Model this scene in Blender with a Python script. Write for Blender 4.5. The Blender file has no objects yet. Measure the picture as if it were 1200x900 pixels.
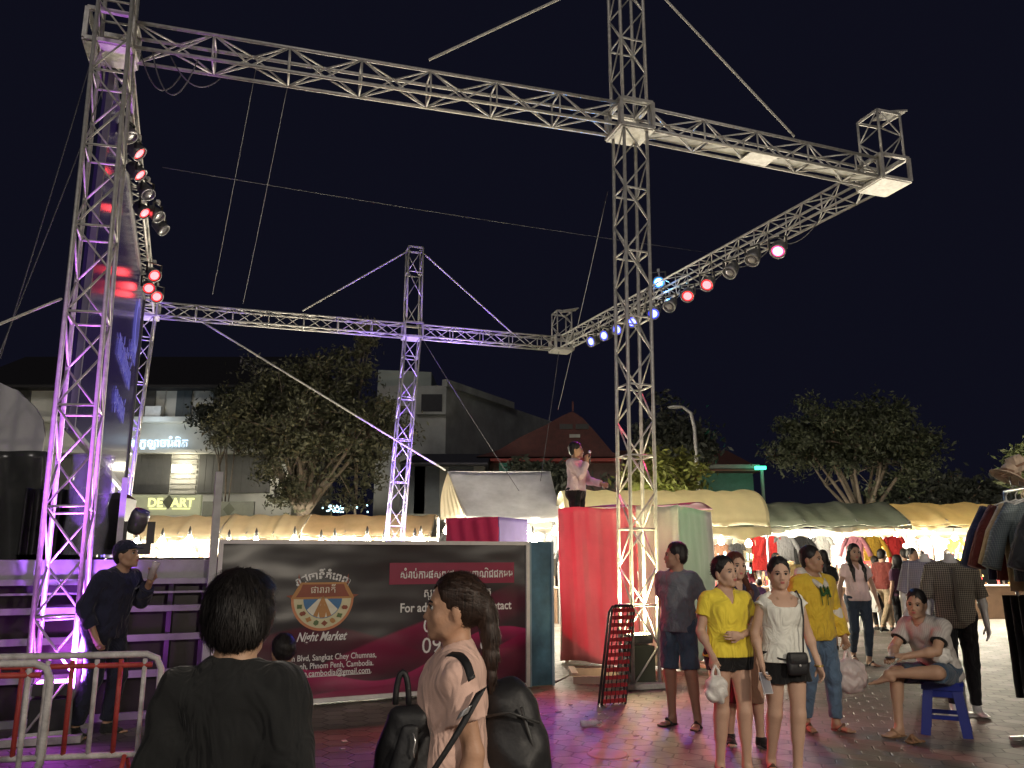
import bpy, math, random
import numpy as np
from mathutils import Vector, Matrix

random.seed(11)
SC = bpy.context.scene
COL = SC.collection
R = math.radians

# ------------------------------------------------------------------ camera
FPX, CAMZ = 940.0, 1.6
PITCH = math.atan(200.0 / FPX)
cam_d = bpy.data.cameras.new('camera')
cam_d.sensor_width = 36.0
cam_d.lens = 36.0 * FPX / 1200.0
cam_d.clip_start = 0.05
cam_d.clip_end = 600.0
cam = bpy.data.objects.new('camera', cam_d)
COL.objects.link(cam)
cam.location = (0, 0, CAMZ)
cam.rotation_euler = (math.pi / 2 + PITCH, 0, 0)
SC.camera = cam

# ------------------------------------------------------------------ night sky, key light, exposure
world = bpy.data.worlds.new('World')
SC.world = world
world.use_nodes = True
wn = world.node_tree
bg = wn.nodes['Background']
bg.inputs[0].default_value = (0.0044, 0.0046, 0.0105, 1)
bg.inputs[1].default_value = 1.0

sun_d = bpy.data.lights.new('town_glow', 'SUN')
sun_d.energy = 0.52
sun_d.angle = R(14)
sun_d.color = (1.0, 0.92, 0.84)
sun = bpy.data.objects.new('town_glow', sun_d)
COL.objects.link(sun)
sun.rotation_euler = Vector((0.22, 0.85, -0.42)).to_track_quat('-Z', 'Y').to_euler()

SC.view_settings.view_transform = 'Standard'
SC.view_settings.look = 'None'
SC.view_settings.exposure = 0.0
SC.view_settings.gamma = 1.0
SC.cycles.max_bounces = 5
SC.cycles.diffuse_bounces = 3
SC.cycles.transparent_max_bounces = 12
SC.cycles.sample_clamp_indirect = 4.0
SC.cycles.caustics_reflective = False
SC.cycles.caustics_refractive = False

# ------------------------------------------------------------------ measuring helpers (pixels of the 1200x900 photo)
CP, SP = math.cos(PITCH), math.sin(PITCH)


def ray(px, py):
    u, v = (px - 600) / FPX, (450 - py) / FPX
    return Vector((u, CP - v * SP, SP + v * CP))


def G(px, py, z=0.0):
    """point at height z seen at that pixel"""
    r = ray(px, py)
    return Vector((0, 0, CAMZ)) + r * ((z - CAMZ) / r.z)


def P(px, py, Y):
    """point at distance Y seen at that pixel"""
    r = ray(px, py)
    return Vector((0, 0, CAMZ)) + r * (Y / r.y)


def XY(px, py, Y):
    p = P(px, py, Y)
    return Vector((p.x, p.y, 0))


# ------------------------------------------------------------------ materials
MATS = {}


def mat(name, col, rough=0.6, metal=0.0, var=0.12, scale=6.0, bump=0.0, bscale=60.0, emit=None, es=0.0,
        alpha=1.0, trans=0.0, spec=0.5, sub=0.0, coat=0.0):
    if name in MATS:
        return MATS[name]
    m = bpy.data.materials.new(name)
    m.use_nodes = True
    nt = m.node_tree
    b = nt.nodes['Principled BSDF']
    b.inputs['Base Color'].default_value = (*col, 1)
    b.inputs['Roughness'].default_value = rough
    b.inputs['Metallic'].default_value = metal
    b.inputs['Alpha'].default_value = alpha
    b.inputs['Transmission Weight'].default_value = trans
    b.inputs['Specular IOR Level'].default_value = spec
    b.inputs['Coat Weight'].default_value = coat
    if sub:
        b.inputs['Subsurface Weight'].default_value = sub
        b.inputs['Subsurface Radius'].default_value = (0.02, 0.008, 0.004)
        b.inputs['Subsurface Scale'].default_value = 0.5
    tc = nt.nodes.new('ShaderNodeTexCoord')
    if var:
        n = nt.nodes.new('ShaderNodeTexNoise')
        n.inputs['Scale'].default_value = scale
        n.inputs['Detail'].default_value = 5
        n.inputs['Roughness'].default_value = 0.6
        nt.links.new(tc.outputs['Object'], n.inputs['Vector'])
        mr = nt.nodes.new('ShaderNodeMapRange')
        mr.inputs['From Min'].default_value = 0.3
        mr.inputs['From Max'].default_value = 0.7
        mr.inputs['To Min'].default_value = 1 - var
        mr.inputs['To Max'].default_value = 1 + var
        nt.links.new(n.outputs['Fac'], mr.inputs['Value'])
        mx = nt.nodes.new('ShaderNodeVectorMath')
        mx.operation = 'SCALE'
        mx.inputs[0].default_value = col
        nt.links.new(mr.outputs[0], mx.inputs['Scale'])
        nt.links.new(mx.outputs[0], b.inputs['Base Color'])
    if bump:
        n2 = nt.nodes.new('ShaderNodeTexNoise')
        n2.inputs['Scale'].default_value = bscale
        n2.inputs['Detail'].default_value = 3
        nt.links.new(tc.outputs['Object'], n2.inputs['Vector'])
        bp = nt.nodes.new('ShaderNodeBump')
        bp.inputs['Strength'].default_value = bump
        bp.inputs['Distance'].default_value = 0.02
        nt.links.new(n2.outputs['Fac'], bp.inputs['Height'])
        nt.links.new(bp.outputs[0], b.inputs['Normal'])
    if emit:
        b.inputs['Emission Color'].default_value = (*emit, 1)
        b.inputs['Emission Strength'].default_value = es
    MATS[name] = m
    return m


def cloth(name, col, var=0.1, rough=0.85, bump=0.35):
    key = 'fabric ' + name
    if key in MATS:
        return MATS[key]
    m = mat(key, col, rough, 0, var, 9, 0, 0, spec=0.25)
    nt_ = m.node_tree
    b_ = nt_.nodes['Principled BSDF']
    b_.inputs['Sheen Weight'].default_value = 0.15
    tc_ = nt_.nodes.new('ShaderNodeTexCoord')
    mp_ = nt_.nodes.new('ShaderNodeMapping')
    mp_.inputs['Scale'].default_value = (1.0, 1.0, 0.55)
    mp_.inputs['Rotation'].default_value = (0.3, 0.4, 0.2)
    nt_.links.new(tc_.outputs['Object'], mp_.inputs['Vector'])
    a_ = nt_.nodes.new('ShaderNodeTexNoise')          # soft creases
    a_.inputs['Scale'].default_value = 9; a_.inputs['Detail'].default_value = 2; a_.inputs['Distortion'].default_value = 1.6
    nt_.links.new(mp_.outputs[0], a_.inputs['Vector'])
    w_ = nt_.nodes.new('ShaderNodeTexNoise')          # weave
    w_.inputs['Scale'].default_value = 260; w_.inputs['Detail'].default_value = 1
    nt_.links.new(tc_.outputs['Object'], w_.inputs['Vector'])
    b1 = nt_.nodes.new('ShaderNodeBump'); b1.inputs['Strength'].default_value = 0.75; b1.inputs['Distance'].default_value = 0.045
    b2 = nt_.nodes.new('ShaderNodeBump'); b2.inputs['Strength'].default_value = 0.35; b2.inputs['Distance'].default_value = 0.002
    nt_.links.new(a_.outputs['Fac'], b1.inputs['Height'])
    nt_.links.new(w_.outputs['Fac'], b2.inputs['Height'])
    nt_.links.new(b1.outputs[0], b2.inputs['Normal'])
    nt_.links.new(b2.outputs[0], b_.inputs['Normal'])
    return m


def canvas(name, col, trans=0.35, var=0.2):
    """thin awning cloth that lets lamp light through"""
    if name in MATS:
        return MATS[name]
    m = mat(name, col, 0.75, 0, var * 1.6, 1.3, 0.7, 4)
    nt = m.node_tree
    b = nt.nodes['Principled BSDF']
    out = nt.nodes['Material Output']
    t = nt.nodes.new('ShaderNodeBsdfTranslucent')
    t.inputs['Color'].default_value = (*col, 1)
    mixs = nt.nodes.new('ShaderNodeMixShader')
    mixs.inputs[0].default_value = trans
    nt.links.new(b.outputs[0], mixs.inputs[1])
    nt.links.new(t.outputs[0], mixs.inputs[2])
    nt.links.new(mixs.outputs[0], out.inputs[0])
    return m


def stripes(name, c1, c2, freq, axis='X', check=False, rough=0.8, sharp=0.5):
    """woven stripes or checks in object space"""
    if name in MATS:
        return MATS[name]
    m = mat(name, c1, rough, 0, 0, 0, 0.3, 25)
    nt = m.node_tree
    b = nt.nodes['Principled BSDF']
    tc = nt.nodes.new('ShaderNodeTexCoord')
    sx = nt.nodes.new('ShaderNodeSeparateXYZ')
    nt.links.new(tc.outputs['Object'], sx.inputs[0])

    def saw(o):
        a = nt.nodes.new('ShaderNodeMath'); a.operation = 'MULTIPLY'; a.inputs[1].default_value = freq
        f = nt.nodes.new('ShaderNodeMath'); f.operation = 'FRACT'
        g = nt.nodes.new('ShaderNodeMath'); g.operation = 'GREATER_THAN'; g.inputs[1].default_value = sharp
        nt.links.new(o, a.inputs[0]); nt.links.new(a.outputs[0], f.inputs[0]); nt.links.new(f.outputs[0], g.inputs[0])
        return g.outputs[0]
    fac = saw(sx.outputs[axis])
    if check:
        f2 = saw(sx.outputs['Z'])
        ad = nt.nodes.new('ShaderNodeMath'); ad.operation = 'ADD'
        nt.links.new(fac, ad.inputs[0]); nt.links.new(f2, ad.inputs[1])
        hf = nt.nodes.new('ShaderNodeMath'); hf.operation = 'MULTIPLY'; hf.inputs[1].default_value = 0.5
        nt.links.new(ad.outputs[0], hf.inputs[0])
        fac = hf.outputs[0]
    mx = nt.nodes.new('ShaderNodeMix'); mx.data_type = 'RGBA'
    mx.inputs[6].default_value = (*c1, 1); mx.inputs[7].default_value = (*c2, 1)
    nt.links.new(fac, mx.inputs[0])
    nt.links.new(mx.outputs[2], b.inputs['Base Color'])
    return m


def glow(name, col, s):
    return mat('glow ' + name, (0.02, 0.02, 0.02), 0.4, 0, 0, emit=col, es=s)


# ------------------------------------------------------------------ mesh builder
class MB:
    def __init__(s):
        s.v, s.f, s.m = [], [], []
        s.mi = 0

    def add(s, vs, fs):
        o = len(s.v)
        s.v += [tuple(x) for x in vs]
        s.f += [tuple(i + o for i in f) for f in fs]
        s.m += [s.mi] * len(fs)
        return s

    def box(s, c, d, rz=0.0, M=None):
        cx, cy, cz = c
        hx, hy, hz = d[0] / 2, d[1] / 2, d[2] / 2
        vs = []
        ca, sa = math.cos(rz), math.sin(rz)
        for z in (-hz, hz):
            for x, y in ((-hx, -hy), (hx, -hy), (hx, hy), (-hx, hy)):
                p = Vector((x, y, z))
                if M is not None:
                    p = M @ p
                vs.append((cx + p.x * ca - p.y * sa, cy + p.x * sa + p.y * ca, cz + p.z))
        return s.add(vs, [(0, 3, 2, 1), (4, 5, 6, 7), (0, 1, 5, 4), (1, 2, 6, 5), (2, 3, 7, 6), (3, 0, 4, 7)])

    def bar(s, a, b, w, h, up=(0, 0, 1)):
        """rectangular bar from a to b"""
        a, b = Vector(a), Vector(b)
        d = (b - a).normalized()
        u = Vector(up)
        sd = d.cross(u)
        if sd.length < 1e-3:
            sd = d.cross(Vector((1, 0, 0)))
        sd.normalize()
        u = sd.cross(d)
        vs = []
        for p in (a, b):
            for x, y in ((-1, -1), (1, -1), (1, 1), (-1, 1)):
                vs.append(p + sd * (x * w / 2) + u * (y * h / 2))
        return s.add(vs, [(0, 1, 2, 3), (7, 6, 5, 4), (0, 4, 5, 1), (1, 5, 6, 2), (2, 6, 7, 3), (3, 7, 4, 0)])

    def tube(s, pts, r, n=8, r2=None, caps=True):
        pts = [Vector(p) for p in pts]
        N = len(pts)
        rings = []
        ref = None
        for i, p in enumerate(pts):
            d = (pts[min(i + 1, N - 1)] - pts[max(i - 1, 0)]).normalized()
            if ref is None:
                ref = Vector((0, 0, 1)) if abs(d.z) < 0.9 else Vector((1, 0, 0))
            sd = d.cross(ref).normalized()
            u = sd.cross(d).normalized()
            ref = u
            rr = r if r2 is None else r + (r2 - r) * i / (N - 1)
            rings.append([p + (sd * math.cos(2 * math.pi * k / n) + u * math.sin(2 * math.pi * k / n)) * rr for k in range(n)])
        vs = [v for q in rings for v in q]
        fs = []
        for i in range(N - 1):
            for k in range(n):
                a, b = i * n + k, i * n + (k + 1) % n
                fs.append((a, a + n, b + n, b))
        if caps:
            fs.append(tuple(range(n)))
            fs.append(tuple((N - 1) * n + k for k in reversed(range(n))))
        return s.add(vs, fs)

    def lathe(s, prof, c=(0, 0, 0), M=None, n=16):
        """prof: (r,z) list"""
        vs = []
        for r_, z in prof:
            for k in range(n):
                a = 2 * math.pi * k / n
                p = Vector((r_ * math.cos(a), r_ * math.sin(a), z))
                if M is not None:
                    p = M @ p
                vs.append(p + Vector(c))
        fs = []
        for i in range(len(prof) - 1):
            for k in range(n):
                a, b = i * n + k, i * n + (k + 1) % n
                fs.append((a, b, b + n, a + n))
        fs.append(tuple(reversed(range(n))))
        fs.append(tuple((len(prof) - 1) * n + k for k in range(n)))
        return s.add(vs, fs)

    def ball(s, c, r, n=10, M=None):
        prof = [(max(1e-4, math.sin(math.pi * i / n)) * 1.0, -math.cos(math.pi * i / n)) for i in range(n + 1)]
        rr = Vector(r) if hasattr(r, '__len__') else Vector((r, r, r))
        vs = []
        nn = n * 2
        for a, z in prof:
            for k in range(nn):
                t = 2 * math.pi * k / nn
                p = Vector((a * math.cos(t) * rr.x, a * math.sin(t) * rr.y, z * rr.z))
                if M is not None:
                    p = M @ p
                vs.append(p + Vector(c))
        fs = []
        for i in range(n):
            for k in range(nn):
                a, b = i * nn + k, i * nn + (k + 1) % nn
                fs.append((a, b, b + nn, a + nn))
        return s.add(vs, fs)

    def grid(s, fn, nu, nv, thick=0.0):
        """sheet fn(u,v)->point, doubled into a slab when thick is given"""
        pts = [[Vector(fn(i / nu, j / nv)) for j in range(nv + 1)] for i in range(nu + 1)]
        W = nv + 1
        vs = [p for q in pts for p in q]
        fs = [(i * W + j, (i + 1) * W + j, (i + 1) * W + j + 1, i * W + j + 1) for i in range(nu) for j in range(nv)]
        if not thick:
            return s.add(vs, fs)
        nrm = []
        for i in range(nu + 1):
            for j in range(nv + 1):
                du = pts[min(i + 1, nu)][j] - pts[max(i - 1, 0)][j]
                dv = pts[i][min(j + 1, nv)] - pts[i][max(j - 1, 0)]
                nrm.append(du.cross(dv).normalized())
        o = len(vs)
        vs2 = [v - n_ * thick for v, n_ in zip(vs, nrm)]
        fs2 = [tuple(reversed([k + o for k in f])) for f in fs]
        rim = []
        edge = [(i, 0) for i in range(nu)] + [(nu, j) for j in range(nv)] + [(i, nv) for i in range(nu, 0, -1)] + [(0, j) for j in range(nv, 0, -1)]
        ids = [i * W + j for i, j in edge]
        for k in range(len(ids)):
            a, b = ids[k], ids[(k + 1) % len(ids)]
            rim.append((a, a + o, b + o, b))
        return s.add(vs + vs2, fs + fs2 + rim)

    def prism(s, poly, a, b, axis='Y'):
        """polygon (2D list) extruded from a to b along axis; poly in the other two axes"""
        n = len(poly)
        vs = []
        for t in (a, b):
            for p, q in poly:
                vs.append({'Y': (p, t, q), 'X': (t, p, q), 'Z': (p, q, t)}[axis])
        fs = [tuple(range(n)), tuple(reversed(range(n, 2 * n)))]
        fs += [(i, i + n, (i + 1) % n + n, (i + 1) % n) for i in range(n)]
        return s.add(vs, fs)

    def build(s, name, mats, parent=None, smooth=False, local=False, M=None):
        me = bpy.data.meshes.new(name)
        v = s.v
        if M is not None:
            v = [tuple(M @ Vector(p)) for p in v]
        if parent is not None and not local:
            L = root_of(parent).location
            v = [(p[0] - L.x, p[1] - L.y, p[2] - L.z) for p in v]
        me.from_pydata(v, [], s.f)
        for m_ in (mats if isinstance(mats, (list, tuple)) else [mats]):
            me.materials.append(m_)
        if len(me.materials) > 1:
            me.polygons.foreach_set('material_index', s.m)
        if smooth:
            me.polygons.foreach_set('use_smooth', [True] * len(me.polygons))
        me.update()
        o = bpy.data.objects.new(name, me)
        COL.objects.link(o)
        if parent is not None:
            o.parent = parent
        return o


def root_of(o):
    while o.parent is not None:
        o = o.parent
    return o


def thing(name, label, cat, loc=(0, 0, 0), rz=0.0, group=None):
    o = bpy.data.objects.new(name, None)
    COL.objects.link(o)
    o.empty_display_size = 0.1
    o.location = loc
    o.rotation_euler = (0, 0, rz)
    return tag(o, label, cat, group)


def tag(o, label, cat, group=None):
    o['label'] = label
    o['category'] = cat
    if group:
        o['group'] = group
    return o


def kind(o, k):
    o['kind'] = k
    return o


def dup(o, parent=None):
    c = o.copy()
    COL.objects.link(c)
    c.parent = parent
    for ch in [x for x in bpy.data.objects if x.parent == o]:
        dup(ch, c)
    return c


def ribbon(pts, wdir, w, th=0.004, sub_=5):
    """flat strap following a smooth curve through pts"""
    P_ = [Vector(p) for p in pts]
    P_ = [P_[0] * 2 - P_[1]] + P_ + [P_[-1] * 2 - P_[-2]]
    c = []
    for i in range(1, len(P_) - 2):
        for j in range(sub_ + (1 if i == len(P_) - 3 else 0)):
            t = j / sub_
            a, b_, c_, d_ = P_[i - 1], P_[i], P_[i + 1], P_[i + 2]
            c.append(0.5 * ((2 * b_) + (c_ - a) * t + (2 * a - 5 * b_ + 4 * c_ - d_) * t * t + (3 * b_ - a - 3 * c_ + d_) * t ** 3))
    W = Vector(wdir).normalized()
    n_ = len(c) - 1
    return MB().grid(lambda u, v: c[round(u * n_)] + W * w * (v - .5), n_, 2, th)


def text_mesh(body, size, extrude=0.004, shear=0.0, align='CENTER', bold=0.0, spacing=1.0):
    cu = bpy.data.curves.new('lettering', 'FONT')
    cu.body = body
    cu.size = size
    cu.extrude = extrude
    cu.shear = shear
    cu.align_x = align
    cu.offset = bold
    cu.space_character = spacing
    cu.resolution_u = 3
    o = bpy.data.objects.new('lettering', cu)
    COL.objects.link(o)
    dg = bpy.context.evaluated_depsgraph_get()
    me = bpy.data.meshes.new_from_object(o.evaluated_get(dg))
    bpy.data.objects.remove(o)
    return me


def text(body, size, origin, xdir, ydir, m, parent=None, name='lettering', bend=None, fit=None, ystretch=1.0, **kw):
    """flat raised lettering; origin world point, xdir reading direction, ydir up direction"""
    me = text_mesh(body, size, **kw)
    X, Y = Vector(xdir).normalized(), Vector(ydir).normalized()
    Z = X.cross(Y)
    n = len(me.vertices)
    co = np.zeros(n * 3)
    me.vertices.foreach_get('co', co)
    co = co.reshape(-1, 3)
    if fit:
        x0_, x1_ = co[:, 0].min(), co[:, 0].max()
        co[:, :2] *= fit / (x1_ - x0_)
        co[:, 0] -= (co[:, 0].min() + co[:, 0].max()) / 2
        co[:, 1] *= ystretch
    if bend:
        rad = bend
        th = co[:, 0] / rad
        rr = rad + co[:, 1]
        co[:, 0], co[:, 1] = rr * np.sin(th), rr * np.cos(th) - rad
    w = np.array(origin)[None] + co[:, :1] * np.array(X)[None] + co[:, 1:2] * np.array(Y)[None] + co[:, 2:] * np.array(Z)[None]
    if parent is not None:
        w = w - np.array(root_of(parent).location)[None]
    me.vertices.foreach_set('co', w.ravel())
    me.materials.clear()
    me.materials.append(m)
    me.update()
    o = bpy.data.objects.new(name, me)
    COL.objects.link(o)
    if parent is not None:
        o.parent = parent
    return o


def spot(loc, target, col, power, size=60, blend=0.5, radius=0.06, parent=None):
    d = bpy.data.lights.new('lamp_beam', 'SPOT')
    d.energy = power
    d.color = col
    d.spot_size = R(size)
    d.spot_blend = blend
    d.shadow_soft_size = radius
    o = bpy.data.objects.new('lamp_beam', d)
    COL.objects.link(o)
    o.location = loc
    o.rotation_euler = (Vector(target) - Vector(loc)).to_track_quat('-Z', 'Y').to_euler()
    return o


def point(loc, col, power, radius=0.06):
    d = bpy.data.lights.new('bulb_light', 'POINT')
    d.energy = power
    d.color = col
    d.shadow_soft_size = radius
    o = bpy.data.objects.new('bulb_light', d)
    COL.objects.link(o)
    o.location = loc
    return o


# ------------------------------------------------------------------ shared materials
M_STEEL = mat('galvanised steel', (0.50, 0.49, 0.47), 0.45, 0.35, 0.22, 14, 0.15, 90)
M_DARKMETAL = mat('black lamp housing', (0.05, 0.05, 0.05), 0.45, 0.3, 0.2)
M_CHROME = mat('pale metal', (0.55, 0.55, 0.56), 0.3, 0.8, 0.1)
M_BLACK = mat('black cloth cover', (0.018, 0.018, 0.020), 0.6, 0, 0.3, 3, 0.5, 8)
M_ROPE = mat('pale strap webbing', (0.55, 0.54, 0.50), 0.8)
M_WIRE = mat('dark cable', (0.10, 0.10, 0.11), 0.6)
M_WHITE = mat('white paint', (0.75, 0.75, 0.72), 0.5, 0, 0.1)

# ------------------------------------------------------------------ ground
gm = mat('hexagonal concrete pavers', (0.17, 0.15, 0.135), 0.62, 0, 0)
nt = gm.node_tree
b = nt.nodes['Principled BSDF']
tc = nt.nodes.new('ShaderNodeTexCoord')


def vm(op, a=None, b_=None, av=None, bv=None):
    n = nt.nodes.new('ShaderNodeVectorMath')
    n.operation = op
    if a is not None: nt.links.new(a, n.inputs[0])
    if b_ is not None: nt.links.new(b_, n.inputs[1])
    if av is not None: n.inputs[0].default_value = av
    if bv is not None: n.inputs[1].default_value = bv
    return n


def mm(op, a=None, b_=None, av=None, bv=None):
    n = nt.nodes.new('ShaderNodeMath')
    n.operation = op
    if a is not None: nt.links.new(a, n.inputs[0])
    if b_ is not None: nt.links.new(b_, n.inputs[1])
    if av is not None: n.inputs[0].default_value = av
    if bv is not None: n.inputs[1].default_value = bv
    return n


rot = nt.nodes.new('ShaderNodeMapping')
rot.inputs['Rotation'].default_value = (0, 0, R(17))
rot.inputs['Scale'].default_value = (4.4, 4.4, 0)
nt.links.new(tc.outputs['Object'], rot.inputs['Vector'])
S = (1.0, 1.7320508, 1.0)
H2 = (0.5, 0.8660254, 0.0)
big = vm('ADD', rot.outputs[0], bv=(200, 346.41016, 0))
a1 = vm('MODULO', big.outputs[0], bv=S); a1 = vm('SUBTRACT', a1.outputs[0], bv=H2)
s2 = vm('SUBTRACT', big.outputs[0], bv=H2)
a2 = vm('MODULO', s2.outputs[0], bv=S); a2 = vm('SUBTRACT', a2.outputs[0], bv=H2)
flat1 = vm('MULTIPLY', a1.outputs[0], bv=(1, 1, 0)); flat2 = vm('MULTIPLY', a2.outputs[0], bv=(1, 1, 0))
l1 = vm('LENGTH', flat1.outputs[0]); l2 = vm('LENGTH', flat2.outputs[0])
ls = mm('LESS_THAN', l1.outputs['Value'], l2.outputs['Value'])
mixv = nt.nodes.new('ShaderNodeMix'); mixv.data_type = 'VECTOR'
nt.links.new(ls.outputs[0], mixv.inputs[0])
nt.links.new(flat2.outputs[0], mixv.inputs[4]); nt.links.new(flat1.outputs[0], mixv.inputs[5])
gv = mixv.outputs[1]
ab = vm('ABSOLUTE', gv)
dt = vm('DOT_PRODUCT', ab.outputs[0], bv=(0.5, 0.8660254, 0))
sx = nt.nodes.new('ShaderNodeSeparateXYZ'); nt.links.new(ab.outputs[0], sx.inputs[0])
hexd = mm('MAXIMUM', dt.outputs['Value'], sx.outputs[0])
edge = mm('SUBTRACT', None, hexd.outputs[0], av=0.5)
joint = nt.nodes.new('ShaderNodeMapRange')
joint.inputs['From Min'].default_value = 0.012; joint.inputs['From Max'].default_value = 0.045
nt.links.new(edge.outputs[0], joint.inputs['Value'])
idv = vm('SUBTRACT', big.outputs[0], gv)
wnz = nt.nodes.new('ShaderNodeTexWhiteNoise')
idr = vm('SNAP', idv.outputs[0], bv=(0.25, 0.25, 1))
nt.links.new(idr.outputs[0], wnz.inputs['Vector'])
tone = nt.nodes.new('ShaderNodeMapRange')
tone.inputs['To Min'].default_value = 0.72; tone.inputs['To Max'].default_value = 1.2
nt.links.new(wnz.outputs['Value'], tone.inputs['Value'])
ns = nt.nodes.new('ShaderNodeTexNoise'); ns.inputs['Scale'].default_value = 0.9; ns.inputs['Detail'].default_value = 9
ns.inputs['Roughness'].default_value = 0.7
nt.links.new(tc.outputs['Object'], ns.inputs['Vector'])
st = nt.nodes.new('ShaderNodeMapRange'); st.inputs['From Min'].default_value = 0.3; st.inputs['From Max'].default_value = 0.7
st.inputs['To Min'].default_value = 0.5; st.inputs['To Max'].default_value = 1.25
nt.links.new(ns.outputs['Fac'], st.inputs['Value'])
k1 = mm('MULTIPLY', tone.outputs[0], st.outputs[0])
jm = nt.nodes.new('ShaderNodeMapRange'); jm.inputs['To Min'].default_value = 0.42; jm.inputs['To Max'].default_value = 1.0
nt.links.new(joint.outputs[0], jm.inputs['Value'])
k2 = mm('MULTIPLY', k1.outputs[0], jm.outputs[0])
colv = vm('SCALE', av=(0.175, 0.152, 0.132)); nt.links.new(k2.outputs[0], colv.inputs['Scale'])
nt.links.new(colv.outputs[0], b.inputs['Base Color'])
rg = nt.nodes.new('ShaderNodeMapRange'); rg.inputs['To Min'].default_value = 0.75; rg.inputs['To Max'].default_value = 0.42
nt.links.new(ns.outputs['Fac'], rg.inputs['Value']); nt.links.new(rg.outputs[0], b.inputs['Roughness'])
n3 = nt.nodes.new('ShaderNodeTexNoise'); n3.inputs['Scale'].default_value = 30; n3.inputs['Detail'].default_value = 4
nt.links.new(tc.outputs['Object'], n3.inputs['Vector'])
hh = mm('MULTIPLY', n3.outputs['Fac'], bv=0.35)
hs = mm('ADD', hh.outputs[0], joint.outputs[0])
h4 = mm('ADD', hs.outputs[0], wnz.outputs['Value'])
bp = nt.nodes.new('ShaderNodeBump'); bp.inputs['Strength'].default_value = 0.6; bp.inputs['Distance'].default_value = 0.008
nt.links.new(h4.outputs[0], bp.inputs['Height']); nt.links.new(bp.outputs[0], b.inputs['Normal'])
g = MB()
g.grid(lambda u, v: (-150 + 300 * u, -30 + 330 * v, 0), 8, 8)
kind(g.build('ground', gm), 'structure')

# ------------------------------------------------------------------ truss frame
HB = 7.62                       # underside of the beams
TW = 0.34


def node(px, py):
    return G(px, py, HB)


nL, nC, nR = node(130, 60), node(738, 155), node(1036, 216)
nLF, nCF, nRF = node(172, 370), node(483, 395), node(658, 410)
bL, bC = G(56, 866), G(750, 804)
bLF = Vector((nLF.x + 0.25, nLF.y, 0)) + Vector((-0.6, 0, 0))
bCF = Vector((nCF.x - 0.45, nCF.y, 0))


def truss(name, label, p0, p1, w=TW, panel=0.55, up=(0, 0, 1), rc=0.024, rb=0.012, group='aluminium box trusses of the stage frame', plates=True,
          root_at=None, twist=None, cat='truss'):
    """four chords, four laced faces and an end frame at each end"""
    p0, p1 = Vector(p0), Vector(p1)
    root = thing(name, label, cat, root_at if root_at is not None else p0, 0, group)
    d = (p1 - p0).normalized()
    if twist is not None:
        u = Vector(twist)
        sd = d.cross(u).normalized()
        u = sd.cross(d).normalized()
    else:
        u = Vector(up)
        sd = d.cross(u)
        if sd.length < 0.05:
            sd = Vector((1, 0, 0))
        sd.normalize()
        u = sd.cross(d).normalized()
    h = w / 2
    cs = [sd * a * h + u * b_ * h for a, b_ in ((-1, -1), (1, -1), (1, 1), (-1, 1))]
    L = (p1 - p0).length
    n = max(1, round(L / panel))
    for c in cs:
        MB().tube([p0 + c, p1 + c], rc, 10).build('chord', M_STEEL, root, True)
    for k in range(4):
        a, b_ = cs[k], cs[(k + 1) % 4]
        m_ = MB()
        for i in range(n + 1):
            q = p0 + d * (L * i / n)
            if i % 2 == 0 or i == n:
                m_.tube([q + a, q + b_], rb * 1.15, 6)
            if i < n:
                q2 = p0 + d * (L * (i + 1) / n)
                s_, e_ = (a, b_) if (i + k) % 2 == 0 else (b_, a)
                m_.tube([q + s_, q2 + e_], rb, 6)
        m_.build('lacing', M_STEEL, root, True)
    if plates:
        for q, s_ in ((p0, 1), (p1, -1)):
            m_ = MB()
            for k in range(4):
                m_.bar(q + cs[k] + d * 0.012 * s_, q + cs[(k + 1) % 4] + d * 0.012 * s_, 0.02, 0.05, up=d)
            m_.build('end_frame', M_STEEL, root)
    return root


dirA = (nR - nL); dirA.z = 0; dirA.normalize()
dirB = (nLF - nL); dirB.z = 0; dirB.normalize()
zc = HB + TW / 2


def up_to(v, z):
    return Vector((v.x, v.y, z))


def base_plate(root, b_, ang):
    m_ = MB()
    m_.box((b_.x, b_.y, 0.02), (0.62, 0.62, 0.02), ang)
    for sx_ in (-1, 1):
        c = Vector((b_.x, b_.y, 0.045)) + Matrix.Rotation(ang, 3, 'Z') @ Vector((0, sx_ * 0.27, 0))
        m_.box(c, (0.62, 0.07, 0.05), ang)
    m_.build('base_plate', M_STEEL, root)


angA = math.atan2(dirA.y, dirA.x)
tL = truss('truss_tower', 'near left box truss tower glowing magenta above the crowd barrier', bL + Vector((0, 0, 0.03)), up_to(nL, HB + 1.9), w=0.36, twist=dirA, panel=0.50, root_at=bL)
base_plate(tL, bL, angA)
tC = truss('truss_tower', 'tall grey box truss tower before the red lit draped booth, floodlight at its foot', bC + Vector((0, 0, 0.03)), up_to(nC, HB - 0.02), w=0.36, twist=dirA, panel=0.46, root_at=bC)
base_plate(tC, bC, angA)
tLF = truss('truss_tower', 'violet lit box truss tower at the far end of the hanging screen', bLF + Vector((0, 0, 0.03)), up_to(nLF, HB - 0.02), w=0.40, twist=dirA, panel=0.6, root_at=bLF)
base_plate(tLF, bLF, angA)
tCF = truss('truss_tower', 'violet lit box truss tower rising behind the stage in front of the big tree', bCF + Vector((0, 0, 0.03)), up_to(nCF, HB - 0.02), w=0.42, twist=dirA, panel=0.6, root_at=bCF)
base_plate(tCF, bCF, angA)
z1 = HB + TW + 0.02
truss('truss_mast', 'box truss mast rising out of the picture above the near beam', up_to(nC, z1), up_to(nC, 11.6), w=0.38, twist=dirA, group='masts on the stage frame')
topCF = P(486, 292, nCF.y)
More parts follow.
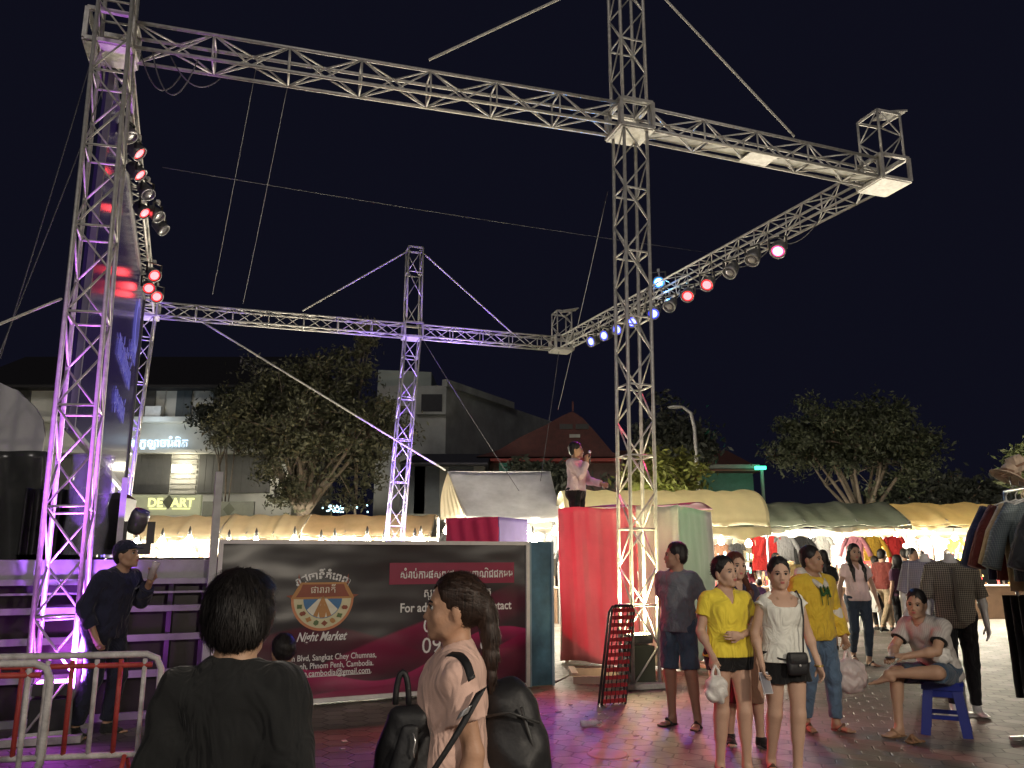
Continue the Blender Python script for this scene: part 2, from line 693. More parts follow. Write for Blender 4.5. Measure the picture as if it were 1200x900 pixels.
truss('truss_mast', 'short violet tinged truss mast above the far beam, a strap to either side', up_to(nCF, z1), Vector((topCF.x, nCF.y, topCF.z)), w=0.42, twist=dirA, panel=0.7, group='masts on the stage frame')


def beam(label, a, b_, ga, gb, rep=0):
    d = (b_ - a).normalized()
    return truss('truss_beam', label, up_to(a + d * ga, zc), up_to(b_ - d * gb, zc), panel=0.46, rc=0.024)


beam('near beam of the frame from the magenta left tower to the tall centre tower', nL, nC, 0.26, 0.22)
bCR = beam('near beam of the frame from the tall centre tower to the right corner', nC, nR, 0.22, 0.26)
beam('far beam of the frame left of the far violet tower', nLF, nCF, 0.26, 0.24)
beam('far beam of the frame between the far violet tower and the far right corner', nCF, nRF, 0.24, 0.26)
bRR = beam('side beam on the right carrying blue, red and pink stage lamps', nR, nRF, 0.3, 0.3)
bLL = beam('side beam on the left above the hanging screen with red stage lamps', nL, nLF, 0.3, 0.3)


def sleeve(label, n_, w=0.5, cat='truss corner'):
    """corner block: welded square frame with sheet plates"""
    root = thing('truss_corner', label, cat, up_to(n_, HB - 0.03), 0, 'corner blocks of the stage frame')
    M3 = Matrix.Rotation(angA, 3, 'Z')
    h = w / 2
    z0, z1_ = HB - 0.03, HB + TW + 0.03
    m_ = MB()
    cs = [M3 @ Vector((a * h, b_ * h, 0)) + Vector((n_.x, n_.y, 0)) for a, b_ in ((-1, -1), (1, -1), (1, 1), (-1, 1))]
    for c in cs:
        m_.bar(up_to(c, z0), up_to(c, z1_), 0.05, 0.05, up=dirA)
    for z in (z0, z1_):
        for k in range(4):
            m_.bar(up_to(cs[k], z), up_to(cs[(k + 1) % 4], z), 0.052, 0.048)
    m_.build('frame', M_STEEL, root)
    MB().box((n_.x, n_.y, z0 - 0.03), (w * 0.98, w * 0.98, 0.012), angA).build('bottom_plate', M_STEEL, root)
    return root


sleeve('corner block over the magenta left tower', nL)
sleeve('corner block clamped round the tall centre tower', nC)
sleeve('corner block where the far left tower carries two beams', nLF)
sleeve('corner block clamped round the far violet tower', nCF)
cR = sleeve('near right corner block hanging free at the end of the beam', nR, 0.56)
cRF = sleeve('far right corner block at the end of the blue lamps', nRF, 0.56)
for n_, c_, hh_ in ((nR, 'near right', 0.85), (nRF, 'far right', 0.8)):
    q = n_ + dirA * 0.02
    truss('corner_cage', 'short upright truss cage with a pulley plate over the %s corner block' % c_, up_to(q, z1 + 0.02), up_to(q, z1 + hh_), w=0.46, panel=0.4,
          twist=dirA, rc=0.02, group='upright cages over the free corners', cat='truss cage')
    m_ = MB().bar(up_to(q, z1 + hh_ + 0.04), up_to(q, z1 + hh_ + 0.04) + dirA * 0.5 + Vector((0, 0, 0.12)), 0.3, 0.03)
    tag(m_.build('pulley_plate', M_STEEL), 'tilted steel plate on top of the %s cage' % c_, 'plate', 'plates on the cages')

# cable tray lying in the bottom of the right half of the near beam
root = thing('cable_tray', 'pale cable tray lying inside the right half of the near beam', 'tray', up_to(nC, HB))
d = (nR - nC).normalized()
m_ = MB()
for i in range(5):
    a = nC + d * (0.35 + i * 0.95); b_ = a + d * 0.9
    m_.bar(up_to(a, HB + 0.05), up_to(b_, HB + 0.05 + 0.01 * (i % 2)), 0.26, 0.012)
m_.build('tray_sheet', mat('dull white sheet', (0.5, 0.5, 0.48), 0.6, 0, 0.2), root)
MB().bar(up_to(nC + d * 2.0, HB - 0.01), up_to(nC + d * 2.5, HB - 0.01), 0.36, 0.014).build('joint_plate', M_STEEL, root)


def strap(name, label, a, b_, r_=0.018, m_=None, sag=0.0, cat='strap', group=None):
    a, b_ = Vector(a), Vector(b_)
    pts = []
    for i in range(13):
        t = i / 12
        p = a.lerp(b_, t)
        p.z -= sag * 4 * t * (1 - t)
        pts.append(p)
    return tag(MB().tube(pts, r_, 6).build(name, m_ or M_ROPE, None, True), label, cat, group)


ORD_ = ['first', 'second', 'third', 'fourth', 'fifth']
gs = 'guy straps of the stage frame'
strap('guy_strap', 'pale strap from the near beam up to the mast, left of the mast', P(503, 70, nC.y - 0.8), P(700, -22, nC.y - 0.05), group=gs)
strap('guy_strap', 'pale strap from the mast down to the near beam, right of the mast', P(760, -22, nC.y), P(931, 160, nC.y + 0.9), group=gs)
strap('guy_strap', 'pale strap from the far mast down to its left', P(480, 293, nCF.y), P(355, 364, nCF.y - 1.4), 0.022, group=gs)
strap('guy_strap', 'pale strap from the far mast down to its right', P(492, 293, nCF.y), P(600, 390, nCF.y + 0.7), 0.022, group=gs)
strap('guy_strap', 'long pale strap sloping from the far left corner to the grey gable tent', P(235, 376, nLF.y + 0.6), P(522, 551, 20.4), 0.025, group=gs)
strap('guy_strap', 'pale strap tied to the magenta tower and leaving the picture at left', P(72, 350, bL.y + 0.2), P(-30, 392, bL.y - 0.6), 0.014, group=gs)
wires = [((340, 85, 10), (285, 355, 18.5), 'long thin wire hanging left of centre under the near beam'),
         ((300, 80, 10), (249, 345, 18.5), 'long thin wire hanging just left of its twin under the near beam'),
         ((110, 60, 8.6), (0, 420, 7.5), 'thin wire slanting down from the magenta tower at left'),
         ((122, 100, 8.6), (-8, 432, 7.3), 'thinner second wire beside the slanting one at left'),
         ((190, 196, 12), (830, 296, 20), 'thin cable crossing the night sky between the side beams'),
         ((712, 225, 11), (654, 480, 20), 'upper thin wire left of the tall centre tower'),
         ((497, 400, 21), (618, 590, 20.6), 'thin guy wire from the far tower to the grey tent roof'),
         ((655, 412, 22.9), (628, 600, 20.5), 'thin wire from the far right corner down to the tent')]
for a, b_, lb in wires:
    strap('wire', lb, P(*a), P(*b_), 0.005 if a[2] < 15 else 0.009, M_WIRE, 0.05, 'wire', 'thin wires strung from the stage frame')

# ------------------------------------------------------------------ stage lamps
M_PAR = mat('cast lamp body', (0.20, 0.20, 0.21), 0.4, 0.5, 0.25, 20)


def par(label, pos, aim, col, on=True, power=120, size=40, scale=1.0, lens=12):
    """par can: tapered body, yoke, clamp and lens"""
    pos, aim = Vector(pos), Vector(aim)
    root = thing('stage_lamp', label, 'stage lamp', pos, 0, 'par stage lamps')
    d = (aim - pos).normalized()
    q = d.to_track_quat('Z', 'Y').to_matrix()
    s = scale
    can = MB().lathe([(0.05 * s, -0.2 * s), (0.085 * s, -0.17 * s), (0.115 * s, -0.02 * s), (0.12 * s, 0.06 * s), (0.105 * s, 0.06 * s), (0.10 * s, 0.02 * s)], (0, 0, 0), q).build('can', M_PAR, root, True, True)
    lc = {(1.0, 0.02, 0.085): (1.0, 0.022, 0.028), (0.10, 0.08, 1.0): (0.05, 0.07, 1.0), (1.0, 0.05, 0.38): (1.0, 0.08, 0.25)}.get(col, col)
    face = [glow('lens halo rim %s' % str(col), lc, 1.6), glow('lens core %s' % str(col), tuple(0.035 + 0.965 * x for x in lc), lens)] if on else mat('dead lens', (0.25, 0.25, 0.27), 0.15, 0.3)  # saturated outer ring stands in for the halo round the bright core
    ln = MB().lathe([(0.099 * s, 0.022 * s), (0.094 * s, 0.034 * s), (0.075 * s, 0.040 * s)], (0, 0, 0), q)
    ln.mi = 1 if on else 0
    ln.lathe([(0.075 * s, 0.0405 * s), (0.05 * s, 0.045 * s), (0.001, 0.047 * s)], (0, 0, 0), q)
    ln.build('lens', face, can, True, True)
    m_ = MB()
    side = q @ Vector((1, 0, 0))
    if abs(side.z) > 0.5:
        side = q @ Vector((0, 1, 0))
    for t in (-1, 1):
        m_.bar(side * 0.128 * s * t, side * 0.128 * s * t + Vector((0, 0, 0.2 * s)), 0.012, 0.035)
    m_.bar(side * -0.135 * s + Vector((0, 0, 0.2 * s)), side * 0.135 * s + Vector((0, 0, 0.2 * s)), 0.035, 0.014)
    m_.build('yoke', M_DARKMETAL, root, False, True)
    MB().box((0, 0, 0.235 * s), (0.05, 0.06, 0.07)).build('clamp', M_STEEL, root, False, True)
    if on and power:
        spot(pos + d * 0.07 * s, aim, col, power, size, 0.8)
    return root


RED, BLUE, PINK, CYAN = (1.0, 0.02, 0.085), (0.10, 0.08, 1.0), (1.0, 0.05, 0.38), (0.05, 0.30, 1.0)
stage_mid = Vector((-1.5, 14.5, 1.7))
booth_aim = Vector((1.4, 12.6, 0.95))
lh = lambda a, b_, t, dz=-0.24: up_to(a.lerp(b_, t), HB + dz)


def lamp_at(px, py, a, b_, off=0.0):
    """spot on the beam a-b in the direction of that pixel"""
    r = ray(px, py)
    d = b_ - a
    # solve (r*s).xy on line a + d t
    den = r.x * (-d.y) + d.x * r.y
    s = (a.x * (-d.y) + d.x * a.y) / den
    return Vector((0, 0, CAMZ)) + r * s


for (px, py, lb, on, aim, pw) in [
        (161, 178, 'topmost lit red lamp on the left side beam', True, booth_aim + Vector((0.1, -0.5, 0.3)), 420),
        (162, 203, 'second lit red lamp from the top on the left side beam', True, booth_aim + Vector((-0.1, 0, 0)), 420),
        (168, 248, 'third lit red lamp from the top on the left side beam', True, Vector((1.2, 12.0, 0.2)), 400),
        (180, 322, 'upper lamp of the red cluster at the far left corner', True, Vector((1.0, 9.5, 0)), 700),
        (174, 337, 'middle lamp of the red cluster at the far left corner', True, Vector((-1.2, 8.3, 0)), 700),
        (183, 347, 'lowest lamp of the red cluster at the far left corner', True, Vector((0.2, 9.0, 0)), 700),
        (172, 226, 'dark lamp between the second and third lit red ones', False, Vector((0, 10, 0)), 0),
        (184, 252, 'dark lamp just right of the third lit red one', False, Vector((2, 12, 0)), 0),
        (190, 268, 'lowest dark lamp under the third lit red one', False, Vector((2, 14, 0)), 0),
        (150, 158, 'uppermost dark lamp over all the red ones on the left', False, Vector((0, 10, 0)), 0)]:
    p = G(px, py, HB - 0.34)
    par(lb, p, aim, RED, on, pw * 3.6, 17 if py < 300 else 26, 1.0 if py < 300 else 1.2, 11)
scr = Vector((-6.2, 12.5, 3.4))
for (px, py, lb, on, col, aim, pw) in [
        (912, 293, 'lit pink lamp nearest the free right corner', True, PINK, Vector((1.2, 8.5, 0)), 260),
        (882, 303, 'dark lamp next to the lit pink one', False, PINK, Vector((0, 11, 0)), 0),
        (856, 318, 'dark lamp between a red lamp and another dark one', False, PINK, Vector((-1, 11, 0)), 0),
        (829, 333, 'right one of two lit red lamps on the right side beam', True, RED, Vector((-1.0, 8.2, 0)), 650),
        (806, 346, 'left one of two lit red lamps on the right side beam', True, RED, Vector((0.9, 9.0, 0)), 450),
        (785, 358, 'dark lamp between the red and the blue lamps', False, RED, Vector((-1, 11, 0)), 0),
        (766, 367, 'first blue lamp counted from the red ones', True, BLUE, Vector((0, 7.5, 0)), 350),
        (741, 377, 'blue lamp seen through the tall centre tower', True, BLUE, Vector((-1.5, 7, 0)), 350),
        (724, 386, 'blue lamp just left of the tall centre tower', True, BLUE, Vector((-5, 10, 2)), 300),
        (709, 393, 'second blue lamp left of the tall centre tower', True, BLUE, Vector((-6, 12, 3.4)), 450),
        (694, 400, 'blue lamp nearest the far right corner', True, BLUE, Vector((-7, 14, 3.2)), 450)]:
    p = lamp_at(px, py, nR + Vector((-0.3, 0, 0)), nRF + Vector((-0.3, 0, 0)))
    par(lb, p, aim, col, on, pw * 3, 26, 1.25, 12)
p = lamp_at(772, 331, nR, nRF)
par('large bright light blue lamp raised above the right side beam', p, (0, 2.0, 1.6), CYAN, True, 700, 60, 1.3, 30)
MB_ = MB().tube([p + Vector((0, 0, 0.3)), p + Vector((0.1, 0.1, -0.35))], 0.02)
tag(MB_.build('lamp_bracket', M_STEEL), 'thin upright bracket holding the large light blue lamp', 'bracket')


def flood(label, loc, col, power, aim=(0, 0, 8), es=60, size=95, tilt=None):
    root = thing('floodlight', label, 'floodlight', loc, angA, 'floodlights at the feet of the towers')
    MB().box((0, 0, 0.07), (0.30, 0.20, 0.10)).build('housing', M_DARKMETAL, root, False, True)
    MB().box((0, 0, 0.126), (0.25, 0.16, 0.008)).build('lens', glow(label[:12] + str(col), col, es), root, False, True)
    MB().bar((-0.17, 0, 0.0), (-0.17, 0, 0.1), 0.012, 0.04).bar((0.17, 0, 0.0), (0.17, 0, 0.1), 0.012, 0.04).box((0, 0, 0.006), (0.35, 0.04, 0.012)).build('bracket', M_STEEL, root, False, True)
    spot(Vector(loc) + Vector((0, 0, 0.16)), Vector(loc) + Vector(aim), col, power, size, 0.6, 0.08)
    return root


flood('magenta floodlight inside the near left tower', bL + Vector((0, 0.0, 0.36)), (0.60, 0.14, 1.0), 2200, (nL.x - bL.x, nL.y - bL.y, 7.4), 40, 24)
tag(MB().box((bL.x, bL.y, 0.2), (0.3, 0.26, 0.3), angA).build('crate', M_BLACK), 'black crate under the magenta floodlight', 'crate')
point(bL + Vector((0.02, -0.05, 0.62)), (0.70, 0.10, 1.0), 16, 0.05)
flood('warm white floodlight inside the tall centre tower', bC + Vector((0.0, 0.0, 0.50)), (1.0, 0.86, 0.45), 420, (0.5, 0.4, 5), 60, 110)
point(bC + Vector((0.02, 0.02, 0.78)), (1.0, 0.86, 0.45), 42, 0.05)
tag(MB().box((bC.x, bC.y, 0.28), (0.3, 0.28, 0.42), angA).build('crate', mat('dark green crate', (0.05, 0.06, 0.04), 0.7)), 'dark green crate under the warm floodlight', 'crate')
flood('violet floodlight at the foot of the far violet tower', bCF + Vector((0, -0.0, 0.10)), (0.24, 0.10, 1.0), 4500, (nCF.x - bCF.x, nCF.y - bCF.y, 7.6), 30, 30)
flood('violet floodlight at the foot of the far left tower', bLF + Vector((0, -0.0, 0.10)), (0.22, 0.11, 1.0), 4000, (nLF.x - bLF.x, nLF.y - bLF.y, 7.6), 30, 30)
spot(up_to(bCF + Vector((0.3, -2.4, 0)), 1.75), up_to(nCF, 6.0), (0.24, 0.09, 1.0), 3800, 50)  # extra violet spot without a fixture, added to brighten the far tower
spot(up_to(bLF + Vector((0.9, -2.4, 0)), 1.75), up_to(nLF, 5.0), (0.24, 0.09, 1.0), 3000, 50)  # same kind of added, unseen spot for the far left tower
spot(bL + Vector((0.25, -0.15, 0.45)), up_to(nL.lerp(nLF, 0.35), 7.0), (0.40, 0.12, 1.0), 1500, 50)

# assumed fill lamps out of view, added with their poles to light the people
for i, (x, y, z, pw) in enumerate(((4.6, -1.6, 3.6, 1000), (-2.6, -3.0, 4.4, 130), (8.2, 3.0, 3.4, 260))):
    point((x, y, z), (1.0, 0.87, 0.70), pw, 0.18)
    r_ = thing('added_fill_lamp', ('added bare fill lamp on a pole right of the photographer', 'added bare fill lamp on a pole left of the photographer', 'added bare fill lamp on a pole beside the clothes rack')[i], 'lamp', (x, y, 0), 0, 'added fill lamps on poles out of view')
    MB().tube([(x + .35, y - .2, 0), (x + .35, y - .2, z + .3), (x, y, z + .34)], 0.03).build('pole', M_STEEL, r_, True)
    MB().lathe([(0.20, 0.18), (0.03, 0.34), (0.02, 0.34)], (x, y, z)).build('shade', M_WHITE, r_, True)

for i, (t, dz, ln_) in enumerate(((.12, .0, .10), (.22, .02, .12), (.34, .0, .13), (.47, .0, .12), (.60, .01, .10))):
    a = up_to(nR.lerp(nRF, t), HB - .02); b_ = up_to(nR.lerp(nRF, t + ln_), HB - .02)
    strap('lamp_cable', 'dark cable sagging under the right side beam, %s from its near end' % ORD_[i], a, b_, .008, M_WIRE, .22, 'cable', 'lamp cables under the side beam')
for i, (pa_, pb_, sg_) in enumerate((((165, 62), (212, 88), .35), (((178, 58)), (232, 70), .55), (((200, 66)), (258, 92), .25))):
    strap('loose_cable', 'loose cable looping under the left end of the near beam, %s one' % ('short', 'deepest', 'rightmost')[i], G(*pa_, HB + .02), G(*pb_, HB + .02), .008, M_WIRE, sg_, 'cable', 'loose cables at the left end')

# ------------------------------------------------------------------ stage, sign board, blue panel
F0, F1 = G(617, 808), G(350, 829)
eF = (F0 - F1); eF.z = 0; eF.normalize()
nF = Vector((eF.y, -eF.x, 0))            # towards the camera
angF = math.atan2(eF.y, eF.x)
zT = P(617, 637, F0.y).z


def on_front(px, back=0.0):
    """point of the stage front line seen in that pixel column"""
    r = ray(px, 650)
    o = F0 - nF * back
    # o + eF t = r s
    den = eF.x * r.y - eF.y * r.x
    t = (o.y * r.x - o.x * r.y) / den
    return o + eF * t


def zat(px, py, p):
    """height seen at that pixel at the distance of p"""
    return P(px, py, p.y).z


BL = on_front(258)
LB = (F0 - BL).length
sign = thing('market_banner', 'long dark market advertising banner with crest and pink swirls along the stage front', 'banner', BL)
MZ0, MZ1 = 0.06, zT


def B(u, z, out=0.0):
    """point on the banner: u metres from its left end, z height"""
    p = BL + eF * u
    return Vector((p.x, p.y, z)) + nF * out


# printed background: dark cloth with wine red folds (printed pattern)
pm = mat('printed banner vinyl', (0.03, 0.025, 0.03), 0.32, 0, 0)
nt = pm.node_tree
b = nt.nodes['Principled BSDF']
tc = nt.nodes.new('ShaderNodeTexCoord')
sx = nt.nodes.new('ShaderNodeSeparateXYZ'); nt.links.new(tc.outputs['UV'], sx.inputs[0])


def band(slope, off, amp, freq, width, c, prev, tail=0.25):
    """one printed fold: a curve v = off + slope*u + amp*sin(freq*u), fading below it"""
    m1 = mm('MULTIPLY', sx.outputs[0], bv=slope)
    m2 = mm('MULTIPLY', sx.outputs[0], bv=freq); m3 = mm('SINE', m2.outputs[0]); m4 = mm('MULTIPLY', m3.outputs[0], bv=amp)
    a = mm('ADD', m1.outputs[0], m4.outputs[0]); a = mm('ADD', a.outputs[0], bv=off)
    dd = mm('SUBTRACT', a.outputs[0], sx.outputs[1])
    r1 = nt.nodes.new('ShaderNodeMapRange'); r1.inputs['From Min'].default_value = 0.0; r1.inputs['From Max'].default_value = width
    nt.links.new(dd.outputs[0], r1.inputs['Value'])
    r2 = nt.nodes.new('ShaderNodeMapRange'); r2.inputs['From Min'].default_value = width; r2.inputs['From Max'].default_value = width + tail
    r2.inputs['To Min'].default_value = 1; r2.inputs['To Max'].default_value = 0.05
    nt.links.new(dd.outputs[0], r2.inputs['Value'])
    f = mm('MULTIPLY', r1.outputs[0], r2.outputs[0])
    mx = nt.nodes.new('ShaderNodeMix'); mx.data_type = 'RGBA'
    nt.links.new(f.outputs[0], mx.inputs[0])
    if prev is None:
        mx.inputs[6].default_value = (0.022, 0.02, 0.024, 1)
    else:
        nt.links.new(prev, mx.inputs[6])
    mx.inputs[7].default_value = (*c, 1)
    return mx.outputs[2]


c_ = band(0.10, 0.30, 0.14, 6.0, 0.02, (0.075, 0.007, 0.022), None, 0.30)
c_ = band(0.95, -0.12, 0.05, 5.0, 0.02, (0.20, 0.012, 0.055), c_, 0.26)
c_ = band(0.30, 0.05, 0.10, 9.0, 0.008, (0.34, 0.02, 0.10), c_, 0.12)
c_ = band(0.5, -0.16, 0.06, 7.0, 0.01, (0.22, 0.012, 0.06), c_, 0.10)
# plain black header of the print
gt = nt.nodes.new('ShaderNodeMapRange'); gt.inputs['From Min'].default_value = 0.50; gt.inputs['From Max'].default_value = 0.72
nt.links.new(sx.outputs[1], gt.inputs['Value'])
mx = nt.nodes.new('ShaderNodeMix'); mx.data_type = 'RGBA'
nt.links.new(gt.outputs[0], mx.inputs[0]); nt.links.new(c_, mx.inputs[6]); mx.inputs[7].default_value = (0.03, 0.028, 0.03, 1)
nt.links.new(mx.outputs[2], b.inputs['Base Color'])
nn = nt.nodes.new('ShaderNodeTexNoise'); nn.inputs['Scale'].default_value = 2.2
nt.links.new(tc.outputs['UV'], nn.inputs['Vector'])
bp = nt.nodes.new('ShaderNodeBump'); bp.inputs['Strength'].default_value = 0.55; bp.inputs['Distance'].default_value = 0.2
nt.links.new(nn.outputs['Fac'], bp.inputs['Height']); nt.links.new(bp.outputs[0], b.inputs['Normal'])

vin = MB().grid(lambda u, v: B(u * LB, MZ0 + v * (MZ1 - MZ0), 0.03), 24, 12, 0.02).build('printed_sheet', pm, sign)
uv = vin.data.uv_layers.new(name='UVMap')
for lp in vin.data.loops:
    co = vin.data.vertices[lp.vertex_index].co
    dlt = co.copy(); dlt.z = 0
    uv.data[lp.index].uv = (dlt.length / LB, (co.z - MZ0) / (MZ1 - MZ0))
m_ = MB()
for a, b_ in ((B(-0.02, MZ0), B(LB + .02, MZ0)), (B(-0.02, MZ1), B(LB + .02, MZ1)), (B(0, MZ0), B(0, MZ1)), (B(LB, MZ0), B(LB, MZ1))):
    m_.bar(a + nF * 0.035, b_ + nF * 0.035, 0.045, 0.045, up=nF)
m_.build('frame', mat('white steel frame', (0.62, 0.6, 0.58), 0.4), sign)
UP = Vector((0, 0, 1))
M_PR_W = mat('white print', (0.72, 0.72, 0.70), 0.5, 0, 0.05)
M_PR_P = mat('wine print band', (0.23, 0.008, 0.045), 0.45, 0, 0.05)


def bu(px, py):
    p = on_front(px)
    return (p - BL).dot(eF), zat(px, py, p)


def btext(body, px, py, size, m, **kw):
    u, z = bu(px, py)
    return text(body, size, B(u, z, 0.034), eF, UP, m, sign, extrude=0.0015, **kw)


u0, z0 = bu(456, 685); u1, z1_ = bu(601, 659)
MB().bar(B(u0, (z0 + z1_) / 2, 0.034), B(u1, (z0 + z1_) / 2, 0.034), 0.004, abs(z1_ - z0)).build('wine_band', M_PR_P, sign)


def bfit(body, pxa, pxb, py, lift=0.034, **kw):
    """line of lettering filling the given columns, middle of its x-height at row py"""
    (ua_, za_), (ub_, zb_2) = bu(pxa, py), bu(pxb, py)
    sz = 0.12
    o = text(body, sz, B((ua_ + ub_) / 2, (za_ + zb_2) / 2, lift), eF, UP, M_PR_W, sign, extrude=0.0015, fit=ub_ - ua_, **kw)
    zs = [v_.co.z for v_ in o.data.vertices]
    mid = (min(zs) + max(zs)) / 2
    o.data.transform(Matrix.Translation((0, 0, (za_ + zb_2) / 2 - mid)))
    return o


bfit('សំរាប់ការផ្សព្វផ្សាយពាណិជ្ជកម្ម'.replace('្', ''), 469, 599, 671, 0.040, bold=0.002, ystretch=1.25)
bfit('សូមទំនាក់ទំនងមក', 497, 574, 694, ystretch=1.1)
bfit('For advertise please contact', 470, 598, 712, bold=0.002, ystretch=1.15)
bfit('089      39', 497, 581, 731)
bfit('09       69', 496, 582, 754)
bfit('Night Market', 352, 410, 747, shear=0.45, bold=0.002, ystretch=1.35)
bfit('n Blvd, Sangkat Chey Chumnas,', 348, 444, 770, bold=0.001, ystretch=1.2)
bfit('Penh, Phnom Penh, Cambodia.', 350, 441, 779, bold=0.001, ystretch=1.2)
bfit('ision.cambodia@gmail.com.', 351, 439, 788, bold=0.001, ystretch=1.15)
ua, za = bu(352, 794); ub, zb = bu(438, 794)
MB().bar(B(ua, za, 0.036), B(ub, za, 0.036), 0.003, 0.006).build('underline', M_PR_W, sign)
# crest
cu, cz = bu(380, 701)
M_CR1 = mat('crest cream', (0.62, 0.58, 0.36), 0.5, 0, 0.1)
M_CR2 = mat('crest brown', (0.24, 0.06, 0.03), 0.5, 0, 0.1)
M_CR3 = mat('crest blue', (0.05, 0.17, 0.36), 0.5, 0, 0.1)
M_CR4 = mat('crest gold', (0.45, 0.22, 0.07), 0.5, 0, 0.1)
M_CR5 = mat('crest orange rim', (0.55, 0.22, 0.10), 0.5, 0, 0.2, 3)
M_CR6 = mat('crest pale', (0.75, 0.72, 0.58), 0.5, 0, 0.1)
M_CR7 = mat('crest green', (0.10, 0.16, 0.06), 0.5, 0, 0.1)


def flat(poly, m, lift, name):
    """flat printed shape on the banner, points relative to the crest centre"""
    n = len(poly)
    vs = [B(cu + x, cz + z, lift) for x, z in poly]
    return MB().add(vs, [tuple(range(n))]).build(name, m, sign)


def arcp(r0, a0, a1, n=24, cx=0.0, czz=0.0):
    return [(cx + r0 * math.cos(R(a0 + (a1 - a0) * i / n)), czz + r0 * math.sin(R(a0 + (a1 - a0) * i / n))) for i in range(n + 1)]


q = 0.345
flat(arcp(q, 180, 360), M_CR5, 0.033, 'crest_rim')
flat(arcp(q * 0.92, 180, 360), M_CR1, 0.035, 'crest_bowl')
flat(arcp(q * 0.62, 180, 360), M_CR3, 0.037, 'crest_sky')
flat(arcp(q * 0.60, 215, 325, 16) + [(0, q * 0.12)], M_CR6, 0.039, 'crest_light')
for a in (248, 270, 292):
    flat([(0, q * 0.1)] + [(q * 0.6 * math.cos(R(a + da)), q * 0.6 * math.sin(R(a + da))) for da in (-7, 7)], M_CR4, 0.041, 'crest_ray')
flat([(-q * 1.02, 0), (-q * 0.86, q * 0.28), (-q * 0.72, q * 0.50), (q * 0.72, q * 0.50), (q * 0.86, q * 0.28), (q * 1.02, 0), (q * 0.6, -0.005), (-q * 0.6, -0.005)], M_CR4, 0.039, 'crest_roof')
flat([(-q * 0.86, q * 0.05), (-q * 0.72, q * 0.28), (-q * 0.66, q * 0.44), (q * 0.66, q * 0.44), (q * 0.72, q * 0.28), (q * 0.86, q * 0.05)], M_CR2, 0.041, 'crest_roof_face')
for s_ in (-1, 1):
    flat([(s_ * q * 0.70, q * 0.46), (s_ * q * 0.80, q * 0.78), (s_ * q * 0.82, q * 0.46)], M_CR2, 0.037, 'crest_finial')
    flat([(s_ * q * 0.98, q * 0.0), (s_ * q * 1.16, q * 0.10), (s_ * q * 0.94, q * 0.12)], M_CR2, 0.037, 'crest_finial')
# little figure and produce marks round the bowl
flat([(-.03, -.20), (-.045, -.12), (-.02, -.07), (-.02, -.02), (0, .03), (.02, -.02), (.02, -.07), (.045, -.12), (.03, -.20)], M_CR4, 0.043, 'crest_figure')
for k, a in enumerate((198, 216, 236, 256, 276, 296, 316, 338)):
    x, z = q * 0.77 * math.cos(R(a)), q * 0.77 * math.sin(R(a))
    flat([(x + (0.026 + 0.012 * (j % 2)) * math.cos(j * 0.785 + k), z + (0.02 + 0.012 * ((j + k) % 2)) * math.sin(j * 0.785 + k)) for j in range(8)], (M_CR7, M_CR2, M_CR4)[k % 3], 0.043, 'crest_emblem')
pt = B(cu, cz + q * 0.17, 0.044)
text('ផារារាតី', 0.105, pt, eF, UP, M_CR6, sign, extrude=0.001)
pt = B(cu, cz + q * 0.62, 0.036)
text('រាជធានីភំេពញ', 0.115, pt, eF, UP, M_PR_W, sign, extrude=0.001, bend=0.55, bold=0.003)

# blue panel right of the banner
q0, q1 = on_front(620), on_front(646)
bpn = thing('panel', 'blue painted steel panel at the right end of the market banner', 'panel', q0)
MB().bar(q0 + UP * 0.9 + nF * 0.02, q1 + UP * 0.9 + nF * 0.02, 0.03, 1.72).build('sheet', mat('worn blue paint', (0.045, 0.12, 0.19), 0.45, 0.1, 0.45, 3, 0.3, 8), bpn)
MB().bar(q0 + UP * 0.03 + nF * 0.03, q0 + UP * 1.77 + nF * 0.03, 0.03, 0.03).bar(q1 + UP * 0.03 + nF * 0.03, q1 + UP * 1.77 + nF * 0.03, 0.03, 0.03).build('edge_frame', mat('pale blue edge', (0.25, 0.34, 0.4), 0.4), bpn)

# stage behind
stg = thing('stage', 'raised stage with a grey skirt, pale ledge bars and black sides behind the banner', 'stage', on_front(400, 0.2))
sA, sB = on_front(-10, 0.12), on_front(651, 0.12)
DEP = 8.2
bk = -nF * DEP
ZS = 1.60
m_ = MB().add([up_to(sA, ZS), up_to(sB, ZS), up_to(sB + bk, ZS), up_to(sA + bk, ZS)], [(0, 1, 2, 3)])
m_.add([up_to(sA, ZS - .05), up_to(sB, ZS - .05), up_to(sB + bk, ZS - .05), up_to(sA + bk, ZS - .05)], [(3, 2, 1, 0)])
m_.build('deck', mat('stage boards', (0.10, 0.10, 0.11), 0.35, 0, 0.3, 4), stg)
pL, pR = on_front(100, 0.10), on_front(256, 0.10)
M_SK = mat('grey stage skirt', (0.30, 0.30, 0.31), 0.5, 0, 0.2, 5)
m_ = MB()
z_mid = zat(200, 658, pL)
m_.bar(up_to(sA, ZS - 0.16), up_to(sB, ZS - 0.16), 0.03, 0.22)
m_.build('fascia', M_SK, stg)
for py, h_ in ((681, 0.055), (694, 0.02), (713, 0.06), (747, 0.065), (789, 0.07), (838, 0.07)):
    z = zat(200, py, on_front(200))
    MB().bar(up_to(sA + nF * 0.03, z), up_to(pR + nF * 0.03, z), 0.05, h_).build('ledge_bar', M_SK, stg)
MB().bar(up_to(sA - nF * 0.12, 0.7), up_to(sB - nF * 0.12, 0.7), 0.02, 1.36).build('back_sheet', pm if False else mat('dark glossy sheet', (0.035, 0.028, 0.03), 0.3, 0, 0.5, 1.5), stg)
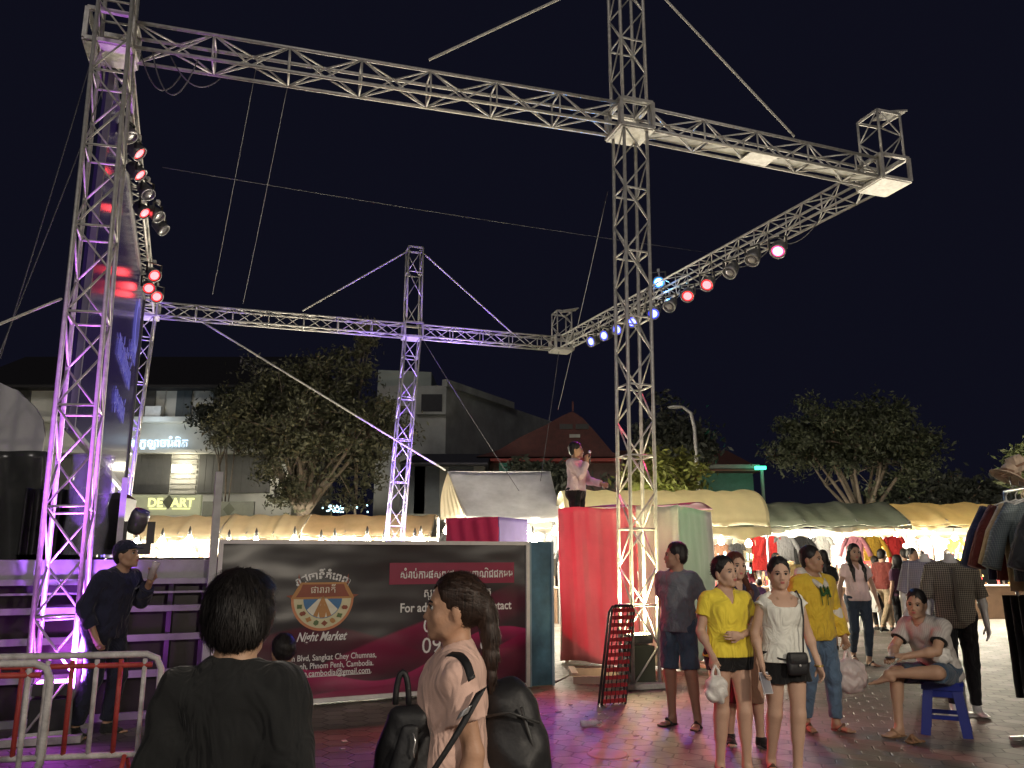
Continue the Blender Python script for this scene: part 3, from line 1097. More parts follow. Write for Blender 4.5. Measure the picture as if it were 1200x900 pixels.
MB().bar(up_to(sB - nF * 0.13, 0.75), up_to(sB - nF * 8.0, 0.75), 0.03, 1.48).build('side_cloth', M_BLACK, stg)
for px in (150, 205, 244):
    p = on_front(px, 0.12)
    MB().bar(up_to(p, 0.0), up_to(p, ZS - 0.3), 0.05, 0.05).build('upright', M_DARKMETAL, stg)
# posts
p = on_front(250, -0.02)
tag(MB().bar(up_to(p, 0), up_to(p, zat(252, 553, p)), 0.075, 0.075, up=eF).build('post', mat('grey square tube', (0.36, 0.36, 0.37), 0.5, 0.2, 0.2)), 'grey square post standing at the left end of the banner', 'post')
p = on_front(138, 0.5)
tag(MB().bar(up_to(p, ZS), up_to(p, zat(143, 560, p)), 0.09, 0.06, up=eF).build('post', mat('pale square tube', (0.50, 0.49, 0.5), 0.5, 0.1, 0.2)), 'pale post on the stage by the black loudspeaker', 'post')
# loudspeaker and lighting gear on the stage
p = on_front(124, 1.0)
sp = thing('loudspeaker', 'black loudspeaker cabinet standing on the left end of the stage', 'loudspeaker', up_to(p, ZS), angF - 0.3)
MB().prism([(-0.21, 0), (0.21, 0), (0.21, 0.62), (0.12, 0.68), (-0.21, 0.62)], -0.2, 0.2).build('cabinet', M_DARKMETAL, sp, False, True)
MB().box((0, -0.21, 0.33), (0.36, 0.02, 0.54)).build('grille', mat('speaker grille', (0.03, 0.03, 0.03), 0.8, 0, 0.2, 40, 0.5, 200), sp, False, True)
MB().bar((-0.05, -0.222, 0.62), (0.05, -0.222, 0.62), 0.004, 0.02).build('badge', M_STEEL, sp, False, True)
p = on_front(158, 0.7)
mh = thing('moving_head_lamp', 'blue tinged moving head lamp on the stage beside the loudspeaker', 'stage lamp', up_to(p, ZS), angF)
MB().box((0, 0, 0.06), (0.3, 0.26, 0.12)).build('base', M_DARKMETAL, mh, False, True)
MB().bar((-0.14, 0, 0.12), (-0.14, 0, 0.36), 0.04, 0.08).bar((0.14, 0, 0.12), (0.14, 0, 0.36), 0.04, 0.08).build('yoke', M_DARKMETAL, mh, False, True)
q_ = Vector((0.2, -0.3, 0.7)).to_track_quat('Z', 'Y').to_matrix()
MB().lathe([(0.07, -0.13), (0.1, -0.08), (0.1, 0.08), (0.085, 0.13)], (0, 0, 0.36), q_).build('head', M_PAR, mh, True, True)
MB().lathe([(0.08, 0.131), (0.001, 0.137)], (0, 0, 0.36), q_).build('lens', mat('blue glass', (0.1, 0.1, 0.3), 0.1), mh, True, True)

# black goods curtain and wrapped stack left of the loudspeaker
p0, p1 = on_front(20, 0.9), on_front(104, 0.9)
rnd = random.Random(4)
m_ = MB().grid(lambda u, v: up_to(p0.lerp(p1, u), 0.1 + (zat(80, 572, p0) - 0.1) * v) + nF * (0.05 * math.sin(u * 40) + 0.03 * math.sin(u * 17 + v * 3)), 60, 10, 0.01)
tag(m_.build('curtain', M_BLACK, None, True), 'black curtain hanging behind the magenta tower', 'curtain')
wp = mat('clear plastic wrap', (0.35, 0.36, 0.42), 0.12, 0, 0.4, 5, 0.8, 12, alpha=0.45)
p = on_front(98, 0.55)
tag(MB().grid(lambda u, v: (p.x + 0.20 * math.cos(6.283 * u) * (1 + .08 * math.sin(v * 20)), p.y + 0.2 * math.sin(6.283 * u), ZS - 0.2 + 1.25 * v), 20, 16).build('wrapped_column', wp, None, True), 'column wrapped in clear plastic beside the black curtain', 'column')

# hanging screen on the left side frame
sd = (nLF - nL); sd.z = 0
s0 = nL + sd * 0.03 + dirA * 0.0
s1 = nL + sd * 0.86
Ls = (s1 - s0).length
eS = (s1 - s0).normalized(); nS = Vector((eS.y, -eS.x, 0))      # facing the stage
scrn = thing('hanging_screen', 'huge dark screen with glowing violet Khmer lettering hanging under the left side beam', 'screen', up_to(s0, 3.0))
zb_, zt_ = 3.0, HB - 0.05


def Sp(u, z, o=0.0):
    p = s0 + eS * u
    return Vector((p.x, p.y, z)) + nS * o


MB().grid(lambda u, v: Sp(u * Ls, zb_ + v * (zt_ - zb_), 0.0), 10, 6, 0.08).build('display', mat('glossy dark screen', (0.015, 0.012, 0.03), 0.16, 0, 0.3, 1.0, emit=(0.03, 0.015, 0.10), es=0.22), scrn)
m_ = MB()
for a, b_ in ((Sp(0, zb_), Sp(Ls, zb_)), (Sp(0, zt_), Sp(Ls, zt_)), (Sp(Ls, zb_), Sp(Ls, zt_)), (Sp(0, zb_), Sp(0, zt_))):
    m_.bar(a, b_, 0.07, 0.09, up=UP if abs((b_ - a).z) < 0.1 else eS)
m_.build('frame', mat('screen frame', (0.12, 0.12, 0.14), 0.4, 0.3), scrn)
gl = glow('violet letters', (0.22, 0.20, 1.0), 0.33)
text('ការតាំងពិព័រណ៍', 0.62, Sp(Ls * 0.62, 4.95, 0.02), eS, UP, gl, scrn, bold=0.01)
text('សួនកំសាត', 0.42, Sp(Ls * 0.80, 5.65, 0.02), eS, UP, gl, scrn, bold=0.01)
text('សូមស្វាគមន៍'.replace('្', ''), 0.52, Sp(Ls * 0.6, 4.15, 0.02), eS, UP, gl, scrn, bold=0.01)
me_poly = [Sp(Ls * 0.84 + 0.62 * math.cos(t * 0.2618), 6.45 + 0.62 * math.sin(t * 0.2618), 0.025) for t in range(24)]
MB().add(me_poly, [tuple(range(24))]).build('round_emblem', glow('violet disc', (0.25, 0.24, 1.0), 0.5), scrn)
me_poly = [Sp(Ls * 0.84 + 0.45 * math.cos(t * 0.2618), 6.45 + 0.45 * math.sin(t * 0.2618), 0.03) for t in range(24)]
MB().add(me_poly, [tuple(range(24))]).build('emblem_centre', glow('violet disc 2', (0.06, 0.05, 0.4), 0.5), scrn.children[-1])

# ------------------------------------------------------------------ red lit draped booth with the speaker's platform
k0, k1 = G(660, 777), G(752, 790)
kf = (G(800, 786) - k0); kf.z = 0
eK = kf.normalized(); nK = Vector((eK.y, -eK.x, 0))


def kt(px):
    r = ray(px, 650)
    den = eK.x * r.y - eK.y * r.x
    return (k0.y * r.x - k0.x * r.y) / den


kL, kR = k0 + eK * kt(655), k0 + eK * kt(797)
WK = (kR - kL).length
HK = zat(700, 596, k0)
DK = 2.1
booth = thing('draped_booth', 'tall draped booth glowing red on the left and greenish on the right', 'booth', kL)
pale = mat('pale sheeting', (0.66, 0.64, 0.60), 0.8, 0, 0.08, 2, 0.35, 4)


def K(u, d, z):
    p = kL + eK * u - nK * d
    return Vector((p.x, p.y, z))


def fold(u, v, s=0.0):
    return 0.022 * math.sin(u * 7 + 2.2 * math.sin(v * 3 + s)) * (0.4 + 0.6 * (1 - v)) + 0.010 * math.sin(u * 17 + v * 6 + s) + 0.004 * math.sin(u * 41 + 5 * v)


def seg_front(name, u0, u1, m, zlo=0.03):
    return MB().grid(lambda u, v: K(u0 + (u1 - u0) * u, fold((u0 + (u1 - u0) * u) * 1.2, v), zlo + (HK - zlo) * v + 0.02 * math.sin(7 * u)), 60, 24, 0.008).build(name, m, booth, True)


# pale sheet with red light put into its colour at left, green at right
uS = WK * 0.66
seg_front('front_sheet', 0, uS, mat('red light tint sheeting', (0.60, 0.16, 0.20), 0.8, 0, 0.1, 2, 0.3, 4))
seg_front('front_sheet', uS + 0.012, WK, mat('green light tint sheeting', (0.58, 0.60, 0.52), 0.8, 0, 0.1, 2, 0.35, 4))
for u_, nm in ((0.0, 'side_sheet'), (WK, 'side_sheet')):
    MB().grid(lambda u, v: K(u_ + fold(u * 2, v, 1.0) * 0.7, 0.02 + DK * u, 0.03 + (HK - 0.03) * v), 40, 20, 0.008).build(nm, pale, booth, True)
m_ = MB().grid(lambda u, v: K(WK * (0.12 + 0.9 * u) - 0.01, 0.55 + (DK - 0.55) * v, HK + 0.05 + 0.07 * math.sin(3.1416 * v) * (0.6 + 0.4 * math.sin(u * 8))), 30, 12, 0.012)
m_.build('top_cloth', mat('wine top cloth', (0.34, 0.06, 0.14), 0.8, 0, 0.2, 3, 0.4, 6), booth, True)
for u_ in (0.07, WK - 0.07):
    for d_ in (0.1, DK - 0.05):
        MB().bar(K(u_, d_, 0), K(u_, d_, HK - 0.04), 0.05, 0.05).build('corner_post', M_STEEL, booth)
ZP = P(676, 519, K(.3, .5, 0).y).z - 1.775
MB().add([K(0.05, 0.1, ZP), K(WK - .05, 0.1, ZP), K(WK - .05, DK - .1, ZP), K(0.05, DK - .1, ZP), K(0.05, 0.1, ZP - .05), K(WK - .05, 0.1, ZP - .05), K(WK - .05, DK - .1, ZP - .05), K(0.05, DK - .1, ZP - .05)],
         [(0, 1, 2, 3), (7, 6, 5, 4), (0, 4, 5, 1), (1, 5, 6, 2), (2, 6, 7, 3), (3, 7, 4, 0)]).build('platform', mat('plywood', (0.3, 0.2, 0.12), 0.7), booth)
spot(K(WK + 2.6, -0.2, HK + 1.6), K(WK * 1.0, 0.35, HK - 0.45), (0.15, 1.0, 0.22), 90, 50)  # assumed green spot without a fixture, lights the right side of the booth

# smaller red and violet booth further back on the stage
c0 = P(522, 636, 15.0); c1 = P(618, 636, 15.6); cm = P(584, 636, 14.4)
bb = thing('cloth_booth', 'small booth of red and violet cloth on the stage under the gable tent', 'booth', up_to(cm, ZS))
hz = P(560, 606, 14.6).z
for a, b_, m_c, nm in ((c0, cm, mat('crimson cloth', (0.65, 0.04, 0.13), 0.8, 0, 0.1, 2, 0.3, 5), 'left_cloth'), (cm, c1, mat('violet cloth', (0.16, 0.10, 0.36), 0.8, 0, 0.15, 2, 0.3, 5), 'right_cloth')):
    MB().grid(lambda u, v: up_to(a.lerp(b_, u), ZS + (hz - ZS) * v) + Vector((0.01, 0.02, 0)) * math.sin(u * 24 + 3 * v), 30, 8, 0.01).build(nm, m_c, bb, True)
bkp = (c0 + c1) / 2 + Vector((0.1, 0.8, 0))
MB().add([up_to(c0, hz), up_to(cm, hz), up_to(c1, hz), up_to(bkp, hz + 0.07)], [(0, 1, 3), (1, 2, 3), (0, 3, 2)]).build('roof_cloth', mat('crimson cloth', (0.6, 0.04, 0.13)), bb)

# folded bed frame leaning by the tower
fb0, fb1 = G(708, 812), G(729, 829)
fd = Vector((0.93, 0.36, 0)).normalized()
bw = 0.29
cart = thing('folding_cot', 'folded black metal cot with woven red webbing leaning against the tall centre tower', 'folding cot', G(716, 816))
lean = Vector((0.10, 0.24, 0))
q0 = G(705, 827)
ctop = Vector((0.17, 0.25, 1.0))


def Cc(u, t, o=0.0):
    return q0 + fd * (u * bw) + ctop * t + Vector((0.36, -0.93, 0.2)) * o


for k, oo in enumerate((0.0, -0.07)):
    MB().tube([Cc(0, 0, oo), Cc(0, 0.97, oo), Cc(0.12, 1.03, oo), Cc(0.88, 1.03, oo), Cc(1, 0.97, oo), Cc(1, 0, oo), Cc(0.9, -0.01, oo), Cc(0.1, -0.01, oo), Cc(0, 0, oo)], 0.014, 8).build('frame', M_DARKMETAL, cart, True)
m_ = MB()
red_web = mat('red webbing', (0.5, 0.04, 0.05), 0.6, 0, 0.2)
for i in range(13):
    t = 0.04 + i * 0.078
    m_.bar(Cc(0.02, t, 0.01), Cc(0.98, t, 0.01), 0.012, 0.042, up=ctop)
m_.build('cross_webbing', red_web, cart)
m_ = MB()
for i in range(5):
    u = 0.14 + i * 0.18
    for j in range(13):
        t = 0.04 + j * 0.078
        o_ = 0.02 if (i + j) % 2 else 0.0
        m_.bar(Cc(u, t - 0.03, o_), Cc(u, t + 0.045, 0.02 - o_), 0.022, 0.004, up=fd)
m_.build('long_webbing', mat('black webbing', (0.03, 0.03, 0.03), 0.7), cart)
MB().tube([Cc(0, 0.02, -0.07), Cc(-0.12, -0.04, 0.12), Cc(-0.12, -0.12, 0.15)], 0.012, 8).tube([Cc(1, 0.0, -0.07), Cc(1.02, -0.08, 0.12)], 0.014, 8).build('folded_leg', M_DARKMETAL, cart, True)
for s_ in (0.95, 1.1):
    MB().lathe([(0.02, -0.012), (0.035, -0.012), (0.035, 0.012), (0.02, 0.012)], Cc(s_, -0.10, 0.12), Matrix.Rotation(R(90), 3, 'Y')).build('wheel', M_DARKMETAL, cart, True)
# low timber pallets
for a, b_, lb in ((G(672, 806), G(745, 806), 'low timber frame lying left of the tall tower foot, lit red'), (G(832, 797), G(868, 795), 'low red box frame on the ground beyond the man in the grey shirt')):
    r_ = thing('pallet', lb, 'pallet', a)
    dd = (b_ - a).normalized(); pp = Vector((-dd.y, dd.x, 0))
    for k in range(2):
        MB().bar(up_to(a + pp * 0.7 * k, 0.09), up_to(b_ + pp * 0.7 * k, 0.09), 0.05, 0.09).build('rail', mat('raw timber', (0.42, 0.28, 0.22), 0.7), r_)
    for t in (0.03, 0.97):
        q = a.lerp(b_, t)
        MB().bar(up_to(q + pp * .03, 0.155), up_to(q + pp * 0.67, 0.155), 0.08, 0.03).build('cross_board', mat('raw timber', (0.42, 0.28, 0.22), 0.7), r_)

# crowd barriers
M_BW = mat('chipped white paint', (0.55, 0.53, 0.52), 0.5, 0, 0.3, 12, 0.3, 60)
M_BR = mat('chipped red paint', (0.42, 0.055, 0.045), 0.5, 0, 0.3, 12, 0.3, 60)


def barrier(label, pR_, pL_, zt, zb2, n, first_white, Lfoot=True):
    r_ = thing('crowd_barrier', label, 'barrier', pR_, 0, 'crowd barriers at the foot of the magenta tower')
    d = (pL_ - pR_).normalized()
    L = (pL_ - pR_).length
    f = lambda u, z: up_to(pR_ + d * u, z)
    MB().tube([f(0.02, zb2), f(0.0, zb2 + 0.1), f(0, zt - 0.10), f(0.03, zt - 0.03), f(0.10, zt), f(L - 0.1, zt), f(L - 0.03, zt - .03), f(L, zt - 0.1), f(L, zb2 + .1), f(L - .02, zb2)], 0.023, 10).build('outer_frame', M_BW, r_, True)
    MB().tube([f(0.06, zt - 0.07), f(L - 0.06, zt - 0.07)], 0.018, 8).build('inner_rail', M_BR, r_, True)
    MB().tube([f(0.02, zb2), f(L - 0.02, zb2)], 0.021, 8).build('bottom_rail', M_BW if first_white else M_BR, r_, True)
    for i in range(n):
        u = L * (i + 0.7) / (n + 0.4)
        MB().tube([f(u, zb2), f(u, zt - 0.03)], 0.017, 8).build('bar', M_BW if (i % 2 == 0) == first_white else M_BR, r_, True)
    for u in (0.18, L - 0.18):
        q = f(u, 0)
        w_ = Vector((-d.y, d.x, 0))
        MB().tube([q + w_ * 0.22 + UP * 0.014, q + w_ * .03 + UP * (zb2 - 0.0), q - w_ * .03 + UP * (zb2 - 0.0), q - w_ * 0.22 + UP * 0.014], 0.015, 8).build('foot', M_BR, r_, True)
    return r_


pr = XY(196, 700, 5.9); pl = pr + Vector((-1.9, -0.35, 0))
barrier('red and white crowd barrier behind, its rounded corner beside the man in black', pr, pl, 0.92, 0.27, 12, True)
pr2 = XY(70, 700, 5.25); pl2 = pr2 + Vector((-1.7, -0.22, 0))
barrier('front crowd barrier with white bars leaving the picture at left', pr2, pl2, 0.94, 0.30, 9, True)

# white tent and black tarpaulin at the far left
tt = thing('market_tent', 'white domed tent with black tarpaulin sides at the far left edge', 'tent', XY(0, 650, 9.6))
a0 = P(-190, 500, 9.6)
e1 = P(50, 500, 9.6)
zz = lambda py: P(20, py, 9.6).z
prof = [(-190, 452), (-120, 440), (-60, 440), (-10, 447), (15, 458), (38, 476), (50, 492), (55, 510), (54, 530)]
pts_ = [(P(a, 500, 9.6).x, zz(b_)) for a, b_ in prof] + [(P(-190, 500, 9.6).x, zz(530))]
MB().grid(lambda u, v: (lambda i, t: (pts_[i][0] * (1 - t) + pts_[i + 1][0] * t - 2.2 * v, 9.6 + 3.0 * v, (pts_[i][1] * (1 - t) + pts_[i + 1][1] * t) - 0.10 * math.sin(math.pi * v) + 0.012 * math.sin(u * 40 + v * 5)))(min(7, int(u * 8)), u * 8 - min(7, int(u * 8))), 48, 12, 0.012).build('canopy', mat('white tarpaulin', (0.50, 0.50, 0.52), 0.7, 0, 0.12, 2, 0.3, 4), tt, True)
MB().prism(pts_, 9.58, 9.6, 'Y').build('gable_cloth', mat('white tarpaulin', (0.50, 0.50, 0.52)), tt)
btp = mat('black glossy tarpaulin', (0.05, 0.052, 0.052), 0.24, 0, 0.3, 2, 0.6, 3.5)
MB().grid(lambda u, v: (P(-190 + 236 * u, 600, 9.5).x + 0.05 * (1 - v), 9.5 + 0.05 * math.sin(u * 23 + v * 2) + 0.10 * math.sin(u * 4 - v * 4), 0.02 + (P(20, 529, 9.5).z - .02) * v), 60, 30, 0.01).build('side_tarpaulin', btp, tt, True)
MB().grid(lambda u, v: (P(46, 600, 9.5).x - 2.2 * u, 9.52 + 3.0 * u, 0.02 + (P(20, 529, 9.5).z - .02) * v), 20, 10, 0.01).build('end_tarpaulin', btp, tt, True)
m_ = MB()
for x_ in (P(-180, 600, 9.5).x, P(40, 600, 9.5).x):
    for y_ in (9.66, 12.45):
        x_ = x_ - (2.1 if y_ > 11 else 0)
        MB().tube([(x_, y_, 0), (x_, y_, P(20, 529, 9.5).z)], 0.03).build('pole', M_STEEL, tt)

# ------------------------------------------------------------------ market stalls
M_BULB = glow('white bulb', (1.0, 0.90, 0.66), 90)
M_FRAME = mat('stall pole', (0.3, 0.3, 0.3), 0.5, 0.3)
garment_cols = {'white': (0.75, 0.74, 0.70), 'red': (0.5, 0.03, 0.03), 'black': (0.02, 0.02, 0.022), 'mustard': (0.55, 0.33, 0.04), 'navy': (0.03, 0.04, 0.10),
                'pink': (0.62, 0.25, 0.30), 'grey': (0.25, 0.25, 0.26), 'teal': (0.04, 0.20, 0.22), 'brown': (0.16, 0.08, 0.05), 'cream': (0.65, 0.58, 0.42)}
ORD = ['first', 'second', 'third', 'fourth', 'fifth', 'sixth', 'seventh', 'eighth', 'ninth', 'tenth', 'eleventh', 'twelfth', 'thirteenth', 'fourteenth', 'fifteenth', 'sixteenth', 'seventeenth', 'eighteenth', 'nineteenth', 'twentieth']


def shirt_mb(w=0.46, h=0.66, t=0.09, sl=0.30, seed=0):
    """a shirt as it hangs on a hanger: front and back sheets meeting at the sides, sleeves drooping"""
    rn = random.Random(seed)
    ph = rn.random() * 6
    m_ = MB()

    def tor(u, v):
        a = 2 * math.pi * u
        z = -h * v
        half = w / 2 * (0.80 + 0.16 * min(1, v * 5)) if v > 0 else w * 0.38
        zz = z - (0.055 * (abs(math.cos(a)) ** 1.5) * (1 - min(1, v * 4)))
        return (half * math.cos(a) * (1 + 0.04 * math.sin(5 * v + ph)), t * (0.45 + 0.55 * min(1, v * 3)) * math.sin(a) + 0.014 * math.sin(14 * math.cos(a) + ph + 3 * v), zz)
    m_.grid(tor, 28, 9)
    for s_ in (-1, 1):
        a = Vector((s_ * w * 0.38, 0, -0.05)); b_ = Vector((s_ * (w * 0.38 + sl * 0.42), 0, -0.05 - sl * 0.9))
        m_.tube([a, a.lerp(b_, 0.5) + Vector((s_ * 0.02, 0, 0.02)), b_], 0.055, 10, 0.068)
    return m_


SHIRTS = [shirt_mb(0.46, 0.66, 0.05, 0.22, 1), shirt_mb(0.44, 0.70, 0.06, 0.50, 2), shirt_mb(0.40, 0.85, 0.05, 0.16, 3), shirt_mb(0.5, 0.62, 0.07, 0.52, 4)]
shirt_me = {}


def hang(label, group, pos, rz, col, kindi, scale=1.0, cat='shirt'):
    r_ = thing('hanging_shirt', label, cat, pos, rz, group)
    r_.scale = (scale,) * 3
    key = (col, kindi)
    if key not in shirt_me:
        o = SHIRTS[kindi].build('garment', cloth(col, garment_cols[col]), r_, True, True)
        shirt_me[key] = o.data
    else:
        o = bpy.data.objects.new('garment', shirt_me[key]); COL.objects.link(o); o.parent = r_
    if 'hanger' not in shirt_me:
        h = MB().tube([(-0.19, 0, -0.045), (0, 0, 0.02), (0.19, 0, -0.045)], 0.007, 6).tube([(0, 0, 0.02), (0, 0, 0.06), (0.02, 0, 0.085), (0, 0, 0.10), (-0.02, 0, 0.085)], 0.004, 6).build('hanger', M_WHITE, r_, True, True)
        shirt_me['hanger'] = h.data
    else:
        h = bpy.data.objects.new('hanger', shirt_me['hanger']); COL.objects.link(h); h.parent = r_
    return r_


bulb_mesh = {}


def bulb(label, pos, power=0, s=1.0, group='bare white bulbs of the market stalls', cool=False):
    r_ = thing('hanging_bulb', label, 'bulb', pos, 0, group)
    r_.scale = (s,) * 3
    if not bulb_mesh:
        bulb_mesh['g'] = MB().lathe([(0.018, 0.05), (0.02, 0.03), (0.055, -0.02), (0.06, -0.05), (0.045, -0.09), (0.001, -0.11)], n=12).build('globe', M_BULB, r_, True, True).data
        bulb_mesh['s'] = MB().lathe([(0.005, 0.16), (0.02, 0.11), (0.024, 0.045)], n=10).build('socket', M_DARKMETAL, r_, True, True).data
    else:
        for k, nm in (('g', 'globe'), ('s', 'socket')):
            o = bpy.data.objects.new(nm, bulb_mesh[k]); COL.objects.link(o); o.parent = r_
    if power:
        point(Vector(pos) + Vector((0, -0.14, -0.16)), (1.0, 0.90, 0.70), power, 0.09)
    return r_


def trinkets(name, label, x0, x1, y, zs, seed, cols, dens=60, size=0.035, parent=None):
    """rows of small hanging goods, too many to count"""
    rn = random.Random(seed)
    m_ = MB()
    for z in zs:
        for i in range(int((x1 - x0) * dens / 4)):
            m_.mi = rn.randrange(len(cols))
            x = x0 + rn.random() * (x1 - x0)
            sz = size * (0.5 + rn.random())
            m_.box((x, y + rn.uniform(-.12, .12), z - rn.random() * 0.12), (sz, sz * 0.5, sz * (1 + 3 * rn.random())), rn.random() * 3)
    o = m_.build(name, cols)
    kind(o, 'stuff')
    o['label'] = label
    o['category'] = 'stall goods'
    return o


GC = [mat('goods ' + k, c, 0.5, 0, 0) for k, c in (('gold', (0.5, 0.33, 0.1)), ('white', (0.7, 0.7, 0.66)), ('dark', (0.05, 0.04, 0.04)), ('red', (0.45, 0.04, 0.04)), ('brown', (0.2, 0.1, 0.05)), ('teal', (0.05, 0.2, 0.2)))]


def stall_frame(r_, x0, x1, y, dep, z, y2=None):
    for x_ in (x0 + 0.06, x1 - 0.06):
        for yy in (y + 0.06, y + dep - 0.06):
            MB().tube([(x_, yy, 0), (x_, yy, z)], 0.025, 8).build('pole', M_FRAME, r_)


def arch_stall(label, px0, px1, y, ytop, yval, canv, dep=3.0, endcap=True, top_px=None):
    """stall with a barrel shaped awning whose front edge hangs down to the valance"""
    x0, x1 = P(px0, 650, y).x, P(px1, 650, y).x
    zt = P((px0 + px1) / 2, ytop, y + dep * 0.3).z
    zv = P((px0 + px1) / 2, yval, y).z
    r_ = thing('market_stall', label, 'stall', (x0, y, 0), 0, 'lit market stalls')
    f = lambda u, v: (x0 + (x1 - x0) * u, y + dep * (1 - math.cos(math.pi * v)) / 2, zv + (zt - zv) * math.sin(math.pi * v) ** 0.7 + 0.02 * math.sin(u * 60) * math.sin(math.pi * v) + 0.015 * math.sin(23 * u + 9 * v))
    MB().grid(f, 50, 18, 0.008).build('awning', canv, r_, True)
    MB().grid(lambda u, v: (x0 + (x1 - x0) * u, y - 0.012 + 0.03 * math.sin(u * 50), zv - 0.02 - (0.15 + 0.09 * math.sin(u * 9) + 0.03 * math.sin(u * 31)) * v), 80, 4, 0.006).build('valance', canv, r_, True)
    stall_frame(r_, x0, x1, y, dep, zv + 0.05)
    return r_, x0, x1, zv


def flat_stall(label, px0, px1, y, ytop, yval, canv, dep=3.0):
    """stall with a sagging sloped tarpaulin roof"""
    x0, x1 = P(px0, 650, y).x, P(px1, 650, y).x
    zt = P((px0 + px1) / 2, ytop, y + dep * 0.4).z
    zv = P((px0 + px1) / 2, yval, y).z
    r_ = thing('market_stall', label, 'stall', (x0, y, 0), 0, 'lit market stalls')

    def f(u, v):
        k = min(1, v / 0.4)
        z = zv + (zt - zv) * (k ** 0.8 if v < 0.4 else 1 - 0.15 * (v - 0.4))
        return (x0 + (x1 - x0) * u, y + dep * v, z - 0.06 * math.sin(math.pi * ((u * 3) % 1)) + 0.012 * math.sin(47 * u + 3 * v))
    MB().grid(f, 60, 16, 0.008).build('awning', canv, r_, True)
    MB().grid(lambda u, v: (x0 + (x1 - x0) * u, y - 0.012 + 0.025 * math.sin(u * 60), zv - 0.06 * math.sin(math.pi * ((u * 3) % 1)) - 0.015 - (0.10 + 0.06 * math.sin(u * 13)) * v), 80, 3, 0.006).build('valance', canv, r_, True)
    for k in range(4):
        u = k / 3
        MB().tube([f(min(u, .999), 0.02 + 0.0) , Vector(f(min(u, .999), 0.4)) - Vector((0, 0, 0.04))], 0.02, 6).build('rib', M_FRAME, r_)
    stall_frame(r_, x0, x1, y, dep, zv + 0.05)
    return r_, x0, x1, zv


def dress_stall(r_, nm, x0, x1, y, dep, zv, seed, backcol=(0.62, 0.58, 0.5), nb=5, power=55, shirts=8, front=False, cols=None, counter=True):
    rn = random.Random(seed)
    MB().box(((x0 + x1) / 2, y + dep - 0.1, zv / 2), (x1 - x0 - 0.1, 0.03, zv - 0.05)).build('back_cloth', mat('stall back %d' % seed, backcol, 0.8, 0, 0.15, 3, 0.3, 6), r_)
    if counter:
        MB().box(((x0 + x1) / 2, y + 0.55, 0.40), (x1 - x0 - 0.3, 0.7, 0.8)).build('counter', mat('stall counter', (0.22, 0.14, 0.09), 0.7), r_)
        MB().box(((x0 + x1) / 2, y + 0.55, 0.815), (x1 - x0 - 0.24, 0.76, 0.03)).build('counter_top', mat('counter cloth', (0.5, 0.4, 0.3), 0.8), r_)
    MB().tube([(x0 + .1, y + dep * 0.55, zv - 0.22), (x1 - .1, y + dep * 0.55, zv - 0.22)], 0.015).build('rail', M_STEEL, r_)
    names = list(garment_cols)
    for i in range(shirts):
        c = (cols or names)[rn.randrange(len(cols or names))]
        x = x0 + (x1 - x0) * (i + 0.6) / (shirts + 0.2)
        hang('%s garment, %s from the left on the rail of %s' % (c, ORD[i], nm), 'garments hanging in ' + nm, (x, y + dep * 0.55, zv - 0.33), rn.uniform(-.4, .4), c, rn.randrange(4), 0.8 + 0.3 * rn.random())
    for i in range(nb):
        x = x0 + (x1 - x0) * (i + 0.5 + rn.uniform(-.2, .2)) / nb
        bulb('bare white bulb hanging under the edge of ' + nm, (x, y + rn.uniform(0.1, 0.5), zv - 0.20 - rn.uniform(0, 0.12)), power, 1.2, 'bulbs of ' + nm)
    trinkets('goods', 'small hanging and stacked goods for sale crowding ' + nm, x0 + .2, x1 - .2, y + 0.6, [0.95, 1.1] + [1.35 + 0.25 * k for k in range(2)], seed, GC, 55)


TAN = canvas('tan awning cloth', (0.64, 0.56, 0.42), 0.50)
BRN = canvas('brown awning cloth', (0.56, 0.45, 0.31), 0.44)
CRM = canvas('cream awning cloth', (0.66, 0.62, 0.46), 0.5)
GRN = canvas('grey green awning cloth', (0.22, 0.24, 0.19), 0.25)
YEL = canvas('yellow awning cloth', (0.70, 0.60, 0.36), 0.5)
GRY = canvas('grey tent cloth', (0.70, 0.70, 0.72), 0.2)
CRT = canvas('cream tent cloth', (0.62, 0.56, 0.42), 0.45)

for args in [
    ('tan awning stall left of the square post, below the corner shop sign', 110, 252, 24.0, 603, 634, TAN, 3.0, 'the left tan stall', 5, 41),
    ('tan awning stall just right of the square post', 254, 349, 24.0, 602, 634, TAN, 3.0, 'the right tan stall', 4, 42),
    ('brown awning stall below the big tree', 351, 505, 24.5, 602, 632, BRN, 3.0, 'the brown stall', 6, 43)]:
    lb, p0_, p1_, y_, yt, yv, cv, dp, nm, nb, sd_ = args
    r_, x0, x1, zv = flat_stall(lb, p0_, p1_, y_, yt, yv - 6, cv, dp)
    dress_stall(r_, nm, x0, x1, y_, dp, zv, sd_, nb=nb, power=330, shirts=6)

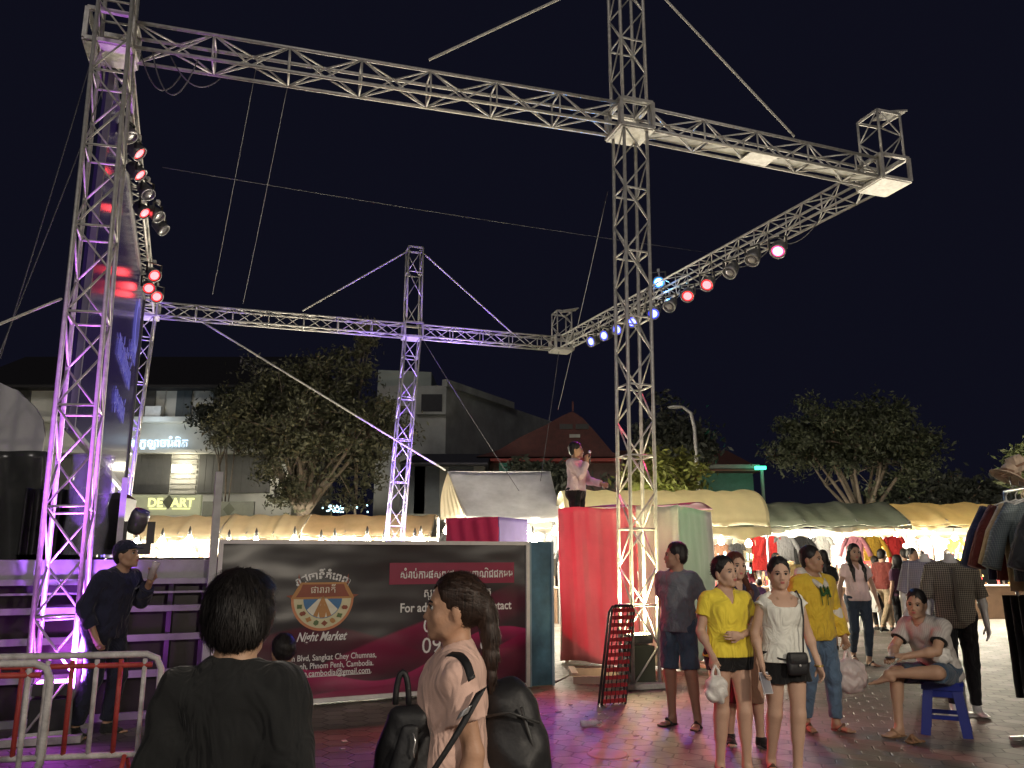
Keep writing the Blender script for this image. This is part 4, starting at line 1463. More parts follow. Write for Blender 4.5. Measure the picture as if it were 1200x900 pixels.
# gable tent
y_ = 19.6
x0, x1 = P(508, 608, y_).x, P(660, 608, y_).x
gz0, gz1 = P(580, 606, y_).z, P(580, 551, y_ + 1.3).z
xr0, xr1 = P(524, 552, y_ + 1.5).x, P(645, 552, y_ + 1.5).x
gt_ = thing('gable_tent', 'grey gable tent with a cream side flap behind the stage', 'tent', ((x0 + x1) / 2, y_, 0))
MB().grid(lambda u, v: ((xr0 + (xr1 - xr0) * u) * v + (x0 + 0.8 + (x1 - x0 - .8) * u) * (1 - v), y_ + 1.6 * v, gz0 + (gz1 - gz0) * v - 0.09 * math.sin(math.pi * v) - 0.03 * math.sin(math.pi * u)), 30, 14, 0.01).build('roof_cloth', GRY, gt_, True)
MB().grid(lambda u, v: ((xr0 + (xr1 - xr0) * u) * v + (x0 + (x1 - x0) * u) * (1 - v), y_ + 3.2 - 1.58 * v, gz0 + (gz1 - gz0) * v), 12, 8, 0.01).build('rear_cloth', GRY, gt_, True)
MB().grid(lambda u, v: (x0 + 0.04 + (0.72 - 0.0) * u + (xr0 - 0.03 - x0 - 0.72 * u) * v - 0.08 * math.sin(math.pi * v) * (1 - u), y_ - 0.03 + 3.1 * (1 - u) * (1 - v) * 0.5 + 1.6 * v + 0.03 * math.sin(u * 30) * (1 - v), gz0 + (gz1 - gz0 - .02) * v), 30, 14, 0.01).build('side_flap', CRT, gt_, True)
for x_ in (x0 + .1, x1 - .1):
    for yy in (y_ + .08, y_ + 3.1):
        MB().tube([(x_, yy, 0), (x_, yy, gz0)], 0.03).build('pole', M_FRAME, gt_)
MB().grid(lambda u, v: (x0 + 0.8 + (x1 - x0 - .8) * u, y_ - 0.03, gz0 - 0.02 - 0.1 * v - .02 * math.sin(u * 20)), 40, 2, 0.006).build('valance', GRY, gt_, True)
dress_stall(gt_, 'the grey gable tent', x0, x1, y_, 3.2, gz0 + 0.02, 77, nb=5, power=170, shirts=9, cols=['white', 'grey', 'black', 'cream'])

r_, x0, x1, zv = arch_stall('cream barrel awning stall behind the draped booth', 662, 905, 17.0, 573, 616, CRM, 3.4)
dress_stall(r_, 'the cream barrel awning stall', x0, x1, 17.0, 3.4, zv, 51, nb=6, power=190, shirts=12, cols=['red', 'black', 'white', 'brown', 'cream', 'red'])
r_, x0, x1, zv = flat_stall('long grey green tarpaulin stall below the right tree', 885, 1072, 20.0, 587, 614, GRN, 3.2)
dress_stall(r_, 'the grey green stall', x0, x1, 20.0, 3.2, zv, 54, nb=6, power=210, shirts=14, backcol=(0.8, 0.78, 0.7), cols=['white', 'black', 'grey', 'red', 'teal', 'white', 'mustard', 'pink', 'red'])
r_, x0, x1, zv = flat_stall('yellow awning stall behind the mannequins', 1060, 1230, 21.0, 588, 613, YEL, 3.2)
dress_stall(r_, 'the yellow awning stall', x0, x1, 21.0, 3.2, zv, 53, nb=6, power=230, shirts=9, backcol=(0.7, 0.62, 0.45))
# display front of the grey green stall: three bright garments that face the lane
for i, (px, c, k_) in enumerate(((962, 'white', 0), (1000, 'pink', 1), (1021, 'mustard', 3), (1047, 'red', 2), (938, 'black', 1), (918, 'grey', 3), (905, 'red', 1), (888, 'red', 2), (872, 'cream', 0))):
    hang('%s garment at the front edge of the right hand stalls, %s from the left' % (c, ORD[[872, 888, 905, 918, 938, 962, 1000, 1021, 1047].index(px)]), 'display garments at the stall fronts',
         P(px, 628, 19.7), rnd.uniform(-.15, .15), c, k_, 0.95)
# low glow strip of lamps behind the banner top as in the picture: small bulbs over the stall fronts
for i, px in enumerate((160, 190, 222, 268, 300, 345, 376, 392, 430, 450, 486)):
    bulb('bare white bulb shining just above the banner edge', P(px, 635 - (i % 3) * 2, 22.5), 0, 2.1, 'bulbs seen over the top of the stage')
bulb('large glaring bulb at the corner of the gable tent, near the blue panel', P(624, 632, 18.8), 260, 1.9)
bulb('large glaring bulb left of the red cloth booth', P(493, 630, 18.8), 220, 1.7)

# ------------------------------------------------------------------ buildings
def wall_rects(name, parent, y, rects, m, th=0.12):
    for (x0_, x1_, z0_, z1_) in rects:
        MB().box(((x0_ + x1_) / 2, y, (z0_ + z1_) / 2), (x1_ - x0_, th, z1_ - z0_)).build(name, m, parent)


Yb = 36.0
px2x = lambda px, py=520, y=Yb: P(px, py, y).x
py2z = lambda py, px=230, y=Yb: P(px, py, y).z
ty = thing('shophouse', 'pale two storey shophouse with shutters and a glowing Khmer sign behind the tan stalls', 'building', (px2x(150), Yb, 0))
M_RW = mat('pale render', (0.58, 0.58, 0.53), 0.85, 0, 0.16, 0.7, 0.2, 4)
M_SH = mat('grey steel shutter', (0.09, 0.09, 0.085), 0.55, 0.2, 0.15, 2)
xa, xb = px2x(-40), px2x(345)
z_roof, z_led, z_sign0 = py2z(458), py2z(494), py2z(529)
MB().box(((xa + xb) / 2, Yb + 4, z_roof / 2), (xb - xa, 8, z_roof)).build('wall', M_RW, ty)
MB().box(((xa + xb) / 2, Yb - 0.35, z_led), (xb - xa + .2, 0.7, 0.22)).build('ledge', M_RW, ty)
MB().box(((xa + xb) / 2, Yb - 0.25, z_sign0 - 0.05), (xb - xa + .1, 0.5, 0.15)).build('sign_band_cornice', M_RW, ty)
MB().prism([(Yb - 0.8, z_roof), (Yb - 0.8, z_roof + 0.12), (Yb + 4, z_roof + 2.6), (Yb + 8.8, z_roof + 0.12), (Yb + 8.8, z_roof)], xa - .3, xb + .3, 'X').build('roof', mat('dark roof sheet', (0.010, 0.009, 0.010), 0.7, 0, 0.2), ty)


def shutter(px0, px1, pz0, pz1, label=None, m=None):
    x0_, x1_ = px2x(px0), px2x(px1)
    z0_, z1_ = py2z(pz1), py2z(pz0)
    m_ = MB()
    n_ = max(3, int((x1_ - x0_) / 0.16))
    for i in range(n_):
        xx = x0_ + (x1_ - x0_) * (i + 0.5) / n_
        m_.box((xx, Yb - 0.05 - 0.012 * (i % 2), (z0_ + z1_) / 2), ((x1_ - x0_) / n_ * 0.98, 0.06, z1_ - z0_))
    return m_.build('shutter', m or M_SH, ty)


for a, b_ in ((-35, 30), (58, 82), (141, 178), (246, 282), (284, 336)):
    shutter(a, b_, 451, 491)
shutter(203, 221, 449, 490, m=mat('blue grey door', (0.07, 0.09, 0.10), 0.5))
for a, b_ in ((-20, 60), (70, 140), (160, 203), (236, 320)):
    shutter(a, b_, 533, 578)
MB().box((px2x(181), Yb - 0.3, py2z(485)), (0.7, 0.35, 0.55)).build('air_conditioner', M_WHITE, ty)
MB().tube([(px2x(190), Yb - 0.05, py2z(455)), (px2x(188), Yb - 0.05, py2z(490))], 0.03).build('drain_pipe', M_STEEL, ty)
for k in range(8):
    z = py2z(535 + k * 6)
    MB().box((px2x(219.5), Yb - 0.04, z), (px2x(234) - px2x(205), 0.10, 0.14)).build('stone_course', mat('pale stone', (0.42, 0.41, 0.37), 0.8), ty)
lamp = MB().box((px2x(219), Yb - 0.35, py2z(550)), (0.75, 0.28, 0.34)).build('wall_lamp', glow('wall lamp', (1, 0.93, 0.7), 9), ty)
point((px2x(219), Yb - 0.9, py2z(552)), (1, 0.92, 0.7), 60, 0.15)
MB().box((px2x(145), Yb - 0.35, py2z(533)), (1.1, 0.12, 0.1)).build('tube_lamp', glow('tube lamp', (1, 0.93, 0.7), 6), ty)
text('៖ កូឡាចារំពិត', 1.0, Vector((px2x(188), Yb - 0.12, py2z(524))), (1, 0, 0), UP, glow('shop letters', (0.62, 0.82, 1.0), 1.8), ty, bold=0.02, extrude=0.03, fit=px2x(221) - px2x(155))
point((px2x(190), Yb - 1.4, py2z(505)), (0.7, 0.85, 1.0), 45, 0.5)
# lit sign board
sg = thing('shop_sign', 'pale green lit shop sign with a dark diamond between its letters', 'sign', (px2x(198), Yb - 0.9, 0))
ys = 33.5
sx0, sx1 = P(150, 590, ys).x, P(236, 590, ys).x
sz0, sz1 = P(190, 604, ys).z, P(190, 580, ys).z
MB().box(((sx0 + sx1) / 2, ys, (sz0 + sz1) / 2), (sx1 - sx0, 0.2, sz1 - sz0)).build('board', mat('lit sign board', (0.35, 0.37, 0.27), 0.6, 0, 0.05, emit=(0.5, 0.55, 0.32), es=0.14), sg)
gy = glow('sign letters', (0.95, 0.95, 0.35), 1.6)
yq = ys - 0.12
text('DE', 0.50, Vector((P(183, 593, ys).x, yq, P(180, 594, ys).z)), (1, 0, 0), UP, gy, sg, bold=0.015)
text('ART', 0.50, Vector((P(215, 593, ys).x, yq, P(180, 594, ys).z)), (1, 0, 0), UP, gy, sg, bold=0.015)
for a, b_ in ((176, 196), (203, 224)):
    MB().box(((P(a, 596, ys).x + P(b_, 596, ys).x) / 2, yq, P(190, 596.2, ys).z), (P(b_, 596, ys).x - P(a, 596, ys).x, 0.02, 0.05)).build('underline', gy, sg)
cxx, czz = P(199, 588, ys).x, P(199, 588.5, ys).z
MB().add([(cxx - .26, yq, czz), (cxx, yq, czz - .3), (cxx + .26, yq, czz), (cxx, yq, czz + .3)], [(0, 1, 2, 3)]).build('diamond', mat('dark diamond', (0.08, 0.09, 0.06), 0.5), sg)
MB().box((sx0 + .3, ys + 0.05, sz0 / 2), (0.1, 0.1, sz0)).box((sx1 - .3, ys + 0.05, sz0 / 2), (0.1, 0.1, sz0)).build('post', M_FRAME, sg)
sg2 = thing('shop_sign', 'unlit grey shop sign with a faint diamond right of the square post', 'sign', (P(268, 590, ys).x, ys, 0))
MB().box((P(268, 597, ys).x, ys, P(260, 597, ys).z), (P(300, 597, ys).x - P(240, 597, ys).x, 0.15, 0.65)).build('board', mat('grey board', (0.16, 0.17, 0.14), 0.6), sg2)
cxx, czz = P(269, 597, ys).x, P(269, 597, ys).z
MB().add([(cxx - .25, ys - .085, czz), (cxx, ys - .085, czz - .28), (cxx + .25, ys - .085, czz), (cxx, ys - .085, czz + .28)], [(0, 1, 2, 3)]).build('diamond', mat('dark diamond', (0.05, 0.06, 0.05), 0.5), sg2)
MB().box((cxx, ys + .04, (czz - .35) / 2), (0.1, 0.1, czz - .35)).build('post', M_FRAME, sg2)

# stained concrete block
Yc = 38.0
cx = lambda px: P(px, 520, Yc).x
czf = lambda py: P(560, py, Yc).z
cb = thing('apartment_block', 'stained concrete apartment block with a long blank side wall behind the gable tent', 'building', (cx(525), Yc, 0))
M_CO = mat('stained concrete', (0.26, 0.27, 0.27), 0.9, 0, 0.4, 0.5, 0.3, 3)
nt = M_CO.node_tree
v0, v1 = Vector((cx(522), Yc, 0)), Vector((cx(690), Yc + 13, 0))
m_ = MB()
m_.prism([(cx(440), Yc), (cx(522), Yc), (cx(690), Yc + 13), (cx(600), Yc + 20), (cx(440), Yc + 12)], 0, czf(452), 'Z')
m_.build('wall', M_CO, cb)
m_ = MB().prism([(cx(436), Yc + 1), (cx(500), Yc + 1.5), (cx(500), Yc + 6), (cx(436), Yc + 6)], czf(452), czf(428), 'Z')
m_.build('roof_room', mat('pale roof room', (0.30, 0.34, 0.32), 0.9, 0, 0.2, 0.6), cb)
MB().bar((cx(520), Yc - .05, czf(449)), (cx(600), Yc + 6, czf(449)), 0.3, 0.35).build('parapet', M_CO, cb)
w_ = MB().box((cx(505), Yc - 0.02, czf(473)), (1.0, 0.1, 0.9)).build('window', mat('black window', (0.02, 0.02, 0.025), 0.2), cb)
MB().box((cx(505), Yc - 0.12, czf(485)), (1.4, 0.3, 0.12)).build('ledge', M_CO, cb)
lt = thing('tiled_house', 'dark low tiled roof house between the violet tower and the gable house', 'building', (cx(525), 33, 0))
Yl = 32.0
lx = lambda px: P(px, 560, Yl).x
lz = lambda py: P(540, py, Yl).z
MB().prism([(Yl - .6, lz(544)), (Yl + 5, lz(514)), (Yl + 10.6, lz(544)), (Yl + 10.6, lz(546)), (Yl - .6, lz(546))], lx(470), lx(572), 'X').build('roof', mat('dark tiles', (0.03, 0.03, 0.045), 0.8, 0, 0.2, 8), lt)
MB().box(((lx(475) + lx(568)) / 2, Yl + 5, lz(546) / 2), (lx(568) - lx(475), 9.6, lz(546))).build('wall', mat('dim wall', (0.10, 0.10, 0.09), 0.8), lt)
for a in (483, 500, 540):
    MB().box((lx(a), Yl + .17, lz(572)), (1.0, 0.08, 2.0)).build('window', mat('dark pane', (0.03, 0.035, 0.04), 0.2), lt)

# temple like red gable house
Yd = 34.0
dx = lambda px: P(px, 540, Yd).x
dz = lambda py: P(650, py, Yd).z
gh = thing('gable_house', 'red gabled house with a curved Khmer roof behind the man on the booth', 'building', (dx(650), Yd, 0))
M_RT = mat('dark red tiles', (0.055, 0.012, 0.011), 0.75, 0, 0.3, 5)
poly = [(dx(558), dz(535)), (dx(585), dz(527)), (dx(610), dz(512)), (dx(640), dz(498)), (dx(660), dz(487)), (dx(672), dz(482)), (dx(684), dz(490)), (dx(700), dz(508)), (dx(718), dz(530)), (dx(735), dz(536))]
MB().prism(poly, Yd, Yd + 9).build('roof', M_RT, gh)
MB().box(((dx(562) + dx(730)) / 2, Yd + 4.5, dz(537) / 2 - .01), (dx(730) - dx(562), 9, dz(537))).build('wall', mat('dull red wall', (0.09, 0.05, 0.045), 0.8, 0, 0.2), gh)
MB().bar((dx(672), Yd - .1, dz(482)), (dx(672), Yd - .1, dz(471)), 0.07, 0.07).build('finial', M_RT, gh)
for a in (664, 683):
    MB().box((dx(a), Yd - .03, dz(500)), (0.55, 0.06, 0.22)).build('vent', mat('dark vent', (0.02, 0.02, 0.02), 0.6), gh)
MB().box((dx(674), Yd - .03, dz(511)), (0.45, 0.06, 0.14)).build('nameplate', mat('pale plate', (0.3, 0.3, 0.28), 0.6), gh)
MB().box(((dx(575) + dx(725)) / 2, Yd - .35, dz(541)), (dx(725) - dx(575), 0.7, 0.12)).build('eaves', mat('red board', (0.22, 0.03, 0.025), 0.7), gh)
MB().box(((dx(585) + dx(640)) / 2, Yd - .06, dz(551)), (dx(640) - dx(585), 0.08, 0.7)).build('shop_front', mat('green lit board', (0.03, 0.10, 0.08), 0.5, 0, 0.1, emit=(0.02, 0.16, 0.10), es=0.12), gh)

Ye = 37.0
ex = lambda px: P(px, 560, Ye).x
ez = lambda py: P(820, py, Ye).z
gb = thing('green_lit_house', 'low house with red tiled roof washed by green light near the street lamp', 'building', (ex(840), Ye, 0))
MB().prism([(Ye - .8, ez(552)), (Ye + 5, ez(512)), (Ye + 11, ez(552)), (Ye + 11, ez(554)), (Ye - .8, ez(554))], ex(740), ex(888), 'X').build('roof', mat('brown tiles', (0.10, 0.035, 0.025), 0.8, 0, 0.2, 6), gb)
MB().box(((ex(745) + ex(884)) / 2, Ye + 5, ez(554) / 2), (ex(884) - ex(745), 9.6, ez(554))).build('wall', mat('teal wall', (0.04, 0.10, 0.08), 0.8, 0, 0.2), gb)
MB().box(((ex(800) + ex(884)) / 2, Ye - .85, ez(549)), (ex(884) - ex(800), 0.1, 0.18)).build('gutter', mat('dull gutter', (0.12, 0.12, 0.11), 0.6), gb)
MB().box((ex(884), Ye - 1.0, ez(551)), (0.45, 0.2, 0.14)).build('green_lamp', glow('green lamp', (0.05, 1.0, 0.55), 5), gb)
point((ex(880), Ye - 1.6, ez(556)), (0.05, 1.0, 0.5), 22, 0.2)
MB().bar((ex(886), Ye - .9, 0), (ex(886), Ye - .9, ez(552)), 0.12, 0.12).build('post', mat('dull gutter', (0.12, 0.12, 0.11), 0.6), gb)
Yf = 48.0
o = MB().box((P(1150, 570, Yf).x, Yf + 3, P(1150, 571, Yf).z / 2), (9, 6, P(1150, 571, Yf).z)).build('wall', mat('dim grey wall', (0.10, 0.11, 0.10), 0.8))
fr = thing('distant_house', 'dim grey flat roofed house beyond the right tree', 'building', (P(1150, 570, Yf).x, Yf, 0))
o.data.transform(Matrix.Translation((-fr.location.x, -fr.location.y, 0))); o.parent = fr
o2 = MB().box((0, 3, P(1150, 571, Yf).z + .1), (9.6, 6.6, 0.2)).build('roof', mat('dim roof', (0.06, 0.06, 0.06), 0.8), fr, False, True)

# ------------------------------------------------------------------ street lamp
ls_ = XY(821, 620, 30)
sl = thing('street_lamp', 'tall curved street lamp, unlit, rising over the cream awning', 'street lamp', ls_)
zt_ = P(812, 484, 30).z
xx = P(792, 478, 30).x - ls_.x
MB().tube([(0, 0, 0), (0, 0, zt_ * 0.5), (-0.05, 0, zt_ * .92), (-0.16, 0, zt_), (-0.45, 0, zt_ + .22), (xx * .8, 0, zt_ + .25)], 0.085, 10, 0.05).build('pole', M_STEEL, sl, True, True)
MB().ball((xx, 0, zt_ + .23), (0.32, 0.14, 0.07), 8).build('lamp_head', mat('lamp head', (0.5, 0.5, 0.48), 0.4), sl, True, True)


# ------------------------------------------------------------------ trees
def tree(name, label, base, height, crown_c, crown_r, seed, leafm, barkm, nclump=60, nleaf=120, leaf=0.16, cl=0.9, forks=7, trunk_r=0.22, cat='tree', twigs=True):
    rn = random.Random(seed)
    nr = np.random.RandomState(seed)
    r_ = thing(name, label, cat, base)
    B0 = Vector(base)
    cc = Vector(crown_c)
    m_ = MB()
    m_.tube([B0, B0 + Vector((0.1, 0, height * 0.22)), B0 + Vector((rn.uniform(-.3, .3), 0, height * 0.40))], trunk_r, 10, trunk_r * 0.75)
    fork = B0 + Vector((0.05, 0, height * 0.38))
    ends = []
    for i in range(forks):
        t = nr.randn(3)
        t /= np.linalg.norm(t)
        tgt = cc + Vector((t[0] * crown_r[0], t[1] * crown_r[1], abs(t[2]) * crown_r[2] * 0.9 - crown_r[2] * .1)) * 0.75
        mid = fork.lerp(tgt, 0.5) + Vector((rn.uniform(-.4, .4), rn.uniform(-.3, .3), rn.uniform(0, .5)))
        m_.tube([fork, fork.lerp(mid, .5) + Vector((0, 0, .1)), mid, tgt], trunk_r * 0.5, 7, 0.03)
        ends.append((mid, tgt))
    clumps = []
    for i in range(nclump):
        mid, tgt = ends[i % forks]
        if i % 4:
            w_ = nr.randn(3) * np.array([0.30, 0.3, 0.24])
            c = mid.lerp(tgt, rn.uniform(.55, 1.12)) + Vector((w_[0] * crown_r[0], w_[1] * crown_r[1], w_[2] * crown_r[2])) * 0.62
            clumps.append(c)
            if twigs:
                m_.tube([mid.lerp(tgt, .6), mid.lerp(tgt, .6).lerp(c, .5) + Vector((0, 0, .12)), c], 0.03, 5, 0.008)
            continue
        for _ in range(20):
            t = nr.uniform(-1, 1, 3)
            if 0.25 < np.linalg.norm(t) < 1:
                break
        c = cc + Vector((t[0] * crown_r[0], t[1] * crown_r[1], t[2] * crown_r[2]))
        clumps.append(c)
        if twigs:
            s_ = mid.lerp(tgt, rn.random())
            m_.tube([s_, s_.lerp(c, .5) + Vector((0, 0, .15)), c], 0.035, 5, 0.01)
    m_.build('trunk', barkm, r_, True)
    V, F = [], []
    tot = 0
    for c in clumps:
        k = int(nleaf * rn.uniform(0.5, 1.4))
        rr = cl * rn.uniform(0.6, 1.25)
        pos = nr.randn(k, 3) * rr * np.array([0.5, 0.5, 0.36]) + np.array(c)
        pos[:, 2] -= np.abs(nr.randn(k)) * 0.12 * rr
        a = nr.randn(k, 3); a /= np.linalg.norm(a, axis=1)[:, None]
        b_ = nr.randn(k, 3); b_ -= (a * b_).sum(1)[:, None] * a; b_ /= np.linalg.norm(b_, axis=1)[:, None]
        s_ = leaf * nr.uniform(0.6, 1.3, (k, 1))
        quad = np.stack([pos - a * s_, pos + b_ * s_ * 0.38, pos + a * s_, pos - b_ * s_ * 0.38], 1).reshape(-1, 3)
        V.append(quad)
        tot += k
    V = np.concatenate(V) - np.array(r_.location)[None]
    me = bpy.data.meshes.new('crown')
    me.from_pydata(V.tolist(), [], [tuple(range(4 * i, 4 * i + 4)) for i in range(tot)])
    me.materials.append(leafm)
    o = bpy.data.objects.new('crown', me); COL.objects.link(o); o.parent = r_
    return r_


def leafmat(name, col):
    m = mat(name, col, 0.6, 0, 0.45, 1.2)
    return m


bark = mat('pale bark', (0.16, 0.13, 0.10), 0.9, 0, 0.3, 4)
T1 = 29.0
c1_ = P(365, 505, T1)
tree('big_tree', 'big dark feathery tree behind the brown awning stall', XY(352, 620, T1), 7.6, (c1_.x, T1, c1_.z), (3.4, 2.2, 3.1), 5, leafmat('dusky leaves', (0.060, 0.062, 0.034)), bark, 250, 150, 0.10, 0.60, 17, 0.26)
c2 = P(428, 372, T1)
tree('sapling_top', 'single tall feathery shoot sticking up above the big dark tree', XY(415, 620, T1 + .6), 8.8, (c2.x, T1 + .6, c2.z - 0.25), (0.3, 0.3, 0.55), 9, leafmat('dusky shoot leaves', (0.085, 0.085, 0.05)), bark, 9, 60, 0.13, 0.45, 3, 0.06)
T2 = 31.0
c3 = P(1003, 520, T2)
tree('round_tree', 'broad dark green tree rising over the grey green stall', XY(1012, 620, T2), 6.6, (c3.x, T2, c3.z), (3.1, 2.4, 1.9), 17, leafmat('dark green leaves', (0.060, 0.070, 0.038)), bark, 210, 140, 0.105, 0.56, 15, 0.2)
c4 = P(785, 560, 25)
tree('small_tree', 'small yellow green tree lit from below behind the tall centre tower', XY(790, 620, 25), 3.6, (c4.x, 25, c4.z), (1.3, 0.9, 0.85), 21, leafmat('yellow green leaves', (0.16, 0.17, 0.04)), bark, 46, 85, 0.12, 0.5, 6, 0.09)
point((P(770, 600, 24.3).x, 24.0, 2.6), (0.9, 1.0, 0.4), 60, 0.2)
c5 = P(792, 508, 33)
tree('dark_tree', 'dark tree behind the curved street lamp', XY(770, 620, 33), 6.2, (c5.x, 33, c5.z), (1.6, 1.3, 1.6), 25, leafmat('night leaves', (0.035, 0.04, 0.03)), bark, 60, 90, 0.16, 0.8, 6, 0.14)
c6 = P(1098, 575, 34)
tree('low_tree', 'low dark tree right of the broad tree', XY(1090, 620, 34), 3.8, (c6.x, 34, c6.z), (2.6, 1.3, 0.9), 27, leafmat('night leaves', (0.035, 0.04, 0.03)), bark, 60, 80, 0.16, 0.7, 6, 0.12)
c7 = P(1205, 545, 24)
tree('edge_tree', 'yellow green tree at the right picture edge behind the hangers', XY(1210, 620, 24), 4.6, (c7.x + .15, 24, c7.z), (0.45, 0.5, 0.6), 29, leafmat('edge leaves', (0.10, 0.12, 0.05)), bark, 24, 80, 0.12, 0.5, 5, 0.1)
c8 = P(655, 560, 31.5)
tree('dark_bush_tree', 'dark bushy tree in front of the red gable house', XY(655, 620, 31.5), 3.2, (c8.x, 31.5, c8.z), (2.2, 0.8, 0.7), 31, leafmat('night leaves', (0.035, 0.04, 0.03)), bark, 50, 80, 0.15, 0.6, 6, 0.1)
c9 = P(300, 480, 33.5)
tree('climbing_plant', 'dark climber hanging on the shophouse front left of the big tree', XY(262, 620, 34.6), 6.0, (P(262, 480, 34.8).x, 34.8, P(262, 480, 34.8).z), (1.5, 0.4, 1.6), 33, leafmat('night leaves', (0.035, 0.04, 0.03)), bark, 36, 60, 0.14, 0.5, 5, 0.06, cat='plant')
# far cluster of blue fairy lights seen through the big tree
rn = random.Random(3)
m_ = MB()
for i in range(46):
    m_.ball(P(rn.uniform(383, 402) if i < 36 else rn.uniform(363, 440), rn.uniform(592, 600), 33), 0.035, 3)
o = m_.build('fairy_lights', glow('fairy lights', (0.5, 0.85, 1.0), 5))
kind(o, 'stuff'); o['label'] = 'cluster of tiny blue white fairy lights behind the big tree'; o['category'] = 'lights'

# ------------------------------------------------------------------ figures: smooth bodies meshed from blended limb volumes
class Vol:
    def __init__(s, h):
        s.h, s.p, s.cuts, s.noise = h, [], [], None

    def cap(s, a, b, ra, rb=None, k=0.02, ax=None, fl=1.0, flat=False, sub=False):
        s.p.append(('c', np.array(a, float), np.array(b, float), ra, ra if rb is None else rb, k, None if ax is None else np.array(ax, float), fl, flat, sub))
        return s

    def ell(s, c, r, k=0.02, rot=None, sub=False):
        r = np.array(r if hasattr(r, '__len__') else (r, r, r), float)
        s.p.append(('e', np.array(c, float), r, None if rot is None else np.array(rot, float), 0, k, None, 1, False, sub))
        return s

    def cut(s, pt, n, bounds=None):
        """keep the side of the plane that n points away from"""
        s.cuts.append((np.array(pt, float), np.array(n, float) / np.linalg.norm(n)))
        return s

    def mesh(s):
        h = s.h
        lo, hi = np.full(3, 9e9), np.full(3, -9e9)
        for q in s.p:
            if q[9]:
                continue
            if q[0] == 'c':
                m = max(q[3], q[4])
                lo = np.minimum(lo, np.minimum(q[1], q[2]) - m); hi = np.maximum(hi, np.maximum(q[1], q[2]) + m)
            else:
                m = max(q[2]); lo = np.minimum(lo, q[1] - m); hi = np.maximum(hi, q[1] + m)
        lo = lo - 4 * h; hi = hi + 4 * h
        n = np.ceil((hi - lo) / h).astype(int) + 1
        F = np.full(n, 0.3, np.float32)
        axs = [lo[i] + h * np.arange(n[i]) for i in range(3)]
        for q in s.p:
            k = q[5]
            if q[0] == 'c':
                m = max(q[3], q[4]) + k + 2 * h + 0.01
                a = np.minimum(q[1], q[2]) - m; b = np.maximum(q[1], q[2]) + m
            else:
                m = k + 2 * h + 0.01
                a = q[1] - max(q[2]) - m; b = q[1] + max(q[2]) + m
            i0 = np.clip(np.floor((a - lo) / h).astype(int), 0, n); i1 = np.clip(np.ceil((b - lo) / h).astype(int) + 1, 0, n)
            if (i1 <= i0).any():
                continue
            sl = tuple(slice(i0[j], i1[j]) for j in range(3))
            X, Y, Z = np.meshgrid(*[axs[j][sl[j]] for j in range(3)], indexing='ij')
            Pp = np.stack([X, Y, Z], -1) - q[1]
            if q[0] == 'c':
                ab = q[2] - q[1]; L2 = ab @ ab; L = math.sqrt(L2)
                tr = Pp @ ab / L2
                t = np.clip(tr, 0, 1)
                W = Pp - t[..., None] * ab
                r_ = q[3] + (q[4] - q[3]) * t
                if q[6] is not None:
                    sx_ = W @ q[6]
                    O = W - sx_[..., None] * q[6]
                    D = np.sqrt(sx_ ** 2 + (O ** 2).sum(-1) / q[7] ** 2) - r_
                    D = D * (1 - 0.35 * (1 - q[7]))
                else:
                    D = np.sqrt((W ** 2).sum(-1)) - r_
                if q[8]:
                    D = np.maximum(D, (tr - 1) * L)
            else:
                if q[3] is not None:
                    Pp = Pp @ q[3]
                D = (np.sqrt(((Pp / q[2]) ** 2).sum(-1)) - 1) * min(q[2])
            f = F[sl]
            if q[9]:
                D = -D
                hh_ = np.maximum(k - np.abs(f - D), 0) / k
                F[sl] = np.maximum(f, D) + hh_ * hh_ * k / 4
            else:
                hh_ = np.maximum(k - np.abs(f - D), 0) / k
                F[sl] = np.minimum(f, D) - hh_ * hh_ * k / 4
        if s.noise or s.cuts:
            X, Y, Z = np.meshgrid(*axs, indexing='ij')
            if s.noise:
                amp, fr, sd_ = s.noise
                F += (amp * (np.sin(X * fr * 1.1 + 3.1 * np.sin(Z * fr * 0.31 + sd_) + sd_) * np.sin(Z * fr * 0.8 + 2.3 * np.sin(Y * fr * .5 + X * fr * .6)) +
                             0.5 * np.sin(Z * fr * 2.1 + 2.0 * np.sin(X * fr * 1.3 + sd_)))).astype(np.float32)
            for pt, nn_ in s.cuts:
                D = (X - pt[0]) * nn_[0] + (Y - pt[1]) * nn_[1] + (Z - pt[2]) * nn_[2]
                F = np.maximum(F, D.astype(np.float32))
        F[0], F[-1] = 0.3, 0.3
        F[:, 0], F[:, -1] = 0.3, 0.3
        F[:, :, 0], F[:, :, -1] = 0.3, 0.3
        ins = F < 0
        C = [ins[dx_:n[0] - 1 + dx_, dy:n[1] - 1 + dy, dz_:n[2] - 1 + dz_] for dx_ in (0, 1) for dy in (0, 1) for dz_ in (0, 1)]
        cnt = sum(c.astype(np.int8) for c in C)
        act = (cnt > 0) & (cnt < 8)
        ids = np.full(act.shape, -1, np.int32)
        ijk = np.argwhere(act)
        ids[act] = np.arange(len(ijk))
        offs = [(dx_, dy, dz_) for dx_ in (0, 1) for dy in (0, 1) for dz_ in (0, 1)]
        vals = np.stack([F[ijk[:, 0] + o[0], ijk[:, 1] + o[1], ijk[:, 2] + o[2]] for o in offs], 1)
        acc = np.zeros((len(ijk), 3)); num = np.zeros(len(ijk))
        for a in range(8):
            for b in range(a + 1, 8):
                oa, ob = np.array(offs[a]), np.array(offs[b])
                if abs(oa - ob).sum() != 1:
                    continue
                va, vb = vals[:, a], vals[:, b]
                cr = (va < 0) != (vb < 0)
                t = np.where(cr, va / np.where(cr, va - vb, 1), 0)
                acc += np.where(cr[:, None], oa + (ob - oa) * t[:, None], 0)
                num += cr
        V = lo + h * (ijk + acc / num[:, None])
        faces = []
